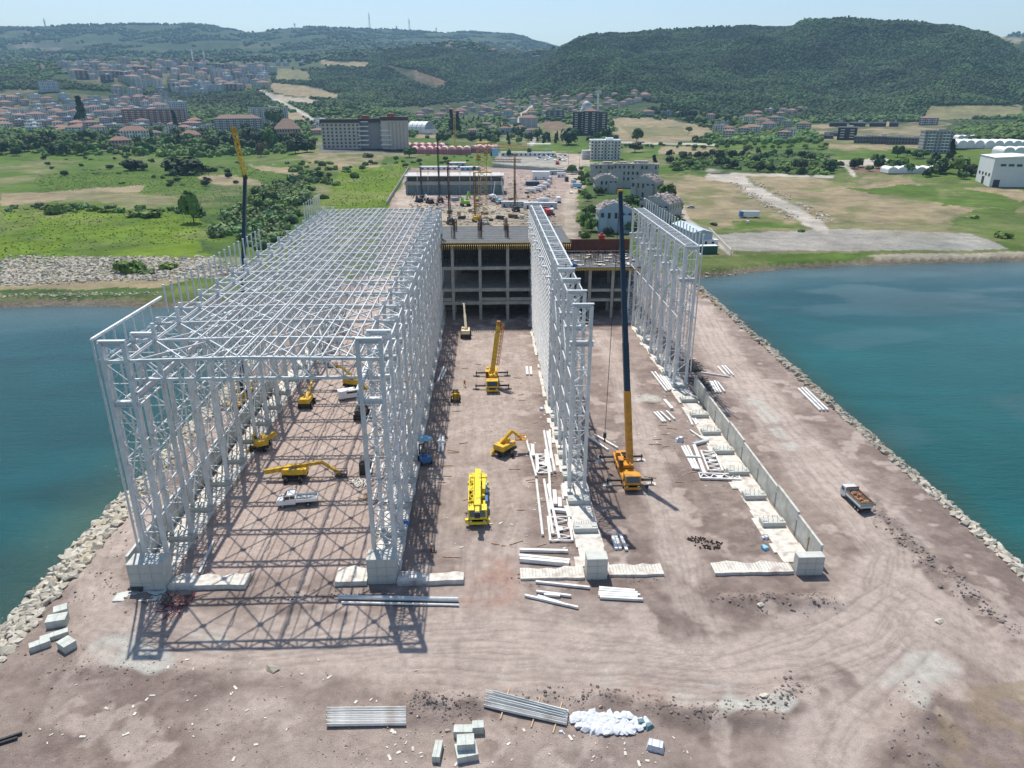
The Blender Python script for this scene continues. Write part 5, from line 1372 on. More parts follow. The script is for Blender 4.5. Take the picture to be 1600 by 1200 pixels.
# orange crane in the right bay with a long dark boom
c2 = crane('orange mobile crane on outriggers with very tall dark blue boom, right bay', loc_of(978, 742), math.pi, orange, None, 3.7, 11.8)
piv = Vector((-.3, .9, 3.0)); tip = tolocal(c2, AT(969, 300, 120.5))
boomset(c2, piv, tip, [(.27, 1.05, 1.25, orange), (.45, .95, 1.05, navy), (.62, .85, .95, navy), (.8, .74, .82, navy), (1.0, .62, .7, navy)], orange)
hk = tolocal(c2, AT(945, 680, 112.0))
cabl = P('hoist_rope', darkst, c2, lambda b: b.tube(tip, hk, .05, 5)); P('hook_block', darkst, c2, lambda b: (b.box(tuple(hk), (.5, .45, .9)), b.tube(hk, hk + Vector((0, 0, -1.0)), .1, 6), b.box(tuple(hk + Vector((0, 0, -1.1))), (.4, .15, .3))))
P('sling', timber, c2, lambda b: b.tube(hk + Vector((0, 0, -1.2)), hk + Vector((0, 0, -3.3)), .03, 4))
# stowed lemon crane, cab to the camera
c3 = crane('lemon yellow mobile crane with boom stowed flat over its cab, middle bay', loc_of(747, 790), math.pi, lemon, None, 0, 12.4, 2.9)
P('outrigger_box', lemon, c3, lambda b: (b.box((0, 5.8, .9), (3.7, .5, .55)), b.box((0, -5.6, .9), (3.4, .5, .55))))
P('boom', lemon, c3, lambda b: (b.bar((0, -5.6, 3.1), (0, 6.2, 3.35), .95, 1.0), b.bar((0, 5.4, 3.35), (0, 7.6, 3.25), .6, .7)))
P('boom_head', darkst, c3, lambda b: (b.box((0, 7.8, 3.2), (.8, .5, .8)), b.tube((-.4, 7.9, 2.9), (.4, 7.9, 2.9), .3, 10)))
P('lattice_jib', lemon, c3, lambda b: lat(b, (1.0, -4.6, 3.0), (1.0, 4.6, 3.1), .7, 10, .08))
P('counterweight', lemon, c3, lambda b: (b.box((0, -4.7, 2.2), (2.9, 1.1, 1.2)), b.box((0, -5.4, 2.4), (2.2, .5, .8))))
P('tool_boxes', bluep, c3, lambda b: (b.box((-1.35, 1.2, 1.7), (.4, 1.8, .7)), b.box((-1.3, -1.2, 1.7), (.4, 1.0, .6))))
P('tank', lblue, c3, lambda b: b.box((-1.15, -2.4, 2.3), (.6, 1.0, .7)))
# dark boom with yellow lattice jib outside the hall
c4 = crane('mobile crane outside the hall at left, dark boom topped by yellow lattice jib', (-52.6, 145, 0), 0, yellow, None, 3.3)
k1 = tolocal(c4, AT(383, 276, 150)); k2 = tolocal(c4, AT(365, 202, 152)); pv = Vector((.4, -1.2, 2.9))
boomset(c4, pv, k1, [(.3, .9, 1.1, navy), (.55, .8, .9, navy), (.8, .7, .8, navy), (1, .6, .7, navy)], darkst, True)
P('lattice_jib', yellow, c4, lambda b: lat(b, k1, k2, .7, 9, .09)); P('jib_head', orange, c4, lambda b: b.box(tuple(k2), (.8, .5, .9)))

def boom_lift(label, loc, rz, arm, mat=yellow, basket=darkst, slew=0.0, folded=False):
    """aerial work platform; arm = list of local points from the turret to the basket"""
    t = thing('boom_lift', label, 'boom lift', loc, rz)
    P('chassis', darkst, t, lambda b: (b.box((0, 0, .8), (2.1, 4.0, .5), slew), b.box((0, 0, .65), (2.5, 2.9, .3))))
    for sx in (-1, 1):
        for sy in (-1, 1): wheel(t, sx * 1.2, sy * 1.5, .6, .45)
    P('turret', mat, t, lambda b: (b.box((0, 0, 1.2), (1.6, 2.0, .35), slew), b.box((-.75 * math.cos(slew), -.75 * math.sin(slew), 1.8), (.8, 3.9, .95), slew, .92), b.box((.75 * math.cos(slew), .75 * math.sin(slew), 1.75), (.7, 3.3, .85), slew, .92), b.box((1.7 * math.sin(slew), -1.7 * math.cos(slew), 1.8), (2.2, .9, 1.0), slew)))
    P('engine_cover', darkst, t, lambda b: b.box((-.75 * math.cos(slew), -.75 * math.sin(slew), 2.3), (.5, 1.4, .06), slew))
    w = .62
    for i, (p, q) in enumerate(zip(arm[:-1], arm[1:])):
        P('boom_section', mat, t, lambda b: (b.bar(p, Vector(p).lerp(Vector(q), .62), w, w * 1.25), b.bar(Vector(p).lerp(Vector(q), .55), q, w * .72, w * .9)) if i == 0 else b.bar(p, q, w * .75, w * .8)); w *= .85
    e = Vector(arm[-1])
    def bk(b):
        for z in (0, .55, 1.05):
            for s in (-1, 1): b.bar(e + Vector((-1.0, s * .4, z - .3)), e + Vector((1.0, s * .4, z - .3)), .07); b.bar(e + Vector((s * 1.0, -.4, z - .3)), e + Vector((s * 1.0, .4, z - .3)), .07)
        for sx in (-1, 0, 1):
            for s in (-1, 1): b.bar(e + Vector((sx, s * .4, -.3)), e + Vector((sx, s * .4, .75)), .06)
        b.box(tuple(e + Vector((0, 0, -.34))), (2.0, .85, .08))
    P('basket', basket, t, bk)
    return t
def L_(root_loc, u, v, Y): p = AT(u, v, Y); return (p.x - root_loc[0], p.y - root_loc[1], p.z - root_loc[2])
def lift(label, u, v, pts, **k):
    l = loc_of(u, v); pl = [(0, 0, 2.1)]; arm = [L_(l, a, b_, l[1] + dy) for (a, b_, dy) in pts]
    return boom_lift(label, l, 0, arm, **k)
lift('yellow boom lift standing across the hall floor behind the white pickup', 462, 748, [(414, 737, -.4), (502, 722, .3), (533, 740, .3)], slew=1.57)
lift('yellow boom lift at the hall sea side with red basket lowered into the shadow', 408, 700, [(431, 676, .6), (377, 712, -2), (366, 727, -3)], basket=redp, slew=.5)
lift('yellow boom lift deep in the hall with boom pointing away from the camera', 480, 634, [(478, 628, -1.4), (486, 600, 3), (487, 594, 4.5)], slew=0)
lift('large yellow boom lift beside the white van at the right side of the hall', 552, 606, [(575, 610, -.5), (535, 574, .6), (520, 572, .6)], slew=1.2)
lift('ochre boom lift in the middle bay with its arm folded up to the right', 790, 708, [(769, 709, -.8), (800, 673, .6), (814, 684, .6)], mat=yellow, basket=orange, slew=-.7)
lift('cream boom lift at the back of the middle bay with raised pale boom', 728, 526, [(728, 514, -.6), (725, 478, 4), (724, 474, 5)], mat=M('cream_paint', (.72, .62, .42), .5), slew=0)
lift('small dark lift beside the inner front column of the hall, pale basket', 566, 652, [(571, 640, 0), (566, 630, .5), (570, 628, .8)], mat=darkst, basket=greyp)

def pickup(label, loc, rz):
    t = thing('flatbed_pickup', label, 'pickup truck', loc, rz)     # +y is the front
    P('chassis', darkst, t, lambda b: b.box((0, -.3, .55), (1.0, 5.8, .25)))
    cb = P('cab', whitep, t, lambda b: b.prism([(.15, .55), (3.0, .55), (3.05, 1.05), (2.85, 1.35), (2.0, 1.5), (1.35, 2.25), (.2, 2.35), (.1, 1.2)], 'x', -.98, .98))
    P('windscreen', glass, cb, lambda b: b.quad((-.85, 2.0, 1.56), (.85, 2.0, 1.56), (.78, 1.4, 2.22), (-.78, 1.4, 2.22)))
    for s in (-1, 1):
        P('side_window', glass, cb, lambda b: (b.box((s * .99, 1.35, 1.75), (.03, .75, .5)), b.box((s * .99, .55, 1.8), (.03, .65, .5))))
        P('headlight', greyp, cb, lambda b: b.box((s * .75, 2.98, 1.1), (.35, .12, .22)))
        P('mirror', darkst, cb, lambda b: b.box((s * 1.15, 1.75, 1.55), (.2, .12, .3)))
    P('bed', whitep, t, lambda b: (b.box((0, -1.6, .95), (2.1, 3.3, .12)), b.box((-1.03, -1.6, 1.2), (.06, 3.3, .42)), b.box((1.03, -1.6, 1.2), (.06, 3.3, .42)), b.box((0, -3.22, 1.2), (2.1, .06, .42)), b.box((0, .06, 1.35), (2.1, .06, .75))))
    P('bed_floor', greyp, t, lambda b: b.box((0, -1.6, 1.03), (1.98, 3.15, .03)))
    for y in (2.15, -1.75):
        for s in (-1, 1): wheel(t, s * .85, y, .36, .25)
    return t
pickup('white double-cab flatbed pickup parked across the hall floor', loc_of(465, 788), math.pi / 2 + .12)
def van(label, loc, rz, mat=whitep, cat='van', L=5.2, nm='van'):
    t = thing(nm, label, cat, loc, rz)
    bd = P('body', mat, t, lambda b: b.prism([(-L / 2, .45), (L / 2, .45), (L / 2, 1.1), (L / 2 - .9, 1.35), (L / 2 - 1.5, 2.1), (-L / 2, 2.15)], 'x', -.95, .95))
    P('windscreen', glass, bd, lambda b: b.quad((-.82, L / 2 - .93, 1.4), (.82, L / 2 - .93, 1.4), (.75, L / 2 - 1.46, 2.05), (-.75, L / 2 - 1.46, 2.05)))
    for s in (-1, 1): P('side_window', glass, bd, lambda b: b.box((s * .96, .4, 1.65), (.03, L * .5, .42)))
    for y in (L / 2 - .9, -L / 2 + .9):
        for s in (-1, 1): wheel(t, s * .8, y, .34, .22)
    return t
van('white van half hidden behind the inner wall of the hall', loc_of(548, 622), -1.2)
def car(t_label, loc, rz, mat, nm='parked_car', cat='car', parts=True):
    t = thing(nm, t_label, cat, loc, rz)
    bd = P('body', mat, t, lambda b: b.prism([(-2.2, .35), (2.2, .35), (2.2, .8), (1.1, .95), (.4, 1.42), (-1.3, 1.42), (-2.0, .95), (-2.2, .9)], 'x', -.88, .88))
    P('windows', glass, bd, lambda b: (b.quad((-.75, 1.06, 1.0), (.75, 1.06, 1.0), (.68, .44, 1.4), (-.68, .44, 1.4)), b.box((.885, -.4, 1.17), (.02, 1.7, .3)), b.box((-.885, -.4, 1.17), (.02, 1.7, .3))))
    for y in (1.35, -1.35):
        for s in (-1, 1): wheel(t, s * .78, y, .32, .2)
    return t
def dumptruck(label, loc, rz):
    t = thing('dump_truck', label, 'truck', loc, rz)
    P('chassis', darkst, t, lambda b: b.box((0, -.2, .75), (1.0, 7.4, .3)))
    cb = P('cab', M('pale_grey_cab', (.55, .6, .64), .4), t, lambda b: b.prism([(1.9, .6), (3.6, .6), (3.65, 1.5), (3.3, 2.5), (1.9, 2.6)], 'x', -1.15, 1.15))
    P('windscreen', glass, cb, lambda b: b.quad((-1, 3.66, 1.55), (1, 3.66, 1.55), (.95, 3.36, 2.4), (-.95, 3.36, 2.4)))
    for s in (-1, 1): P('side_window', glass, cb, lambda b: b.box((s * 1.16, 2.8, 1.95), (.03, .9, .6)))
    P('tipper_body', M('green_grey_body', (.30, .37, .35), .6, 0, .2, 2), t, lambda b: (b.box((0, -.9, 1.15), (2.4, 5.0, .15)), b.box((-1.17, -.9, 1.7), (.1, 5, 1.0)), b.box((1.17, -.9, 1.7), (.1, 5, 1.0)), b.box((0, -3.35, 1.7), (2.4, .1, 1.0)), b.box((0, 1.55, 1.9), (2.4, .1, 1.5))))
    P('side_stripe', whitep, t, lambda b: (b.box((0, -3.42, 1.35), (2.3, .05, .18)), b.box((-1.24, -.9, 1.5), (.04, 4.9, .2)), b.box((1.24, -.9, 1.5), (.04, 4.9, .2))))
    P('top_rim', M('rust_brown_boards', (.22, .10, .05), .8), t, lambda b: (b.box((-1.17, -.9, 2.28), (.14, 5.1, .16)), b.box((1.17, -.9, 2.28), (.14, 5.1, .16)), b.box((0, 1.6, 2.6), (2.5, .16, .5)), b.box((0, -3.35, 2.28), (2.4, .14, .12))))
    for s in (-1, 1): P('tail_light', redp, t, lambda b: b.box((s * .95, -3.5, .95), (.3, .06, .15)))
    for y in (2.7, -1.7, -2.7):
        for s in (-1, 1): wheel(t, s * .98, y, .48, .3)
    return t
dl = loc_of(1336, 788); dumptruck('small tipper truck heaped with brown rocks driving on the right dirt track', dl, .08)
ld = thing('rock_load', 'heap of orange brown rocks carried in the small tipper truck', 'rocks', (dl[0], dl[1], dl[2]), .08); ld.scale = (.84,) * 3
for q_ in (bpy.data.objects['dump_truck'],): q_.scale = (.84,) * 3
brk = M('orange_brown_stone', (.36, .19, .10), .95, 0, .3, 1, .3, rnd=.3)
for i in range(34):
    me = ROCKS[i % 14]; k = 'bk%d' % (i % 14)
    if k not in ME: m2 = me.copy(); m2.materials.clear(); m2.materials.append(brk); ME[k] = m2
    x, y = random.uniform(-.85, .85), random.uniform(-3.0, 1.2)
    o = link('rock', ME[k], ld, (x, y, 1.75 + .55 * (1 - (x / 1.1) ** 2) * (1 - ((y + .9) / 2.7) ** 2) + random.uniform(-.1, .1))); o.scale = (.75,) * 3; o.rotation_euler = (random.random(), random.random(), random.random() * 6)
P('core', brk, ld, lambda b: b.box((0, -.9, 1.6), (2.1, 4.6, .7), 0, .7))
def forklift(label, loc, rz, mat, dark=darkst):
    t = thing('rough_terrain_forklift', label, 'forklift', loc, rz)
    P('body', mat, t, lambda b: (b.box((0, -.6, .95), (1.6, 1.9, .8)), b.box((0, -1.3, 1.2), (1.7, .6, .9)), b.box((0, .6, .75), (1.4, .9, .4))))
    P('cab_frame', dark, t, lambda b: (b.box((0, -.2, 2.25), (1.3, 1.4, .08)),) + tuple(b.bar((sx * .6, sy, 1.2), (sx * .6, sy, 2.25), .09) for sx in (-1, 1) for sy in (-.8, .45)))
    P('mast', dark, t, lambda b: (b.box((-.4, 1.25, 1.7), (.16, .25, 2.8)), b.box((.4, 1.25, 1.7), (.16, .25, 2.8)), b.box((0, 1.3, 2.9), (1, .2, .15)), b.box((0, 1.3, 1.2), (1, .2, .15))))
    for s in (-1, 1): P('fork', dark, t, lambda b: b.box((s * .45, 2.0, .25), (.14, 1.4, .08)))
    for y, r in ((.75, .5), (-1.1, .42)):
        for s in (-1, 1): wheel(t, s * .85, y, r, .35)
    return t
forklift('small black and yellow forklift standing in the middle bay near the hall', loc_of(712, 626), math.pi, yellow)
forklift('blue tractor like forklift in the shade outside the hall inner wall', loc_of(663, 722), .4, bluep)
simple('tarpaulin_bundle', 'pale blue bundle of sheets on top of the parked blue forklift', 'bundle', lblue, lambda b: (b.box((0, 0, .5), (1.8, 1.5, .6), .2, .7), b.box((.8, .3, .2), (1.2, .9, .4), .7, .8), b.box((-.9, .5, .15), (.7, .7, .3), .3, .8)), (G(664, 705).x, G(664, 705).y, 2.2))
simple('tarpaulin_bundle', 'crumpled dark blue tarpaulin in the shade at the foot of the hall', 'tarpaulin', bluep, lambda b: (b.box((0, 0, .3), (1.3, .9, .6), .4, .6), b.box((.5, -.4, .15), (.9, .7, .3), 1.0, .7)), loc_of(632, 818))
def container(label, loc, rz, mat, L=6, W=2.4, Hh=2.6, nm='site_container', cat='container', win=True, group=None):
    t = thing(nm, label, cat, loc, rz, group)
    P('shell', mat, t, lambda b: b.box((0, 0, Hh / 2 + .1), (L, W, Hh))); P('roof', whitep, t, lambda b: b.box((0, 0, Hh + .16), (L + .15, W + .15, .12)))
    if win:
        P('door', darkst, t, lambda b: b.box((-L * .3, -W / 2 - .02, 1.15), (.9, .05, 2.0)))
        P('window', glass, t, lambda b: b.box((L * .15, -W / 2 - .02, 1.6), (1.2, .05, .9)))
    return t
simple('generator', 'black covered generator box beside the hall inner wall', 'generator', darkst, lambda b: (b.box((0, 0, 1.1), (2.0, 3.4, 2.0)), b.box((0, 0, 2.2), (1.6, 3.0, .3), 0, .8), b.tube((.4, 1, 2.2), (.4, 1, 2.9), .08, 8), b.box((0, 0, .1), (2.2, 3.6, .2)), b.box((-1.02, .4, 1.2), (.04, 1.6, 1.2))), loc_of(572, 735), .1)

# ------------------------------------------------------------------ laid-out steel
def beam(u0, v0, u1, v1, w, h, label, group, mat=steelw, z=0.0, prof='box', nm='steel_beam'):
    a, c = at_ground(u0, v0), at_ground(u1, v1)
    L = (c - a).xy.length; mid_ = (a + c) / 2; rz = math.atan2(c.y - a.y, c.x - a.x)
    b = MB()
    if prof == 'box': b.box((0, 0, h / 2), (L, w, h))
    elif prof == 'tube': b.tube((-L / 2, 0, w / 2), (L / 2, 0, w / 2), w / 2, 10)
    elif prof == 'I':
        b.box((0, 0, h - .02), (L, w, .04)); b.box((0, 0, .02), (L, w, .04)); b.box((0, 0, h / 2), (L, .05, h - .08))
    elif prof == 'U':
        b.box((0, 0, .02), (L, w, .04)); b.box((0, w / 2 - .02, h / 2), (L, .04, h)); b.box((0, -w / 2 + .02, h / 2), (L, .04, h))
    o = b.build(nm, mat); o.location = (mid_.x, mid_.y, max(a.z, c.z, float(pierz(np.array([mid_.x]), np.array([mid_.y]))[0])) + z + .08); o.rotation_euler = (0, 0, rz)
    return tag(o, label, 'steel beam', group)
ORD = ['first', 'second', 'third', 'fourth', 'fifth', 'sixth', 'seventh', 'eighth', 'ninth', 'tenth', 'eleventh']
def pile(lines, w, h, what, group, mat=steelw, prof='box', nm='steel_beam', z=0.0, lie=True):
    for i, l in enumerate(lines):
        lab = '%s, %s of the %d' % (what, ORD[i], len(lines)) if len(lines) > 1 else what
        beam(*l[:4], w, h, lab, group if len(lines) > 1 else None, mat, z + (l[4] if len(l) > 4 else 0), prof, nm)
    # timber bearers under the pile
def bearer(u0, v0, u1, v1, lab, grp=None):
    a, c = at_ground(u0, v0), at_ground(u1, v1); L = (c - a).xy.length; m_ = (a + c) / 2
    b = MB(); b.box((0, 0, .07), (L, .12, .14)); o = b.build('timber_bearer', timber); o.location = (m_.x, m_.y, m_.z); o.rotation_euler = (0, 0, math.atan2(c.y - a.y, c.x - a.x)); tag(o, lab, 'timber', grp)
pile([(511, 1117 + 6 * i, 635, 1115.5 + 6 * i) for i in range(4)], .42, .38, 'pale grey channel beam in the near left pile of the foreground', 'near left pile of channel beams', steelw, 'U')
for u in (545, 605): bearer(u, 1112, u + 1, 1140, 'timber bearer under the near left pile of channel beams', 'bearers under the near left channel beams')
pile([(758 - i * .4, 1085 + 5.0 * i, 888 - i * .6, 1117 + 4.2 * i, .12 * (i % 2)) for i in range(5)], .40, .34, 'pale channel beam in the slanting foreground pile left of the white bags', 'slanting pile of channel beams', steelw, 'U')
pile([(770, 1090, 885, 1121), (765, 1098, 880, 1127)], .32, .32, 'pale grey beam on top of the slanting foreground pile', 'top beams of the slanting pile', tubeg, 'U', z=.4)
for k_, (u, v) in enumerate(((790, 1083), (838, 1096), (872, 1105))): bearer(u + 6, v - 6, u - 8, v + 42, 'timber bearer under the slanting pile of channel beams', 'bearers under the slanting pile')
pile([(529, 937, 716, 941)], .62, .6, 'long thick shiny grey tube in front of the hall inner corner', None, tubeg, 'tube', 'steel_tube')
pile([(534, 944, 717, 948)], .3, .3, 'long thin tube lying beside the thick grey tube', None, steelw, 'tube', 'steel_tube')
pile([(812, 862, 887, 864)], .4, .4, 'white beam topmost of three left of the lone middle end block', None)
pile([(811, 873, 890, 881, .0), (812, 878, 889, 885)], .5, .6, 'deep white beam left of the lone middle end block', 'deep beams by the lone end block')
pile([(837, 912, 921, 921)], .3, .3, 'single thin white beam just below the middle ground beams', None)
pile([(838, 927, 892, 934), (850, 932, 875, 934), (820, 933, 903, 952), (840, 934, 878, 946)], .3, .3, 'thin white beam in the crossed heap below the middle ground beams', 'crossed heap of thin beams')
pile([(936, 921.5, 992, 926), (936, 925, 996, 929.5), (935, 929, 1000, 933), (935, 932.5, 996, 935.5), (937, 936, 1004, 939.5)], .34, .34, 'thin white beam of the neat pile right below the lone end block', 'neat pile below the lone end block')
pile([(821, 684, 838, 747)], .42, .42, 'long white tube leaning left from the tube pile, upper one', None, steelw, 'tube', 'steel_tube')
pile([(838, 752, 848, 839)], .42, .42, 'long white tube standing apart left of the lower tube pile', None, steelw, 'tube', 'steel_tube')
pile([(850, 676, 861, 742), (855, 677, 867, 740), (859, 675, 861, 720)], .5, .5, 'thick white tube of the upper pile beside the middle column row', 'upper tube pile by the middle row', steelw, 'tube', 'steel_tube')
pile([(850, 752, 864, 838), (856, 760, 874, 845), (858, 740, 861, 800)], .45, .45, 'thick white tube of the lower pile beside the middle foundation', 'lower tube pile by the middle foundation', steelw, 'tube', 'steel_tube')
pile([(832, 698, 833, 716)], .6, .5, 'short thick white block beam beside the upper tube pile', None)
pile([(866, 770, 868, 792), (874, 782, 875, 796), (866, 800, 886, 802), (880, 760, 884, 780), (884, 795, 890, 812)], .6, .5, 'short white bracket piece scattered by the middle foundation', 'bracket pieces by the middle foundation')
pile([(840, 712, 841, 738), (852, 705, 853, 730)], .3, .3, 'short white beam between the tube piles', 'short beams between the tube piles')
pile([(957, 840, 963, 860), (962, 840, 969, 860), (969, 838, 979, 862)], .42, .3, 'white beam in the small fan right of the middle foundation', 'small fan of beams')
pile([(1018, 583, 1041, 613), (1023, 583, 1045, 612), (1031, 588, 1048, 611), (1036, 590, 1053, 612)], .38, .35, 'white beam of the bundle at the foot of the right column row', 'bundle at the foot of the right column row')
pile([(1022, 646, 1036, 661), (1026, 645, 1040, 661), (1032, 645, 1047, 659), (1041, 644, 1054, 657)], .36, .3, 'white beam in the short pile of the right bay', 'short pile of the right bay')
pile([(1038, 627, 1050, 641)], .6, .4, 'short wide white beam alone in the right bay', None)
pile([(1075, 652, 1082, 666), (1080, 652, 1088, 666), (1084, 652, 1090, 664)], .3, .3, 'small white beam beside the plinths of the right bay', 'small beams by the right plinths')
pile([(1078, 674, 1098, 688)], .3, .3, 'single thin white beam lying slanted near the right plinths', None)
pile([(1065, 700, 1083, 735), (1069, 699, 1087, 736), (1074, 699, 1091, 736)], .4, .36, 'white beam of the slanted pile next to the lying truss panel', 'slanted pile next to the lying truss')
pile([(1084, 698, 1100, 742)], .6, .4, 'widest white beam right of the slanted pile', None)
pile([(1083, 697, 1106, 691)], .6, .5, 'grey crossbeam at the head of the slanted pile', None, tubeg)
pile([(1072, 718, 1095, 719)], .25, .25, 'thin bearer bar across the slanted pile', None, z=.42)
pile([(1121, 574, 1134, 588), (1128, 573, 1140, 587), (1132, 573, 1146, 588)], .36, .3, 'white beam of the upper pile on the right shore track', 'upper pile of the right shore track')
pile([(1095, 583, 1140, 590)], .28, .28, 'thin white beam lying crosswise by the upper shore track pile', None)
pile([(1109, 598, 1118, 615), (1112, 598, 1122, 615), (1116, 597, 1126, 615), (1121, 599, 1132, 614)], .36, .34, 'white beam of the pile just outside the retaining wall', 'pile outside the retaining wall')
pile([(1247, 609, 1281, 643), (1252, 608, 1287, 643), (1257, 608, 1293, 643)], .42, .34, 'long white beam beside the right armour stones', 'long beams beside the right armour stones')
pile([(823, 575, 824, 587), (829, 575, 830, 587)], .55, .3, 'short white plank in the middle bay right of the yellow crane', 'short planks right of the yellow crane')
pile([(688, 682, 686, 707), (693, 683, 691, 707), (683, 694, 696, 694, .3)], .4, .3, 'white beam of the small crossed stack beside the hall shade', 'small crossed stack beside the hall')
pile([(684, 530, 683, 548), (690, 532, 688, 549)], .5, .4, 'white beam in the shade at the far end of the hall wall', 'beams at the far end of the hall wall')
pile([(694, 575, 684, 598), (698, 576, 690, 594)], .4, .3, 'white beam half in the shade along the hall wall', 'beams half in shade along the hall wall')
pile([(334, 848, 312, 898)], .3, .3, 'thin shiny bar lying on the hall floor near the sea side', None, tubeg)
pile([(918, 683, 950, 705), (929, 681, 965, 702)], .34, .3, 'long chord of the lattice piece under the crane hook', 'lattice piece under the crane hook')
def lying_truss(u0, v0, u1, v1, wid, label, n=5, mat=steelw):
    a, c = at_ground(u0, v0), at_ground(u1, v1); L = (c - a).xy.length; m_ = (a + c) / 2
    t = thing('lying_truss', label, 'truss', (m_.x, m_.y, m_.z + .15), math.atan2(c.y - a.y, c.x - a.x))
    for s in (-1, 1): P('chord', mat, t, lambda b: b.box((0, s * wid / 2, .15), (L, .3, .3)))
    def f(b):
        for i in range(n):
            x0_, x1_ = -L / 2 + L * i / n, -L / 2 + L * (i + 1) / n
            b.bar((x0_, -wid / 2 + .15, .15), (x0_ + (x1_ - x0_) * .5, wid / 2 - .15, .15), .16); b.bar((x0_ + (x1_ - x0_) * .5, wid / 2 - .15, .15), (x1_, -wid / 2 + .15, .15), .16)
        b.box((0, 0, .15), (.9, .9, .06)); b.bar((-L / 2 + .1, -wid / 2, .15), (-L / 2 + .1, wid / 2, .15), .18); b.bar((L / 2 - .1, -wid / 2, .15), (L / 2 - .1, wid / 2, .15), .18)
    P('web', mat, t, f)
lying_truss(1105, 707, 1118, 738, 2.4, 'white lattice truss panel lying beside the slanted pile in the right bay')
lying_truss(1092, 746, 1156, 748, 1.7, 'white lattice truss lying crosswise in front of the right plinths', 4)
lying_truss(846, 712, 848, 742, 2.0, 'small white lattice panel between the tube piles of the middle bay', 4)
lying_truss(872, 810, 877, 848, 3.2, 'white lattice frame at the lower end of the tube piles', 3)
lying_truss(1046, 590, 1060, 612, 1.6, 'grey lattice offcut on the right strip beside the beam bundle', 4, tubeg)

# ------------------------------------------------------------------ blocks, bags and small things
def cblock(u, v, d, rz, label, mat=conc, z=0.0, grp=None):
    p = at_ground(u, v); t = thing('concrete_block', label, 'concrete block', (p.x, p.y, p.z + z), rz, grp)
    P('block', mat, t, lambda b: b.box((0, 0, d[2] / 2), d)); P('groove', concd, t, lambda b: b.box((0, 0, d[2] / 2), (.05, d[1] + .02, d[2] + .02)))
    return t
pc = M('pale_block', (.50, .53, .49), .8, 0, .2, 1.4, .2, dirt=(.38, .36, .31))
cblock(684, 1179, (.75, 2.0, .8), -.12, 'tall pale concrete block standing left of the foreground group', pc)
cblock(724, 1148, (1.9, .95, .85), -.03, 'pale concrete block above the stacked pair in the foreground', pc)
cblock(747, 1142, (1.15, .95, .9), .05, 'smallest pale concrete block right of the foreground group', pc)
cblock(729, 1180, (2.1, 1.7, .8), .2, 'lower concrete block of the stacked pair in the foreground', pc)
cblock(728, 1174, (1.7, 1.3, .8), .05, 'upper concrete block of the stacked pair in the foreground', pc, z=.8)
cblock(91, 975, (2.2, 1.5, 1.0), .25, 'large pale concrete block by the left armour stones', pc)
cblock(97, 961, (1.5, 1.3, 1.1), .5, 'small concrete block wedged among the left armour stones', pc)
cblock(64, 1012, (2.1, 1.0, .8), .6, 'concrete block lying slanted, leftmost by the armour stones', pc)
cblock(86, 997, (2.9, .9, .6), .55, 'long low concrete block by the left armour stones', pc)
cblock(106, 1013, (1.7, 1.4, 1.0), -.6, 'concrete block turned edgewise, nearest of the left shore group', pc)
def bag(b, x, y, z, s, r):
    a = r.random() * 3.14
    for k in range(r.choice((2, 3, 3))):
        b.box((x + r.uniform(-.22, .22) * s, y + r.uniform(-.22, .22) * s, z + r.uniform(.1, .34) * s), (r.uniform(.5, .85) * s, r.uniform(.45, .75) * s, r.uniform(.35, .6) * s), a + r.uniform(-.5, .5), r.uniform(.55, .85))
rb = random.Random(3); n_ = 0
BAGS = []
for s_i in range(6):
    m_ = rock_mesh(100 + s_i, 26); m_.materials.clear(); m_.materials.append(bagm); BAGS.append(m_)
for row_i, (v0, us) in enumerate(((1121, range(903, 985, 6)), (1129, range(897, 1012, 6)), (1137, range(905, 1000, 6)), (1143, range(920, 985, 7)))):
    for u in us:
        p = at_ground(u + rb.uniform(-2.5, 2.5), v0 + rb.uniform(-1.8, 1.8) + (u - 950) * .06); o = link('white_bag', BAGS[rb.randrange(6)], None, p + Vector((0, 0, .15)), rb.random() * 6.28); o.scale = (rb.uniform(1.0, 1.5), rb.uniform(.8, 1.2), rb.uniform(.5, .85)); o.rotation_euler = (rb.uniform(-.3, .3), rb.uniform(-.3, .3), rb.random() * 6.28); n_ += 1; tag(o, 'crumpled white woven bag in the %s row of the heap' % ['back', 'second', 'third', 'front'][row_i], 'bag', 'white bags, %s row' % ['back', 'second', 'third', 'front'][row_i])
p = at_ground(1013, 1136); simple('tarpaulin_bundle', 'dark teal crumpled sheet at the right end of the white bags', 'tarpaulin', M('teal_sheet', (.10, .19, .22), .7), lambda b: (b.box((0, 0, .2), (1.0, .8, .4), .5, .6), b.box((-.7, .4, .25), (.9, .7, .5), .1, .7)), p)
p = at_ground(1024, 1169); t = thing('white_bag', 'large white bag with blue bands lying alone right of the heap', 'bag', p, -.35); P('sack', bagm, t, lambda b: (b.box((0, 0, .35), (1.7, 1.05, .7), 0, .82),)); P('bands', M('blue_band', (.35, .42, .62), .7), t, lambda b: (b.box((-.35, 0, .36), (.12, 1.0, .72), 0, .84), b.box((.35, 0, .36), (.12, 1.0, .72), 0, .84)))
for (u, v, s, lab) in [(876, 1145, .5, 'tiny white bag alone below the slanting beam pile'), (1194, 841, 1.2, 'white bag lying alone near the right plinths, upper one'), (1196, 858, 1.1, 'pale blue bag lying alone near the right plinths, lower one'),
                       (845, 641, 1.1, 'pale rubbish bag in the middle bay by the column row'), (1061, 690, 1.6, 'white bundle above the slanted pile of the right bay')]:
    p = at_ground(u, v); b = MB(); bag(b, 0, 0, 0, s, rb); o = b.build('bag', lblue if 'blue' in lab else bagm); o.location = p; tag(o, lab, 'bag')
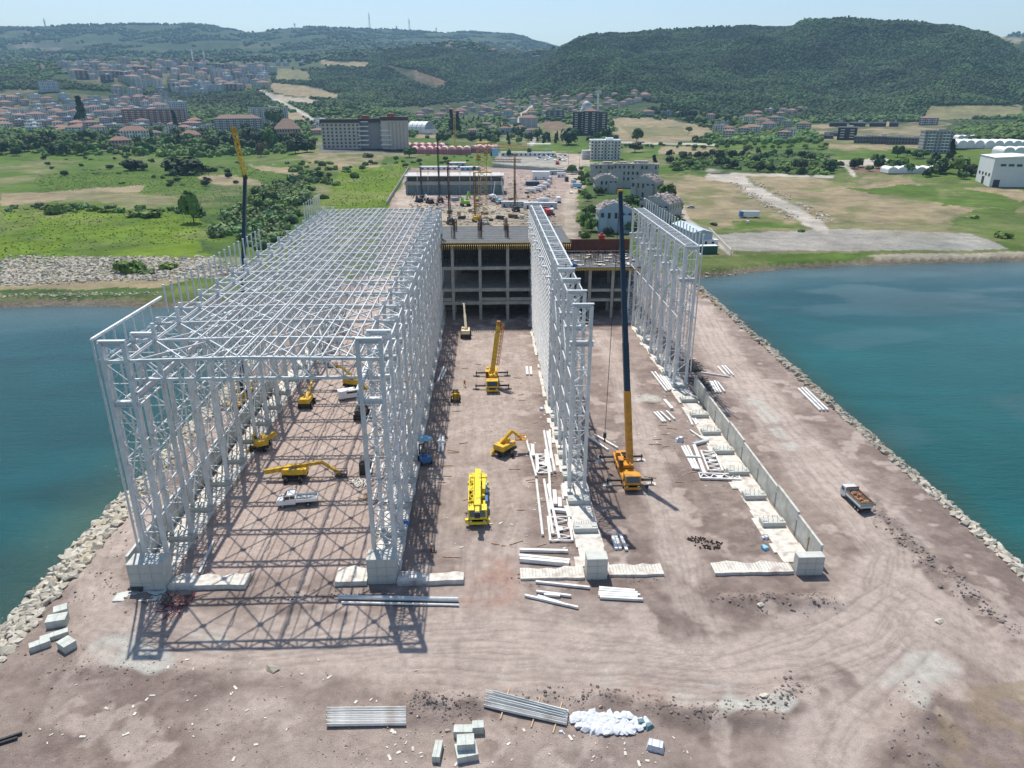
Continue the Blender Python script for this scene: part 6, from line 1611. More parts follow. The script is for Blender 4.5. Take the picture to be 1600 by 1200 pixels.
def heap(b, n, sx, sy, r, w=.08, L=3): 
    for i in range(n):
        x, y, a = r.uniform(-sx, sx), r.uniform(-sy, sy), r.random() * 3.14
        b.bar((x, y, r.random() * .3), (x + L * r.uniform(.4, 1) * math.cos(a), y + L * r.uniform(.4, 1) * math.sin(a), r.random() * .5), w)
simple('rebar_bundle', 'tangle of dark red bars in the hall shadow front left', 'rebar', M('dark_red_bar', (.16, .02, .03), .6), lambda b: heap(b, 46, 1.6, 2.3, random.Random(2), .07, 1.8), at_ground(276, 950))
simple('scrap_heap', 'dark scattered wires in the shadow left of the red bars', 'scrap', darkst, lambda b: heap(b, 30, 1.8, 1.0, random.Random(6), .05, 1.6), at_ground(252, 942))
simple('scrap_heap', 'pale scrap heap beside the hall inner column foot', 'scrap', concp, lambda b: heap(b, 34, 1.4, 1.0, random.Random(7), .2, 1.5), at_ground(566, 758))
simple('scrap_heap', 'brown timber offcuts beside the hall inner columns', 'scrap', timber, lambda b: heap(b, 16, .7, .8, random.Random(8), .14, 1.2), at_ground(574, 778))
simple('timber_pile', 'raw timber poles stacked by the right shore stones, far end', 'timber', timber, lambda b: heap(b, 26, 1.4, 4, random.Random(12), .22, 3.2), at_ground(1093, 462))
simple('black_pipe', 'end of two black pipes at the lower left edge', 'pipe', darkst, lambda b: (b.tube((-1.6, 0, .2), (1.2, 1.4, .2), .16, 8), b.tube((-1.6, -.5, .2), (1.1, .8, .2), .14, 8)), at_ground(3, 1166))
for (u, v, s) in ((1108, 852, 1), (1088, 843, .6)):
    p = at_ground(u, v); b = MB(); r = random.Random(int(u))
    for i in range(60): a = r.random() * 6.28; d = r.random() ** .5 * 1.6 * s; b.box((d * math.cos(a) * 1.4, d * math.sin(a) * .7, .05), (.25, .2, .15), r.random() * 3, .6)
    o = b.build('dark_brush_heap', M('dark_brush', (.045, .03, .022), .95)); o.location = p; tag(o, '%s dark brown patch of brush dumped in the right bay' % ('larger' if s == 1 else 'smaller'), 'brush heap')
for i, (u, v, lab) in enumerate(((1075, 560, 'black mesh and cable strewn outside the retaining wall, upper part'), (1090, 590, 'black mesh and cable strewn outside the retaining wall, lower part'))):
    simple('black_mesh_heap', lab, 'netting', darkst, lambda b: heap(b, 150, 1.3, 4.2, random.Random(20 + i), .09, 1.8), at_ground(u + 8, v + 12))
simple('fence_post_base', 'dark post with a foot standing right of the hall shade', 'post', darkst, lambda b: (b.box((0, 0, .6), (.12, .12, 1.2)), b.box((0, 0, .04), (.7, .5, .08))), at_ground(679, 862))
simple('pipe_stub', 'short dark pipe upright at the left end of the dark ground beam', 'pipe', darkst, lambda b: b.tube((-.9, 0, .45), (.9, .1, .45), .22, 8), at_ground(213, 928))
# small litter that the photo shows as light and dark flecks
lit = MB(); r = random.Random(77)
for i in range(420):
    zone = r.choice([(690, 520, 850, 880), (940, 530, 1060, 700), (1020, 620, 1130, 760), (820, 560, 900, 860), (1080, 560, 1200, 700), (40, 1030, 700, 1190), (560, 1140, 1080, 1195)])
    p = G(r.uniform(zone[0], zone[2]), r.uniform(zone[1], zone[3])); s = r.choice((.08, .1, .15, .2, .35))
    lit.box((p.x, p.y, float(pierz(np.array([p.x]), np.array([p.y]))[0]) + .05), (s * r.uniform(1, 2), s * .7, .06), r.random() * 3.14)
o = lit.build('litter', concp, fix=False); tag(o, kind='stuff')
stk = MB()
for i in range(70):
    zone = r.choice([(690, 520, 850, 880), (1000, 600, 1130, 760), (820, 660, 900, 860), (640, 640, 700, 760)])
    p = G(r.uniform(zone[0], zone[2]), r.uniform(zone[1], zone[3])); a = r.gauss(0, .25); L = r.uniform(1, 2.6)
    z = float(pierz(np.array([p.x]), np.array([p.y]))[0]) + .06; stk.bar((p.x, p.y, z), (p.x + L * math.cos(a), p.y + L * math.sin(a), z), .11)
o = stk.build('loose_battens', timber, fix=False); tag(o, kind='stuff')

# ------------------------------------------------------------------ people
import bmesh
def person(label, loc, rz, top, walk=.0):
    """standing or striding worker: one skinned body, clothes and helmet as parts"""
    me = bpy.data.meshes.new('body'); s = walk
    V = [(0, 0, .95), (0, 0, 1.15), (0, 0, 1.38), (0, 0, 1.50), (0, .01, 1.66),
         (-.09, 0, .90), (-.10, .16 * s, .50), (-.10, .12 * s - .05, .08), (-.10, .12 * s + .09, .03),
         (.09, 0, .90), (.10, -.12 * s, .50), (.10, -.30 * s - .05, .09), (.10, -.30 * s + .08, .04),
         (-.19, 0, 1.40), (-.24, -.10 * s, 1.13), (-.24, .05, .88), (-.24, .07, .80), (.19, 0, 1.40), (.24, .12 * s, 1.13), (.24, .14 * s + .05, .90), (.24, .16 * s + .05, .82)]
    E_ = [(0, 1), (1, 2), (2, 3), (3, 4), (0, 5), (5, 6), (6, 7), (7, 8), (0, 9), (9, 10), (10, 11), (11, 12), (2, 13), (13, 14), (14, 15), (15, 16), (2, 17), (17, 18), (18, 19), (19, 20)]
    R = [.13, .13, .15, .055, .095, .09, .065, .045, .04, .09, .065, .045, .04, .06, .045, .035, .035, .06, .045, .035, .035]
    me.from_pydata(V, E_, []); o = link('person', me, None, loc, rz)
    bm = bmesh.new(); bm.from_mesh(me); bm.verts.layers.skin.verify(); bm.to_mesh(me); bm.free()
    sk = o.modifiers.new('skin', 'SKIN')
    for i, r_ in enumerate(R): me.skin_vertices[0].data[i].radius = (r_, r_ * .85)
    me.skin_vertices[0].data[0].use_root = True
    o.modifiers.new('sub', 'SUBSURF').levels = 1; me.materials.append(jean)
    tag(o, label, 'person')
    P('vest', top, o, lambda b: (b.box((0, 0, 1.22), (.40, .27, .42), 0, .95), b.box((-.20, 0, 1.34), (.12, .16, .2)), b.box((.20, 0, 1.34), (.12, .16, .2))))
    P('face', skin, o, lambda b: (b.tube((0, .01, 1.5), (0, .02, 1.70), .085, 8, .1), b.box((0, .115, 1.62), (.03, .04, .04))))
    P('helmet', hatm, o, lambda b: (b.tube((0, 0, 1.70), (0, 0, 1.82), .13, 10, .07), b.box((0, .12, 1.71), (.2, .12, .02))))
    return o
for (u, v, z, w_, top_, lab) in [(690, 374, 22.3, .6, jean, 'worker in dark clothes standing on the grey concrete deck'), (674, 866, 0, .5, hivis, 'worker in orange vest at the edge of the hall shade near the front'),
                                 (726, 604, 0, .7, hivis, 'worker in orange vest walking near the small forklift'), (1010, 770, 0, .2, jean, 'worker in dark clothes beside the orange crane outrigger')]:
    p = G(u, v, z); person(lab, (p.x, p.y, p.z), random.random() * 6, top_, w_)
# ------------------------------------------------------------------ houses, yard and town
WALLC = {'white': (.72, .71, .69), 'cream': (.52, .46, .36), 'grey': (.34, .34, .34), 'pale green': (.42, .50, .42), 'pink': (.48, .34, .30), 'dark grey': (.13, .13, .14), 'light blue': (.40, .50, .58), 'beige': (.50, .46, .40), 'brick red': (.30, .17, .14), 'near black': (.045, .042, .045), 'ruined grey': (.40, .41, .40)}
def wallm(c): return M(c.replace(' ', '_') + '_wall', WALLC[c], .85, 0, .10, .25, rnd=.10)
tile = M('red_roof_tile', (.23, .125, .10), .85, 0, .22, .5, .2, rnd=.2); brownroof = M('brown_roof', (.20, .13, .10), .85, 0, .2, .4, rnd=.2); flatroof = M('flat_concrete_roof', (.42, .41, .39), .9, 0, .2, .3, rnd=.2); whiteroof = M('white_sheet_roof', (.75, .76, .76), .5, 0, .08, .3, rnd=.05); debris = M('broken_roof', (.22, .19, .18), .9, 0, .5, .8, .4)
ROOF = {'red tiled': tile, 'brown': brownroof, 'flat grey': flatroof, 'flat white': whiteroof}
HM = {}
def house_mesh(w, d, fl, roof, wc, slab=True, fh=3.0, bay=3.2):
    key = (w, d, fl, roof, wc)
    if key in HM: return HM[key]
    h = fl * fh
    b = MB(); b.box((0, 0, h / 2 - 2), (w, d, h + 4))
    me = recalc(b.mesh('wall')); me.materials.append(wallm(wc))
    r = MB()
    if roof in ('red tiled', 'brown'):
        o = .6; rh = min(w, d) * .22; rx = max(w / 2 - d / 2, w * .12) if w >= d else w * .05; ry = 0 if w >= d else d / 2 - w / 2
        V = [(-w / 2 - o, -d / 2 - o, h), (w / 2 + o, -d / 2 - o, h), (w / 2 + o, d / 2 + o, h), (-w / 2 - o, d / 2 + o, h), (-rx, -ry, h + rh), (rx, -ry, h + rh), (rx, ry + .01, h + rh), (-rx, ry + .01, h + rh)]
        r.add(V, [(0, 1, 5, 4), (1, 2, 6, 5), (2, 3, 7, 6), (3, 0, 4, 7), (4, 5, 6, 7), (3, 2, 1, 0)])
        r.box((w * .2, d * .12, h + rh * .7), (.9, .9, 1.4))
    else:
        r.box((0, 0, h + .15), (w + .5, d + .5, .3))
        for s in (-1, 1): r.box((s * (w / 2 + .1), 0, h + .6), (.2, d + .4, .7)); r.box((0, s * (d / 2 + .1), h + .6), (w + .4, .2, .7))
        r.box((w * .15, d * .1, h + 1.3), (w * .25, d * .3, 2.4))
    rm = recalc(r.mesh('roof')); rm.materials.append(ROOF[roof])
    q = MB(); bl_ = MB()
    for f in range(fl):
        z = f * fh + 1.7
        n = max(2, int(w / bay))
        for i in range(n):
            x = -w / 2 + (i + .5) * w / n
            for s in (-1, 1): q.box((x, s * (d / 2 + .02), z), (w / n * .48, .1, 1.5))
        n = max(2, int(d / bay))
        for i in range(n):
            y = -d / 2 + (i + .5) * d / n
            for s in (-1, 1): q.box((s * (w / 2 + .02), y, z), (.1, d / n * .45, 1.4))
        if f and fl > 2:
            k = max(1, int(w / 9))
            for i in range(k): bl_.box((-w / 2 + (i + .5) * w / k, -d / 2 - .55, f * fh + .35), (w / k * .45, 1.1, .9))
    wm = recalc(q.mesh('windows')); wm.materials.append(glass)
    bm_ = None
    if bl_.v: bm_ = recalc(bl_.mesh('balconies')); bm_.materials.append(wallm('white') if wc != 'white' else wallm('grey'))
    HM[key] = (me, rm, wm, bm_); return HM[key]
def house(p, w, d, fl, roof, wc, rz, label, group=None, nm=None, cat='house', s=1.0):
    a, r, q, bm_ = house_mesh(w, d, fl, roof, wc)
    t = thing(nm or ('apartment_block' if fl > 3 else 'house'), label, cat if fl <= 3 or cat != 'house' else 'apartment block', p, rz, group)
    t.scale = (s, s, s)
    link('wall', a, t); link('roof', r, t); o = link('windows', q, t); o['kind'] = 'stuff'
    if bm_: o = link('balconies', bm_, t); o['kind'] = 'stuff'
    return t
def hs(u, v, wpx, hpx, dratio, fl, roof, wc, rz, label, **k):
    """a house whose foot is seen at (u, v), wpx wide and hpx high in the photograph"""
    p = GT(u, v); R_ = math.hypot(p.x, p.y); w = wpx * R_ / FPX; h = hpx * R_ / FPX
    p = p + Vector((p.x, p.y, 0)).normalized() * (w * dratio / 2); p.z = float(H(p.x, p.y)) if p.z > 3 else p.z
    fl = max(1, round(h / 3.0)) if fl is None else fl
    t = house(p, round(w, 1), round(w * dratio, 1), fl, roof, wc, rz + math.atan2(-p.x, p.y), label, **k)
    t.scale = (1, 1, h / (fl * 3.0)); return t
# --- ruined villas right of the site road
def ruined(u, v, wpx, hpx, dr, fl, wc, rz, label):
    p = GT(u, v); R_ = math.hypot(p.x, p.y); w = wpx * R_ / FPX; h = hpx * R_ / FPX; d = w * dr
    p = p + Vector((p.x, p.y, 0)).normalized() * d / 2; p.z = 0
    t = thing('ruined_villa', label, 'house', p, rz + math.atan2(-p.x, p.y))
    P('wall', wallm(wc), t, lambda b: (b.box((0, 0, h / 2), (w, d, h)), b.box((w * .28, -d / 2 - .8, h * .4), (w * .3, 1.6, h * .8)), b.box((-w * .36, -d / 2 - .5, h * .35), (w * .2, 1.0, h * .7))))
    if fl < 4: P('gable', wallm(wc), t, lambda b: b.prism([(-w / 2, h), (w / 2, h), (w * .1, h + w * .22), (-w * .1, h + w * .22)], 'y', -d / 2 + .1, -d / 2 + .5))
    q = MB(); r = random.Random(int(u))
    for f in range(fl):
        for i in range(max(3, int(w / 3))):
            x = -w / 2 + (i + .5) * w / max(3, int(w / 3)); fh = h / fl
            if r.random() < .85: q.box((x, -d / 2 - .03 - (.8 if abs(x - w * .28) < w * .15 else .5 if abs(x + w * .36) < w * .1 else 0) * 1.0, (f + .55) * fh), (1.3, .12, fh * .5))
            q.box((w / 2 + .03, -d / 2 + (i + .5) * d / max(3, int(w / 3)), (f + .55) * fh), (.12, 1.2, fh * .45)); q.box((-w / 2 - .03, -d / 2 + (i + .5) * d / max(3, int(w / 3)), (f + .55) * fh), (.12, 1.2, fh * .45))
    o = q.build('windows', glass, t); o['kind'] = 'stuff'
    if fl >= 4: P('cornice', concd, t, lambda b: (b.box((0, 0, h + .3), (w + 1.2, d + 1.2, .6)), b.box((w * .1, 0, h + 1.4), (w * .3, d * .5, 1.8)), b.box((-w * .3, 0, h + 1.0), (w * .16, d * .4, 1.2))))
    else: P('roof', debris, t, lambda b: (b.prism([(-w / 2 - .2, h + .05), (w / 2 + .2, h + .05), (w * .18, h + w * .17), (-w * .2, h + w * .19)], 'y', -d / 2 + .6, d / 2),))
    q = MB()
    for i in range(int(w * d / 1.6)):
        x, y = r.uniform(-w / 2, w / 2), r.uniform(-d / 2, d / 2); z = h + (max(0, w * .19 * min(1, (w / 2 - abs(x)) / (w * .32))) if fl < 4 else .6) + .1
        q.bar((x, y, z), (x + r.uniform(-1.6, 1.6), y + r.uniform(-1.6, 1.6), z + r.uniform(-.3, .7)), r.choice((.12, .3, 1.1)), .12)
    o = q.build('roof_debris', debris if r.random() < .0 else M('mixed_debris', (.42, .38, .36), .9, 0, .7, 1.5), t); o['kind'] = 'stuff'
    return t
ruined(958, 364, 52, 34, 1.0, 2, 'light blue', .12, 'pale blue ruined villa nearest the site road, its roof stripped to debris')
ruined(1031, 348, 48, 28, 1.2, 2, 'ruined grey', -.35, 'ruined villa with dark broken roof behind the outer cladding posts')
ruined(1010, 312, 38, 26, 1.1, 2, 'ruined grey', -.3, 'ruined villa with pinkish debris roof right of the long grey block')
ruined(945, 302, 34, 20, .9, 2, 'ruined grey', .1, 'small ruined villa in front of the left end of the long grey block')
ruined(992, 294, 66, 34, .35, 4, 'ruined grey', -.08, 'right part of the long grey four-storey block with dark cornice and stripped windows')
ruined(943, 288, 42, 28, .5, 4, 'ruined grey', .05, 'left lower part of the long grey four-storey block')
P_ = AT(1060, 372, 262); t = thing('sheet_shed', 'long blue grey sheet shed behind the right row of cladding posts', 'shed', (70, 262, 0), .12)
p = GT(1079, 376); t.location = (p.x, p.y, 0)
P('wall', tin, t, lambda b: b.box((0, 0, 3), (9, 26, 6), 0)); P('roof', tin, t, lambda b: b.prism([(-4.7, 6.02), (4.7, 6.02), (0, 7.2)], 'y', -13.3, 13.3))
P('seam', greyp, t, lambda b: [b.box((4.53, -12 + i * 2.4, 3), (.06, .15, 5.8)) for i in range(11)])
container('dark green sheeted container by the shore at the foot of the shed', GT(1104, 396), .05, dgreen, 8, 3, 3.2, win=False)
container('white site hut above the dark green container', GT(1108, 384), .1, whitep, 7, 2.6, 2.6)
t = thing('boundary_wall', 'low pale concrete wall right of the dark green container', 'wall', GT(1125, 380)); a, c = G(1108, 362) - t.location, G(1142, 398) - t.location; P('panel', concp, t, lambda b: b.bar(a + Vector((0, 0, 1)), c + Vector((0, 0, 1)), .3, 2.2))
# --- site yard: second frame, wall, huts, lorries
yb = thing('concrete_frame_building', 'dark two-storey concrete shell with grey parapet band across the dusty yard', 'building', (-21, 505, 0))
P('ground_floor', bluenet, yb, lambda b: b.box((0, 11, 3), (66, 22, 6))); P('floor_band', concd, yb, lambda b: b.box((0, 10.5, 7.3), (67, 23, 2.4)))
for i in range(10): part('column', 'ybc', lambda b: b.box((0, 0, 3), (.7, .5, 6)), yb, concd, (-32 + i * 7.1, -.6, 0)); part('column', 'ybc2', lambda b: b.box((0, 0, 10), (.7, .7, 3.2)), yb, conc, (-32 + i * 7.1, .4, 0))
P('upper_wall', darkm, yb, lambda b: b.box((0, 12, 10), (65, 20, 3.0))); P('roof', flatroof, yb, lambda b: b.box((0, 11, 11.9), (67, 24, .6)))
P('upper_opening', glass, yb, lambda b: [b.box((-28.5 + i * 7.1, 1.9, 10), (5.8, .2, 2.2)) for i in range(9)])
for i in range(10): part('starter_bars', 'ysb', lambda b: [b.box((dx_ * .3, 0, 13.4), (.07, .07, 2.6)) for dx_ in range(-2, 3)], yb, rebar, (-32 + i * 7.1, 5, 0))
for i, lab in enumerate(('left of two tilted white props leaning on the dark shell', 'right of two tilted white props leaning on the dark shell')):
    simple('steel_prop', lab, 'prop', whitep, lambda b: b.bar((0, 0, 0), (1.4 * (1 - 2 * i), 1, 9), .5), (5 + i * 7, 499, 0))
a = G(604, 322, 0); c = G(640, 263, 0)
t = thing('site_wall', 'long grey precast wall between the green field and the dusty yard', 'wall', (a.x, a.y, 0)); nW = 60; dv = (c - a)
for i in range(nW): P('wall_panel', conc if i % 2 else concd, t, lambda b: b.bar(dv * (i / nW) + Vector((0, 0, 1.3)), dv * ((i + .96) / nW) + Vector((0, 0, 1.3)), .3, 2.8)) if i < 60 else None
t = thing('site_wall', 'grey corrugated hoarding along the top edge of the dusty yard', 'hoarding', (G(770, 262).x, G(770, 262).y, 0)); dv = G(905, 272) - G(770, 262)
for i in range(30): P('hoarding_panel', greyp, t, lambda b: b.bar(dv * (i / 30) + Vector((0, 0, 1.6)), dv * ((i + .97) / 30) + Vector((0, 0, 1.6)), .2, 3.2))
def hutrow(u, v, L, n, label, mat=whitep, rz=0, H_=3):
    p = GT(u, v); p.z = 0; t = thing('site_office', label, 'site office', p, rz)
    P('shell', mat, t, lambda b: b.box((0, 0, H_ / 2 + .2), (L, 6, H_))); P('roof', whiteroof, t, lambda b: b.box((0, 0, H_ + .4), (L + .8, 6.8, .25)))
    for i in range(n): part('window', ('hw', H_), lambda b: b.box((0, -3.05, H_ * .58), (L / n * .4 if L / n * .4 < 2.5 else 2.5, .1, H_ * .4)), t, glass, (-L / 2 + (i + .5) * L / n, 0, 0))
    return t
hutrow(686, 265, 34, 7, 'long white site office hut behind the dark concrete shell')
hutrow(714, 262, 16, 3, 'grey two level hut right of the long white site hut', greyp, 0, 5); hutrow(735, 266, 18, 4, 'small pale hut above the right end of the dark shell', lblue)
hutrow(825, 244, 60, 12, 'very long low white barrack at the upper edge of the site', wallm('white'), -.05, 5)
simple('canopy', 'flat pale canopy roof above the right end of the long barrack', 'canopy', whiteroof, lambda b: (b.box((0, 0, 8), (28, 12, .5)), b.box((-12, -5, 4), (.5, .5, 8)), b.box((12, -5, 4), (.5, .5, 8)), b.box((-12, 5, 4), (.5, .5, 8)), b.box((12, 5, 4), (.5, .5, 8))), GT(842, 236))
container('white flat topped site cabin in the yard near the curved line of lorries', GT(845, 280), 0, whitep, 14, 8, 6)
for u, v, L, m_, lab in [(870, 273, 12, greyp, 'grey low cabin behind the white flat topped cabin'), (877, 277, 7, whitep, 'white box cabin at the top of the site road'), (795, 324, 9, greyp, 'leftmost dark fronted container of the lower yard row'), (812, 324, 10, greyp, 'second container of the lower yard row beside the drill rig'), (833, 326, 11, whitep, 'longest white container of the lower yard row'), (858, 326, 9, tin, 'blue grey container right of the longest white one')]:
    container(lab, GT(u, v), 0, m_, L, 3, 3.4)
def lorry(u, v, rz, mat, cabm, label, mixer=False, s=1.0):
    p = GT(u, v); t = thing('lorry', label, 'truck', p, rz); t.scale = (s,) * 3
    P('chassis', darkst, t, lambda b: b.box((0, 0, .8), (1.2, 8, .4)))
    cb = P('cab', cabm, t, lambda b: b.prism([(2.3, .6), (4.2, .6), (4.2, 1.7), (3.9, 2.9), (2.3, 3.0)], 'x', -1.2, 1.2)); P('windscreen', glass, cb, lambda b: b.quad((-1.05, 4.22, 1.8), (1.05, 4.22, 1.8), (1, 3.95, 2.75), (-1, 3.95, 2.75)))
    if mixer: P('drum', mat, t, lambda b: (b.tube((0, 2.0, 2.2), (0, -1.0, 2.6), 1.0, 10, 1.3), b.tube((0, -1, 2.6), (0, -3.6, 3.1), 1.3, 10, .5)))
    else: P('load_box', mat, t, lambda b: b.box((0, -1.0, 2.2), (2.5, 6.0, 2.4)))
    for y in (3.0, -1.8, -3.0):
        for sx in (-1, 1): wheel(t, sx * 1.0, y, .5, .35)
    return t
L2 = [(828, 302, -1.3, 0), (838, 300, -1.15, 1), (846, 297, -1.0, 2), (853, 293, -.8, 3), (858, 288, -.5, 4), (860, 282, -.2, 5)]
for u, v, rz, i in L2: lorry(u, v, rz, whitep, whitep, 'white mixer lorry in the curved yard line, %s from the left' % ORD[i], True)
simple('covered_stack', 'dark blue covered stack inside the curve of the lorries', 'stack', navy, lambda b: b.box((0, 0, 1.5), (11, 6, 3), 0, .9), GT(832, 290))
for u, v, rz, m_, mx_, lab in [(769, 312, .4, whitep, True, 'white mixer lorry tipping beside the yellow tower crane foot'), (885, 283, 0, darkst, False, 'dark fronted lorry driving down the site road'), (872, 316, .1, whitep, False, 'white lorry alone beside the site road'), (862, 335, .1, whitep, True, 'white mixer lorry above the head girder end, right one'), (855, 336, .2, redp, False, 'red bodied lorry beside the mixer above the head girder end'),
                              (896, 288, .1, greyp, False, 'grey lorry parked on the right edge of the site road, upper'), (900, 294, 1.2, lblue, False, 'pale blue lorry parked across the right edge of the site road'), (848, 318, 1.5, whitep, False, 'small white lorry behind the lower container row')]:
    lorry(u, v, rz, m_, whitep if m_ is not darkst else whitep, lab, mx_)
simple('red_container', 'dark red box right above the far end of the middle head girder', 'container', M('maroon', (.20, .04, .04), .6), lambda b: (b.box((0, 0, 1.3), (9, 2.6, 2.4)), b.box((0, 0, 2.6), (9.2, 2.8, .15))), GT(843, 330))
for i, (u, v, c_, lab) in enumerate([(1079, 325, greyp, 'grey car on the dirt lane right of the ruined villas'), (1115, 352, darkst, 'small dark car on the grass left of the gravel yard'), (905, 240, navy, 'dark car before the white villa forecourt'), (892, 302, whitep, 'white car on the site road, lower'), (899, 281, darkst, 'dark car on the right verge of the site road')]):
    car(lab, GT(u, v), (1.5, .3, 1.2, .1, .4)[i], c_)
tw = GT(1172, 340); t = thing('trailer', 'white and blue trailer standing alone on the green grass', 'trailer', tw, 1.5); P('body', whitep, t, lambda b: b.box((0, 0, 2), (3, 9, 2.6))); P('front', bluep, t, lambda b: b.box((0, 5, 2), (3, 1.8, 2.8))); P('roof', tin, t, lambda b: b.box((0, 0, 3.4), (3.2, 9.2, .2)))
for y in (-3, 3): wheel(t, -1.2, y, .5, .4); wheel(t, 1.2, y, .5, .4)
simple('storage_bin', 'small white tank in the grass below the trailer', 'tank', whitep, lambda b: b.tube((0, 0, .1), (0, 0, 1.4), .8, 10), GT(1168, 349))
r = random.Random(31)
for i in range(44):
    u, v = r.uniform(838, 890), r.uniform(240, 252)
    p = GT(u, v); b = MB(); b.prism([(-2.2, .3), (2.2, .3), (2.2, .9), (1, 1.0), (.4, 1.5), (-1.4, 1.5), (-2.2, .95)], 'x', -.9, .9)
    o = b.build('parked_car', r.choice([whitep, greyp, whitep, darkst, bluep])); o.location = p; o.rotation_euler = (0, 0, r.choice((0, 1.57)) + r.uniform(-.2, .2)); tag(o, 'parked car on the lot below the long barrack', 'car', 'cars on the lot below the long barrack')
simple('excavator', 'small orange excavator at the edge of the car lot', 'excavator', redp, lambda b: (b.box((0, 0, 1.2), (3.5, 4, 1.6)), b.box((0, 0, .4), (3.8, 4.6, .8)), b.bar((0, 1, 2), (1, 5, 4), .6), b.bar((1, 5, 4), (2, 7.5, 1), .5), b.box((-.6, .4, 2.5), (1.4, 1.6, 1.6))), GT(871, 257))
simple('truss_load', 'brown lattice load lying beside the yard road, upper left', 'load', rust, lambda b: (lat(b, (-14, 0, 1.5), (14, -6, 1.5), 2.4, 14, .25)), GT(792, 253))
# drill rigs, excavator, tower crane
def rig(u, v, hgt, label, mat, base=darkst, lean=0):
    p = GT(u, v); t = thing('drilling_rig', label, 'drilling rig', p, .2)
    P('tracks', blackm, t, lambda b: (b.box((-1.5, 0, .6), (.8, 5.2, 1.1)), b.box((1.5, 0, .6), (.8, 5.2, 1.1)))); P('body', base, t, lambda b: (b.box((0, -.8, 2.0), (3.0, 4.6, 1.8)), b.box((-.9, 1.6, 2.4), (1.1, 1.3, 1.9))))
    P('mast', mat, t, lambda b: (lat(b, (0, 2.6, .6), (lean, 2.8, hgt), .9, 14, .1),)); P('mast_head', mat, t, lambda b: b.box((lean, 2.6, hgt), (1.4, 1.6, 1.1))); P('kelly_bar', base, t, lambda b: b.tube((0, 3.3, .3), (lean, 3.5, hgt - 2), .22, 6))
    P('backstay', base, t, lambda b: (b.bar((-.7, -1.5, 2.8), (lean, 2.6, hgt * .55), .22), b.bar((.7, -1.5, 2.8), (lean, 2.6, hgt * .55), .22)))
    return t
rig(806, 330, 31, 'brown drilling rig with tall mast in the middle of the yard', M('ochre_mast', (.36, .20, .06), .6))
rig(688, 316, 38, 'black drilling rig with very tall mast left of the yellow tower crane', darkst); rig(660, 312, 22, 'shorter black rig in front of the left end of the dark shell', darkst); rig(704, 350, 30, 'thin brown mast just beyond the left half of the deck', rebar)
rig(744, 346, 27, 'thin dark mast with yellow foot beside the tower crane', rebar, yellow)
t = thing('tracked_machine', 'lime green tracked drill machine in front of the dark shell', 'excavator', GT(727, 322), .3)
P('tracks', blackm, t, lambda b: (b.box((-2, 0, .8), (1.0, 6, 1.5)), b.box((2, 0, .8), (1.0, 6, 1.5)))); P('body', greenp, t, lambda b: (b.box((0, 0, 2.4), (4.2, 5, 1.7)), b.box((-1.3, 1.8, 3.6), (1.4, 1.6, 1.6)))); P('arm', greenp, t, lambda b: (b.bar((1, 1, 3), (3, 3, 8), .9), b.bar((3, 3, 8), (5, 6, 3.5), .7), b.bar((-1, -1, 3), (-3, 0, 6), .6)))
for u, v, lab in ((655, 316, 'dark low tracked machine on the sand heap, left'), (672, 318, 'dark machine with white arm beside the black rig'), (780, 318, 'pale blue machine beside the white mixer lorry')):
    t = thing('tracked_machine', lab, 'excavator', GT(u, v), .6); P('tracks', blackm, t, lambda b: (b.box((-1.4, 0, .6), (.8, 4.6, 1.1)), b.box((1.4, 0, .6), (.8, 4.6, 1.1)))); P('body', lblue if 'blue' in lab else darkst, t, lambda b: (b.box((0, 0, 1.9), (3, 4, 1.5)), b.box((-.8, 1.2, 2.9), (1.1, 1.3, 1.3)))); P('arm', whitep if 'white' in lab else darkst, t, lambda b: (b.bar((0, 1.5, 2.4), (0, 5, 5), .5), b.bar((0, 5, 5), (0, 8, 1.5), .4)))
tp = GT(755, 350); t = thing('tower_crane', 'yellow tower crane mast with square platform and pale cab box behind the deck', 'tower crane', (tp.x, tp.y, 0))
ymast = M('faded_crane_yellow', (.50, .32, .06), .6, 0, .2, 1)
R_ = math.hypot(tp.x, tp.y); zt_ = AT(755, 236, tp.y).z
P('mast', ymast, t, lambda b: lat(b, (0, 0, 0), (0, .01, zt_), 4.2, 18, .20)); P('base', concd, t, lambda b: b.box((0, 0, .6), (6, 6, 1.2)))
P('top_cage', ymast, t, lambda b: (lat(b, (0, 0, zt_ - 4), (0, .01, zt_ + 4), 5.2, 4, .22), b.box((0, 0, zt_ + 4), (5.4, 5.4, .5)))); P('platform', ymast, t, lambda b: b.box((0, 0, zt_ - 10), (9, 7, .4)))
P('cab', lblue, t, lambda b: b.box((6.5, -1, zt_ - .5), (3.2, 3, 3.6))); P('jib', ymast, t, lambda b: (lat(b, (2, 0, zt_ + 3), (22, -2, zt_ + 1.5), 1.6, 12, .16)))
tp = GT(752, 240); t = thing('tower_crane', 'thin distant yellow tower crane with mast against the village', 'tower crane', tp); P('mast', ymast, t, lambda b: lat(b, (-30, 0, 0), (-30, .01, 50), 2.2, 16, .3)); P('jib', ymast, t, lambda b: lat(b, (-44, 0, 49), (-26, 0, 49), 1.6, 8, .25))
r = random.Random(63)
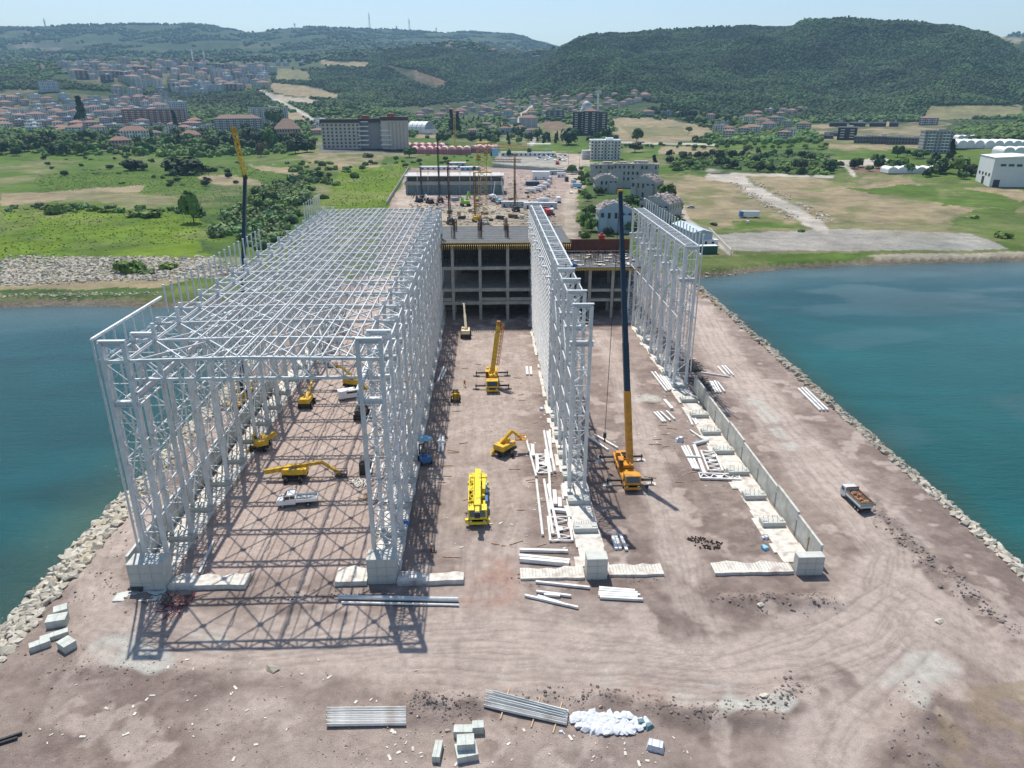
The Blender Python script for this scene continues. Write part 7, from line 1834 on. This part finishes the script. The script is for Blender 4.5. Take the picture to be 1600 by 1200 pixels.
for i in range(46):
    u, v = r.uniform(655, 865), r.uniform(308, 350)
    p = G(u, v); a_, c_, e_ = r.uniform(2, 6), r.uniform(1, 3), r.uniform(.6, 2.2); b = MB()
    for j in range(3): b.box((r.uniform(-.3, .3), r.uniform(-.3, .3), e_ * (j + .5) / 3), (a_ * r.uniform(.8, 1), c_ * r.uniform(.8, 1), e_ / 3.2), r.uniform(-.06, .06))
    nm_, mt_ = r.choice((('pale', concp), ('grey', greyp), ('rusty', rebar), ('timber', timber), ('dark', darkst)))
    o = b.build('material_stack', mt_); o.location = (p.x, p.y, .3); o.rotation_euler = (0, 0, r.random() * 3); tag(o, '%s stack of site material in the dusty yard' % nm_, 'stack', 'material stacks in the dusty yard')
# loose site clutter on the yard
q = MB(); r = random.Random(15)
for i in range(1700):
    u, v = r.uniform(640, 900), r.uniform(268, 352)
    if 868 < u: continue
    p = G(u, v); s = r.uniform(.2, 1.2); q.box((p.x, p.y, .2), (s * r.uniform(.8, 3), s * .7, r.uniform(.2, .8)), r.random() * 3, .8)
q.v and tag(q.build('yard_clutter', M('yard_rubble', (.40, .36, .31), .9, 0, .8, .15), fix=False), kind='stuff')
# --- single buildings further back
def big(u, v, wpx, hpx, dr, roof, wc, rz, label, nm='apartment_block', cat='apartment block', fl=None): return hs(u, v, wpx, hpx, dr, fl, roof, wc, rz, label, nm=nm, cat=cat)
big(944, 250, 44, 27, .7, 'flat white', 'white', .1, 'white four-storey villa with terrace where the site road begins', 'villa', 'villa'); simple('terrace_canopy', 'white two-tier terrace canopy left of the white four-storey villa', 'canopy', whitep, lambda b: (b.box((0, 0, 5), (13, 9, .4)), b.box((0, 0, 9), (12, 8, .4)), b.box((-6, -4, 4.5), (.4, .4, 9)), b.box((6, -4, 4.5), (.4, .4, 9)), b.box((0, 3.5, 4.5), (12, .4, 9))), GT(918, 249))
big(921, 211, 50, 31, .5, 'flat grey', 'near black', 0, 'large near black apartment block in front of the mosque'); big(921, 211.5, 20, 33, .9, 'brown', 'near black', 0, 'tall gabled centre part of the near black block')
big(867, 187, 26, 12, .6, 'flat grey', 'dark grey', 0, 'dark flat block left of the mosque'); big(825, 200, 26, 14, .6, 'red tiled', 'white', .1, 'white house group between the two village roads'); big(794, 185, 14, 11, .8, 'red tiled', 'light blue', 0, 'light blue house left of the village road')
big(1498 - 40, 239, 34, 26, .6, 'flat grey', 'grey', .3, 'grey tilted concrete block right of the unfinished terraces')
big(1450, 196, 22, 9, .6, 'brown', 'grey', 0, 'low grey house on the tan slope below the right hill'); big(1322, 219, 24, 16, .6, 'flat grey', 'near black', 0, 'unfinished dark block above the terraced shells')
for i, (u, w_) in enumerate(((1309, 22), (1339, 20), (1371, 20), (1396, 11))): big(u, 198, w_, 4.5, .4, 'flat grey', 'near black', 0, 'unfinished low terrace on the tan slope, %s from the left' % ORD[i], 'terrace_shell', 'terrace', 1)
for i, (u, w_) in enumerate(((1288, 22), (1300, 20), (1350, 26), (1375, 24), (1398, 22), (1425, 26))): big(u, (217, 213, 224, 225, 226, 226)[i], w_, (4, 4, 8, 9, 9, 8)[i], .4, 'flat grey', 'dark grey', 0, 'unfinished dark row house below the tan slope, %s from the left' % ORD[i], 'terrace_shell', 'terrace', 2 if i > 1 else 1)
t = thing('warehouse', 'white sheet clad warehouse at the right edge with small dark windows', 'warehouse', GT(1545, 292), -.30); W_ = 40
P('wall', M('white_sheet_wall', (.66, .68, .68), .6, 0, .06, .3), t, lambda b: b.box((20, 16, 10), (40, 32, 20))); P('roof', whiteroof, t, lambda b: b.prism([(-.4, 20), (40.4, 20), (20, 21.5)], 'y', -.5, 32.5))
for i in range(7): part('window', 'whw', lambda b: b.box((0, -.05, 0), (3.4, .15, 1.6)), t, glass, (6 + i * 5, 0, 15)); 
for i in range(4): part('sidewindow', 'whs', lambda b: b.box((-.05, 0, 0), (.15, 3, 2.0)), t, glass, (0, 5 + i * 7, 8)).name = 'window'
part('door', 'whd', lambda b: b.box((-.08, 0, 3), (.15, 5, 6)), t, darkst, (0, 16, 0)); part('door', 'whd2', lambda b: b.box((0, -.08, 2.5), (4, .15, 5)), t, darkst, (4, 0, 0))
def tunnels(u, v, n, w, L, label, mat=whiteroof, rz=0, hgt=5, wob=.6):
    p = GT(u, v); t = thing('greenhouse', label, 'greenhouse', p, rz)
    for i in range(n):
        def f(b):
            prof = [(w / 2 * math.cos(a_), hgt * .55 + hgt * .45 * math.sin(a_)) for a_ in [math.pi * k / 8 for k in range(9)]] + [(-w / 2, 0), (w / 2, 0)]
            b.prism(prof, 'y', 0, L)
        part('tunnel', ('tun', w, L, hgt, mat.name), f, t, mat, ((i - (n - 1) / 2) * w * 1.01, random.uniform(-wob, wob) * 3, 0))
    return t
tunnels(1432, 271, 6, 7.6, 16, 'small group of white plastic tunnels left of the tall cypress', rz=-.1); tunnels(1545, 232, 9, 9, 34, 'large cluster of white plastic tunnels at the right edge', rz=-.12, hgt=8); tunnels(1592, 244, 3, 10, 20, 'rounded white tunnels nearest the right edge', hgt=8, rz=-.1); tunnels(1515, 218, 4, 7, 12, 'far white tunnels behind the large cluster', rz=-.1)
pinkr = M('pink_sheet_roof', (.66, .40, .40), .6, 0, .08, .4); pinkw = M('deep_pink_sheet', (.42, .15, .16), .7, 0, .15, .4)
for u, v, n, w, L, lab, rz in ((656, 235, 7, 8, 20, 'pink roofed sheds, left group in front of the stepped hotel', -.1), (688, 241, 8, 8.5, 24, 'pink roofed sheds, middle group facing the yard', 0), (752, 239, 3, 9, 34, 'pink roofed sheds, right group running away', -.25)):
    t = tunnels(u, v, n, w, L, lab, pinkr, rz, 8); t.name = 'market_shed'; t['category'] = 'shed'
    for i in range(n): part('front_wall', ('pfw', w), lambda b: b.box((0, -.15, 2.6), (w * .96, .2, 5.2)), t, pinkw, ((i - (n - 1) / 2) * w * 1.01, -2, 0))
# stepped hotel
hp = GT(548, 233); t = thing('stepped_hotel', 'large pale hotel with dark cornice and stepped white balconies left of the pink sheds', 'hotel', hp, .05)
wc_ = wallm('beige')
P('left_wing', wc_, t, lambda b: b.box((-10, 9, 15), (44, 18, 30))); P('right_wing', wc_, t, lambda b: b.box((52, 7, 16), (30, 22, 32))); P('middle_wing', wallm('grey'), t, lambda b: b.box((25, 14, 15), (28, 16, 30)))
P('cornice', M('dark_cornice', (.06, .04, .04), .8), t, lambda b: (b.box((-10, 9, 31), (46, 20, 4)), b.box((25, 12, 31.5), (30, 20, 4.5)), b.box((52, 7, 33.5), (32, 24, 4)))); P('roof_boxes', redp, t, lambda b: (b.box((18, 14, 35), (8, 8, 3)), b.box((48, 10, 37), (8, 8, 3))))
for f in range(7):
    for i in range(9): part('window', 'htw', lambda b: b.box((0, 0, 0), (2.2, .2, 2.2)), t, glass, (-29.5 + i * 4.9, -.05, 3 + f * 3.9))
for f in range(6):
    part('balcony', 'htb', lambda b: b.box((0, 0, 0), (12, 6, 1.0)), t, whiteroof, (16 - f * .0, -2 + f * 1.6 - 3, 5 + f * 5)); part('balcony', 'htb', None, t, whiteroof, (42, -6 + f * 1.6, 5 + f * 5.2))
for i in range(6): part('pilaster', 'htp', lambda b: b.box((0, 0, 15), (1.2, .6, 30)), t, concd, (46 + i * 4.2, -4.3, 0))
# domed hall, mosque
p = GT(658, 208); t = thing('vaulted_hall', 'white barrel vaulted sports hall right of the stepped hotel', 'hall', p, -.5)
P('wall', wallm('white'), t, lambda b: b.box((0, 0, 3), (40, 26, 6))); P('vault', whiteroof, t, lambda b: b.prism([(13 * math.cos(a_), 6 + 11 * math.sin(a_)) for a_ in [math.pi * k / 10 for k in range(11)]], 'x', -16, 16))
P('rib', greyp, t, lambda b: [b.prism([(13.3 * math.cos(a_), 6 + 11.3 * math.sin(a_)) for a_ in [math.pi * k / 10 for k in range(11)]], 'x', x - .3, x + .3) for x in (-15.8, -8, 0, 8, 15.8)])
p = GT(916, 190); t = thing('mosque', 'white mosque with grey dome and one tall minaret behind the near black block', 'mosque', p); s_ = math.hypot(p.x, p.y) / FPX
mw = wallm('white'); md_ = M('grey_lead_dome', (.36, .40, .42), .5)
P('prayer_hall', mw, t, lambda b: (b.box((0, 0, 8 * s_), (18 * s_, 18 * s_, 16 * s_)), b.box((0, 0, 18 * s_), (14 * s_, 14 * s_, 6 * s_))))
def dome(b, c, r_, n=12, m_=5):
    V = []; F = []
    for j in range(m_):
        a_ = math.pi / 2 * j / m_
        for i in range(n): V.append((c[0] + r_ * math.cos(a_) * math.cos(6.2832 * i / n), c[1] + r_ * math.cos(a_) * math.sin(6.2832 * i / n), c[2] + r_ * math.sin(a_)))
    V.append((c[0], c[1], c[2] + r_))
    for j in range(m_ - 1):
        for i in range(n): F.append((j * n + i, j * n + (i + 1) % n, (j + 1) * n + (i + 1) % n, (j + 1) * n + i))
    for i in range(n): F.append(((m_ - 1) * n + i, (m_ - 1) * n + (i + 1) % n, m_ * n))
    b.add(V, F)
P('dome', md_, t, lambda b: (dome(b, (0, 0, 21 * s_), 7 * s_),)); P('half_dome', md_, t, lambda b: [dome(b, (x * s_, y * s_, 16 * s_), 3 * s_, 8, 3) for x, y in ((-6, -6), (6, -6), (-6, 6), (6, 6))])
P('windows', glass, t, lambda b: [b.box((x * s_, -9.05 * s_, z * s_), (2 * s_, .3, 3 * s_)) for x in (-6, -2, 2, 6) for z in (6, 12)])['kind'] = 'stuff'
mn_ = P('minaret', mw, t, lambda b: (b.tube((16 * s_, 0, 0), (16 * s_, 0, 40 * s_), 1.5 * s_, 10, 1.2 * s_), b.tube((16 * s_, 0, 34 * s_), (16 * s_, 0, 35 * s_), 2.3 * s_, 10), b.tube((16 * s_, 0, 24 * s_), (16 * s_, 0, 25 * s_), 2.3 * s_, 10))); P('spire', md_, mn_, lambda b: b.tube((16 * s_, 0, 40 * s_), (16 * s_, 0, 50 * s_), 1.3 * s_, 10, .1))
for u, v, h_, lab in ((303, 104, 26, 'left slim minaret among the hilltop apartments'), (321, 104, 24, 'right slim minaret among the hilltop apartments')):
    p = GT(u, v); s2 = math.hypot(p.x, p.y) / FPX; t = thing('minaret', lab, 'minaret', p); P('shaft', mw, t, lambda b: (b.tube((0, 0, 0), (0, 0, h_ * .8 * s2), 1.0 * s2, 8, .8 * s2), b.tube((0, 0, h_ * .6 * s2), (0, 0, h_ * .63 * s2), 1.6 * s2, 8))); P('spire', md_, t, lambda b: b.tube((0, 0, h_ * .8 * s2), (0, 0, h_ * s2), .9 * s2, 8, .05))
# left foreground of the town
big(243, 196, 76, 19, .3, 'flat grey', 'brick red', .1, 'long brick red six-storey block in the left town'); big(292 - 10, 190, 22, 24, .8, 'flat white', 'light blue', 0, 'light blue block at the right end of the brick red one')
big(374, 206, 62, 17, .35, 'brown', 'grey', -.03, 'long grey block with dark pilasters and brown roof, left of the office block'); big(422, 196, 50, 22, .5, 'flat grey', 'white', .1, 'white office block with grey roof where the hill road starts')
big(450, 216, 36, 12, .9, 'brown', 'pink', 0, 'pavilion with pale hip roof right of the withered tree', 'pavilion', 'pavilion', 2)
t = hutrow(35, 224, 90, 6, 'long warehouse with pale blue roof at the left edge', tin, .05, 9); t = hutrow(20, 232, 50, 4, 'lower white roofed shed in front of the pale blue warehouse', whitep, 0, 5); hutrow(340, 214, 56, 6, 'row of white flat roofed sheds behind the tree belt', whitep, .05, 6); hutrow(290, 207, 50, 5, 'white market roof left of the grey pilaster block', whitep, 0, 5)
big(212, 222, 34, 14, .5, 'red tiled', 'white', .1, 'white house with orange roof behind the left tree belt', 'house', 'house', 3); big(190, 232, 24, 10, .6, 'red tiled', 'pink', .2, 'low pink house below the white orange roofed one', 'house', 'house', 2); big(300, 223, 26, 10, .6, 'red tiled', 'cream', 0, 'cream house with orange roof behind the middle of the tree belt', 'house', 'house', 2)
big(505, 205, 18, 12, .8, 'flat white', 'white', 0, 'small white hall at the foot of the hill road', 'house', 'house', 2); big(78, 143, 22, 12, .7, 'flat grey', 'light blue', 0, 'lone pale blue block on the left green slope')
# scattered quarters
def quarter(poly, n, seed, wr, fl, roofs, walls, where, mind, dr=(.6, .9)):
    r = random.Random(seed)
    for p in pscat(poly, n, seed, mind):
        w = r.choice(wr); ro, wa = r.choice(roofs), r.choice(walls); f = r.randint(*fl)
        lab = '%s %s-storey %s, %s roof, %s' % (wa, ['zero', 'one', 'two', 'three', 'four', 'five', 'six', 'seven', 'eight'][f], 'block' if f > 3 else 'house', ro, where)
        house(p, w, w * (.7 if w > 14 else .85), f, ro, wa, r.uniform(-.5, .5) + math.atan2(-p.x, p.y), lab, '%s %s, %s' % (wa, 'blocks' if f > 3 else 'houses', where))
T_ = 'red tiled'
quarter([(0, 150), (110, 152), (240, 165), (330, 205), (250, 215), (0, 205)], 150, 51, (15, 19, 24), (2, 4), [T_, 'brown', 'flat grey', 'flat white'], ['cream', 'white', 'light blue', 'grey', 'white'], 'low in the left town', 20)
quarter([(95, 103), (230, 100), (330, 104), (430, 108), (418, 136), (300, 152), (255, 148), (185, 130), (110, 122)], 135, 52, (20, 25, 32), (4, 7), ['flat grey', 'brown', T_, 'flat white'], ['white', 'light blue', 'white', 'pale green', 'cream', 'grey', 'dark grey'], 'on the left hilltop', 24)
quarter([(150, 140), (290, 152), (300, 172), (180, 165)], 20, 53, (18, 22), (4, 6), ['flat grey', T_, 'brown'], ['pale green', 'grey', 'white'], 'above the left brick red block', 26)
quarter([(650, 178), (780, 160), (870, 150), (1010, 146), (1022, 158), (930, 178), (860, 182), (760, 186), (655, 190)], 92, 54, (13, 16, 20), (2, 3), [T_, T_, T_, 'brown'], ['cream', 'white', 'beige', 'grey'], 'in the hillfoot village', 17)
quarter([(720, 195), (840, 192), (850, 212), (740, 220)], 8, 55, (14, 18), (2, 3), [T_, 'brown'], ['white', 'light blue'], 'among the middle village gardens', 24)
quarter([(1105, 190), (1200, 184), (1260, 206), (1240, 222), (1130, 222)], 22, 56, (15, 18, 22), (2, 4), [T_, T_, 'flat grey'], ['white', 'cream', 'grey', 'beige'], 'in the right hamlet', 20)
quarter([(1170, 172), (1260, 172), (1250, 184), (1180, 186)], 6, 57, (15, 20), (2, 3), ['flat white', T_], ['white', 'cream'], 'at the forest edge', 25)
quarter([(1010, 175), (1075, 180), (1075, 188), (1010, 190)], 4, 58, (14, 20), (2, 3), ['flat grey', 'brown'], ['white', 'grey'], 'below the wood right of the mosque', 24)
quarter([(430, 95), (470, 92), (480, 102), (430, 108)], 6, 59, (16, 22), (2, 4), ['flat white', T_], ['white', 'light blue'], 'above the hill road', 25)
quarter([(490, 190), (520, 190), (525, 215), (490, 212)], 5, 60, (16, 20), (2, 3), ['flat white', 'brown'], ['white', 'pink'], 'left of the hotel', 22)
# far settlements in the haze and masts on the skyline
quarter([(560, 68), (700, 66), (840, 82), (850, 92), (700, 76), (560, 76)], 40, 61, (24, 30), (2, 3), [T_, 'flat white'], ['white', 'cream'], 'on the hazy valley side', 60)
for i, (u, v, h_) in enumerate(((72, 44, 13), (578, 46, 24), (640, 50, 20), (461, 44, 9), (682, 54, 12), (620, 48, 9))):
    p = GT(u, v + 3)
    if p is None: continue
    s2 = math.hypot(p.x, p.y) / FPX; t = thing('transmission_tower', 'slim lattice mast on the hazy skyline, %s from the left' % ORD[[0, 2, 4, 1, 5, 3][i]], 'mast', p)
    P('mast', greyp, t, lambda b: (b.bar((-1.4 * s2, 0, 0), (0, 0, h_ * s2), .35 * s2), b.bar((1.4 * s2, 0, 0), (0, 0, h_ * s2), .35 * s2), b.bar((0, 0, 0), (0, 0, h_ * s2), .3 * s2))); P('crossarm', greyp, t, lambda b: (b.bar((-2 * s2, 0, h_ * .7 * s2), (2 * s2, 0, h_ * .7 * s2), .3 * s2), b.bar((-1.5 * s2, 0, h_ * .85 * s2), (1.5 * s2, 0, h_ * .85 * s2), .3 * s2)))
# lamp posts along the upper edge of the site
for i, (u, v) in enumerate(((905, 268), (770, 252), (888, 262), (640, 268))):
    p = GT(u, v); t = thing('street_lamp', 'tall thin lamp post near the yard edge, %s from the left' % ORD[[3, 1, 2, 0][i]], 'street lamp', p); P('post', greyp, t, lambda b: b.tube((0, 0, 0), (0, 0, 14), .22, 6, .12)); P('arm', greyp, t, lambda b: b.bar((-1.5, 0, 14), (1.5, 0, 14), .25))

# ------------------------------------------------------------------ labels: where alike things share a phrase, say which by its place
def finish_labels():
    from collections import defaultdict
    g = defaultdict(list)
    for o in bpy.data.objects:
        if o.parent is None and 'category' in o and 'label' in o: g[o['label']].append(o)
    def ordn(n):
        return {1: 'first', 2: 'second', 3: 'third'}.get(n, '%d%s' % (n, 'th' if 10 <= n % 100 <= 20 else {1: 'st', 2: 'nd', 3: 'rd'}.get(n % 10, 'th')))
    for lab, os_ in g.items():
        if len(os_) < 2: continue
        os_.sort(key=lambda o: float(PX(o.location.x, o.location.y, o.location.z)[0]))
        small = sorted(os_, key=lambda o: o.scale[0])
        for i, o in enumerate(os_):
            new = '%s, %s from the left' % (lab, ordn(i + 1))
            if len(new.split()) <= 16: o['label'] = new
            else: print('LONG', new)
            if 'group' not in o: o['group'] = lab
finish_labels()
# ------------------------------------------------------------------ haze
def haze():
    b = MB(); b.box((0, 4900, 300), (24000, 10400, 640)); me = recalc(b.mesh('haze')); o = link('haze', me)
    m = bpy.data.materials.new('haze'); m.use_nodes = True; nt = m.node_tree; nt.nodes.clear()
    out = nt.nodes.new('ShaderNodeOutputMaterial'); v = nt.nodes.new('ShaderNodeVolumePrincipled')
    v.inputs['Color'].default_value = (0.40, 0.68, 0.96, 1); v.inputs['Density'].default_value = HAZE; v.inputs['Anisotropy'].default_value = 0.0
    nt.links.new(v.outputs[0], out.inputs['Volume']); me.materials.append(m)
    tag(o, kind='stuff')
HAZE = 0.00008
haze()
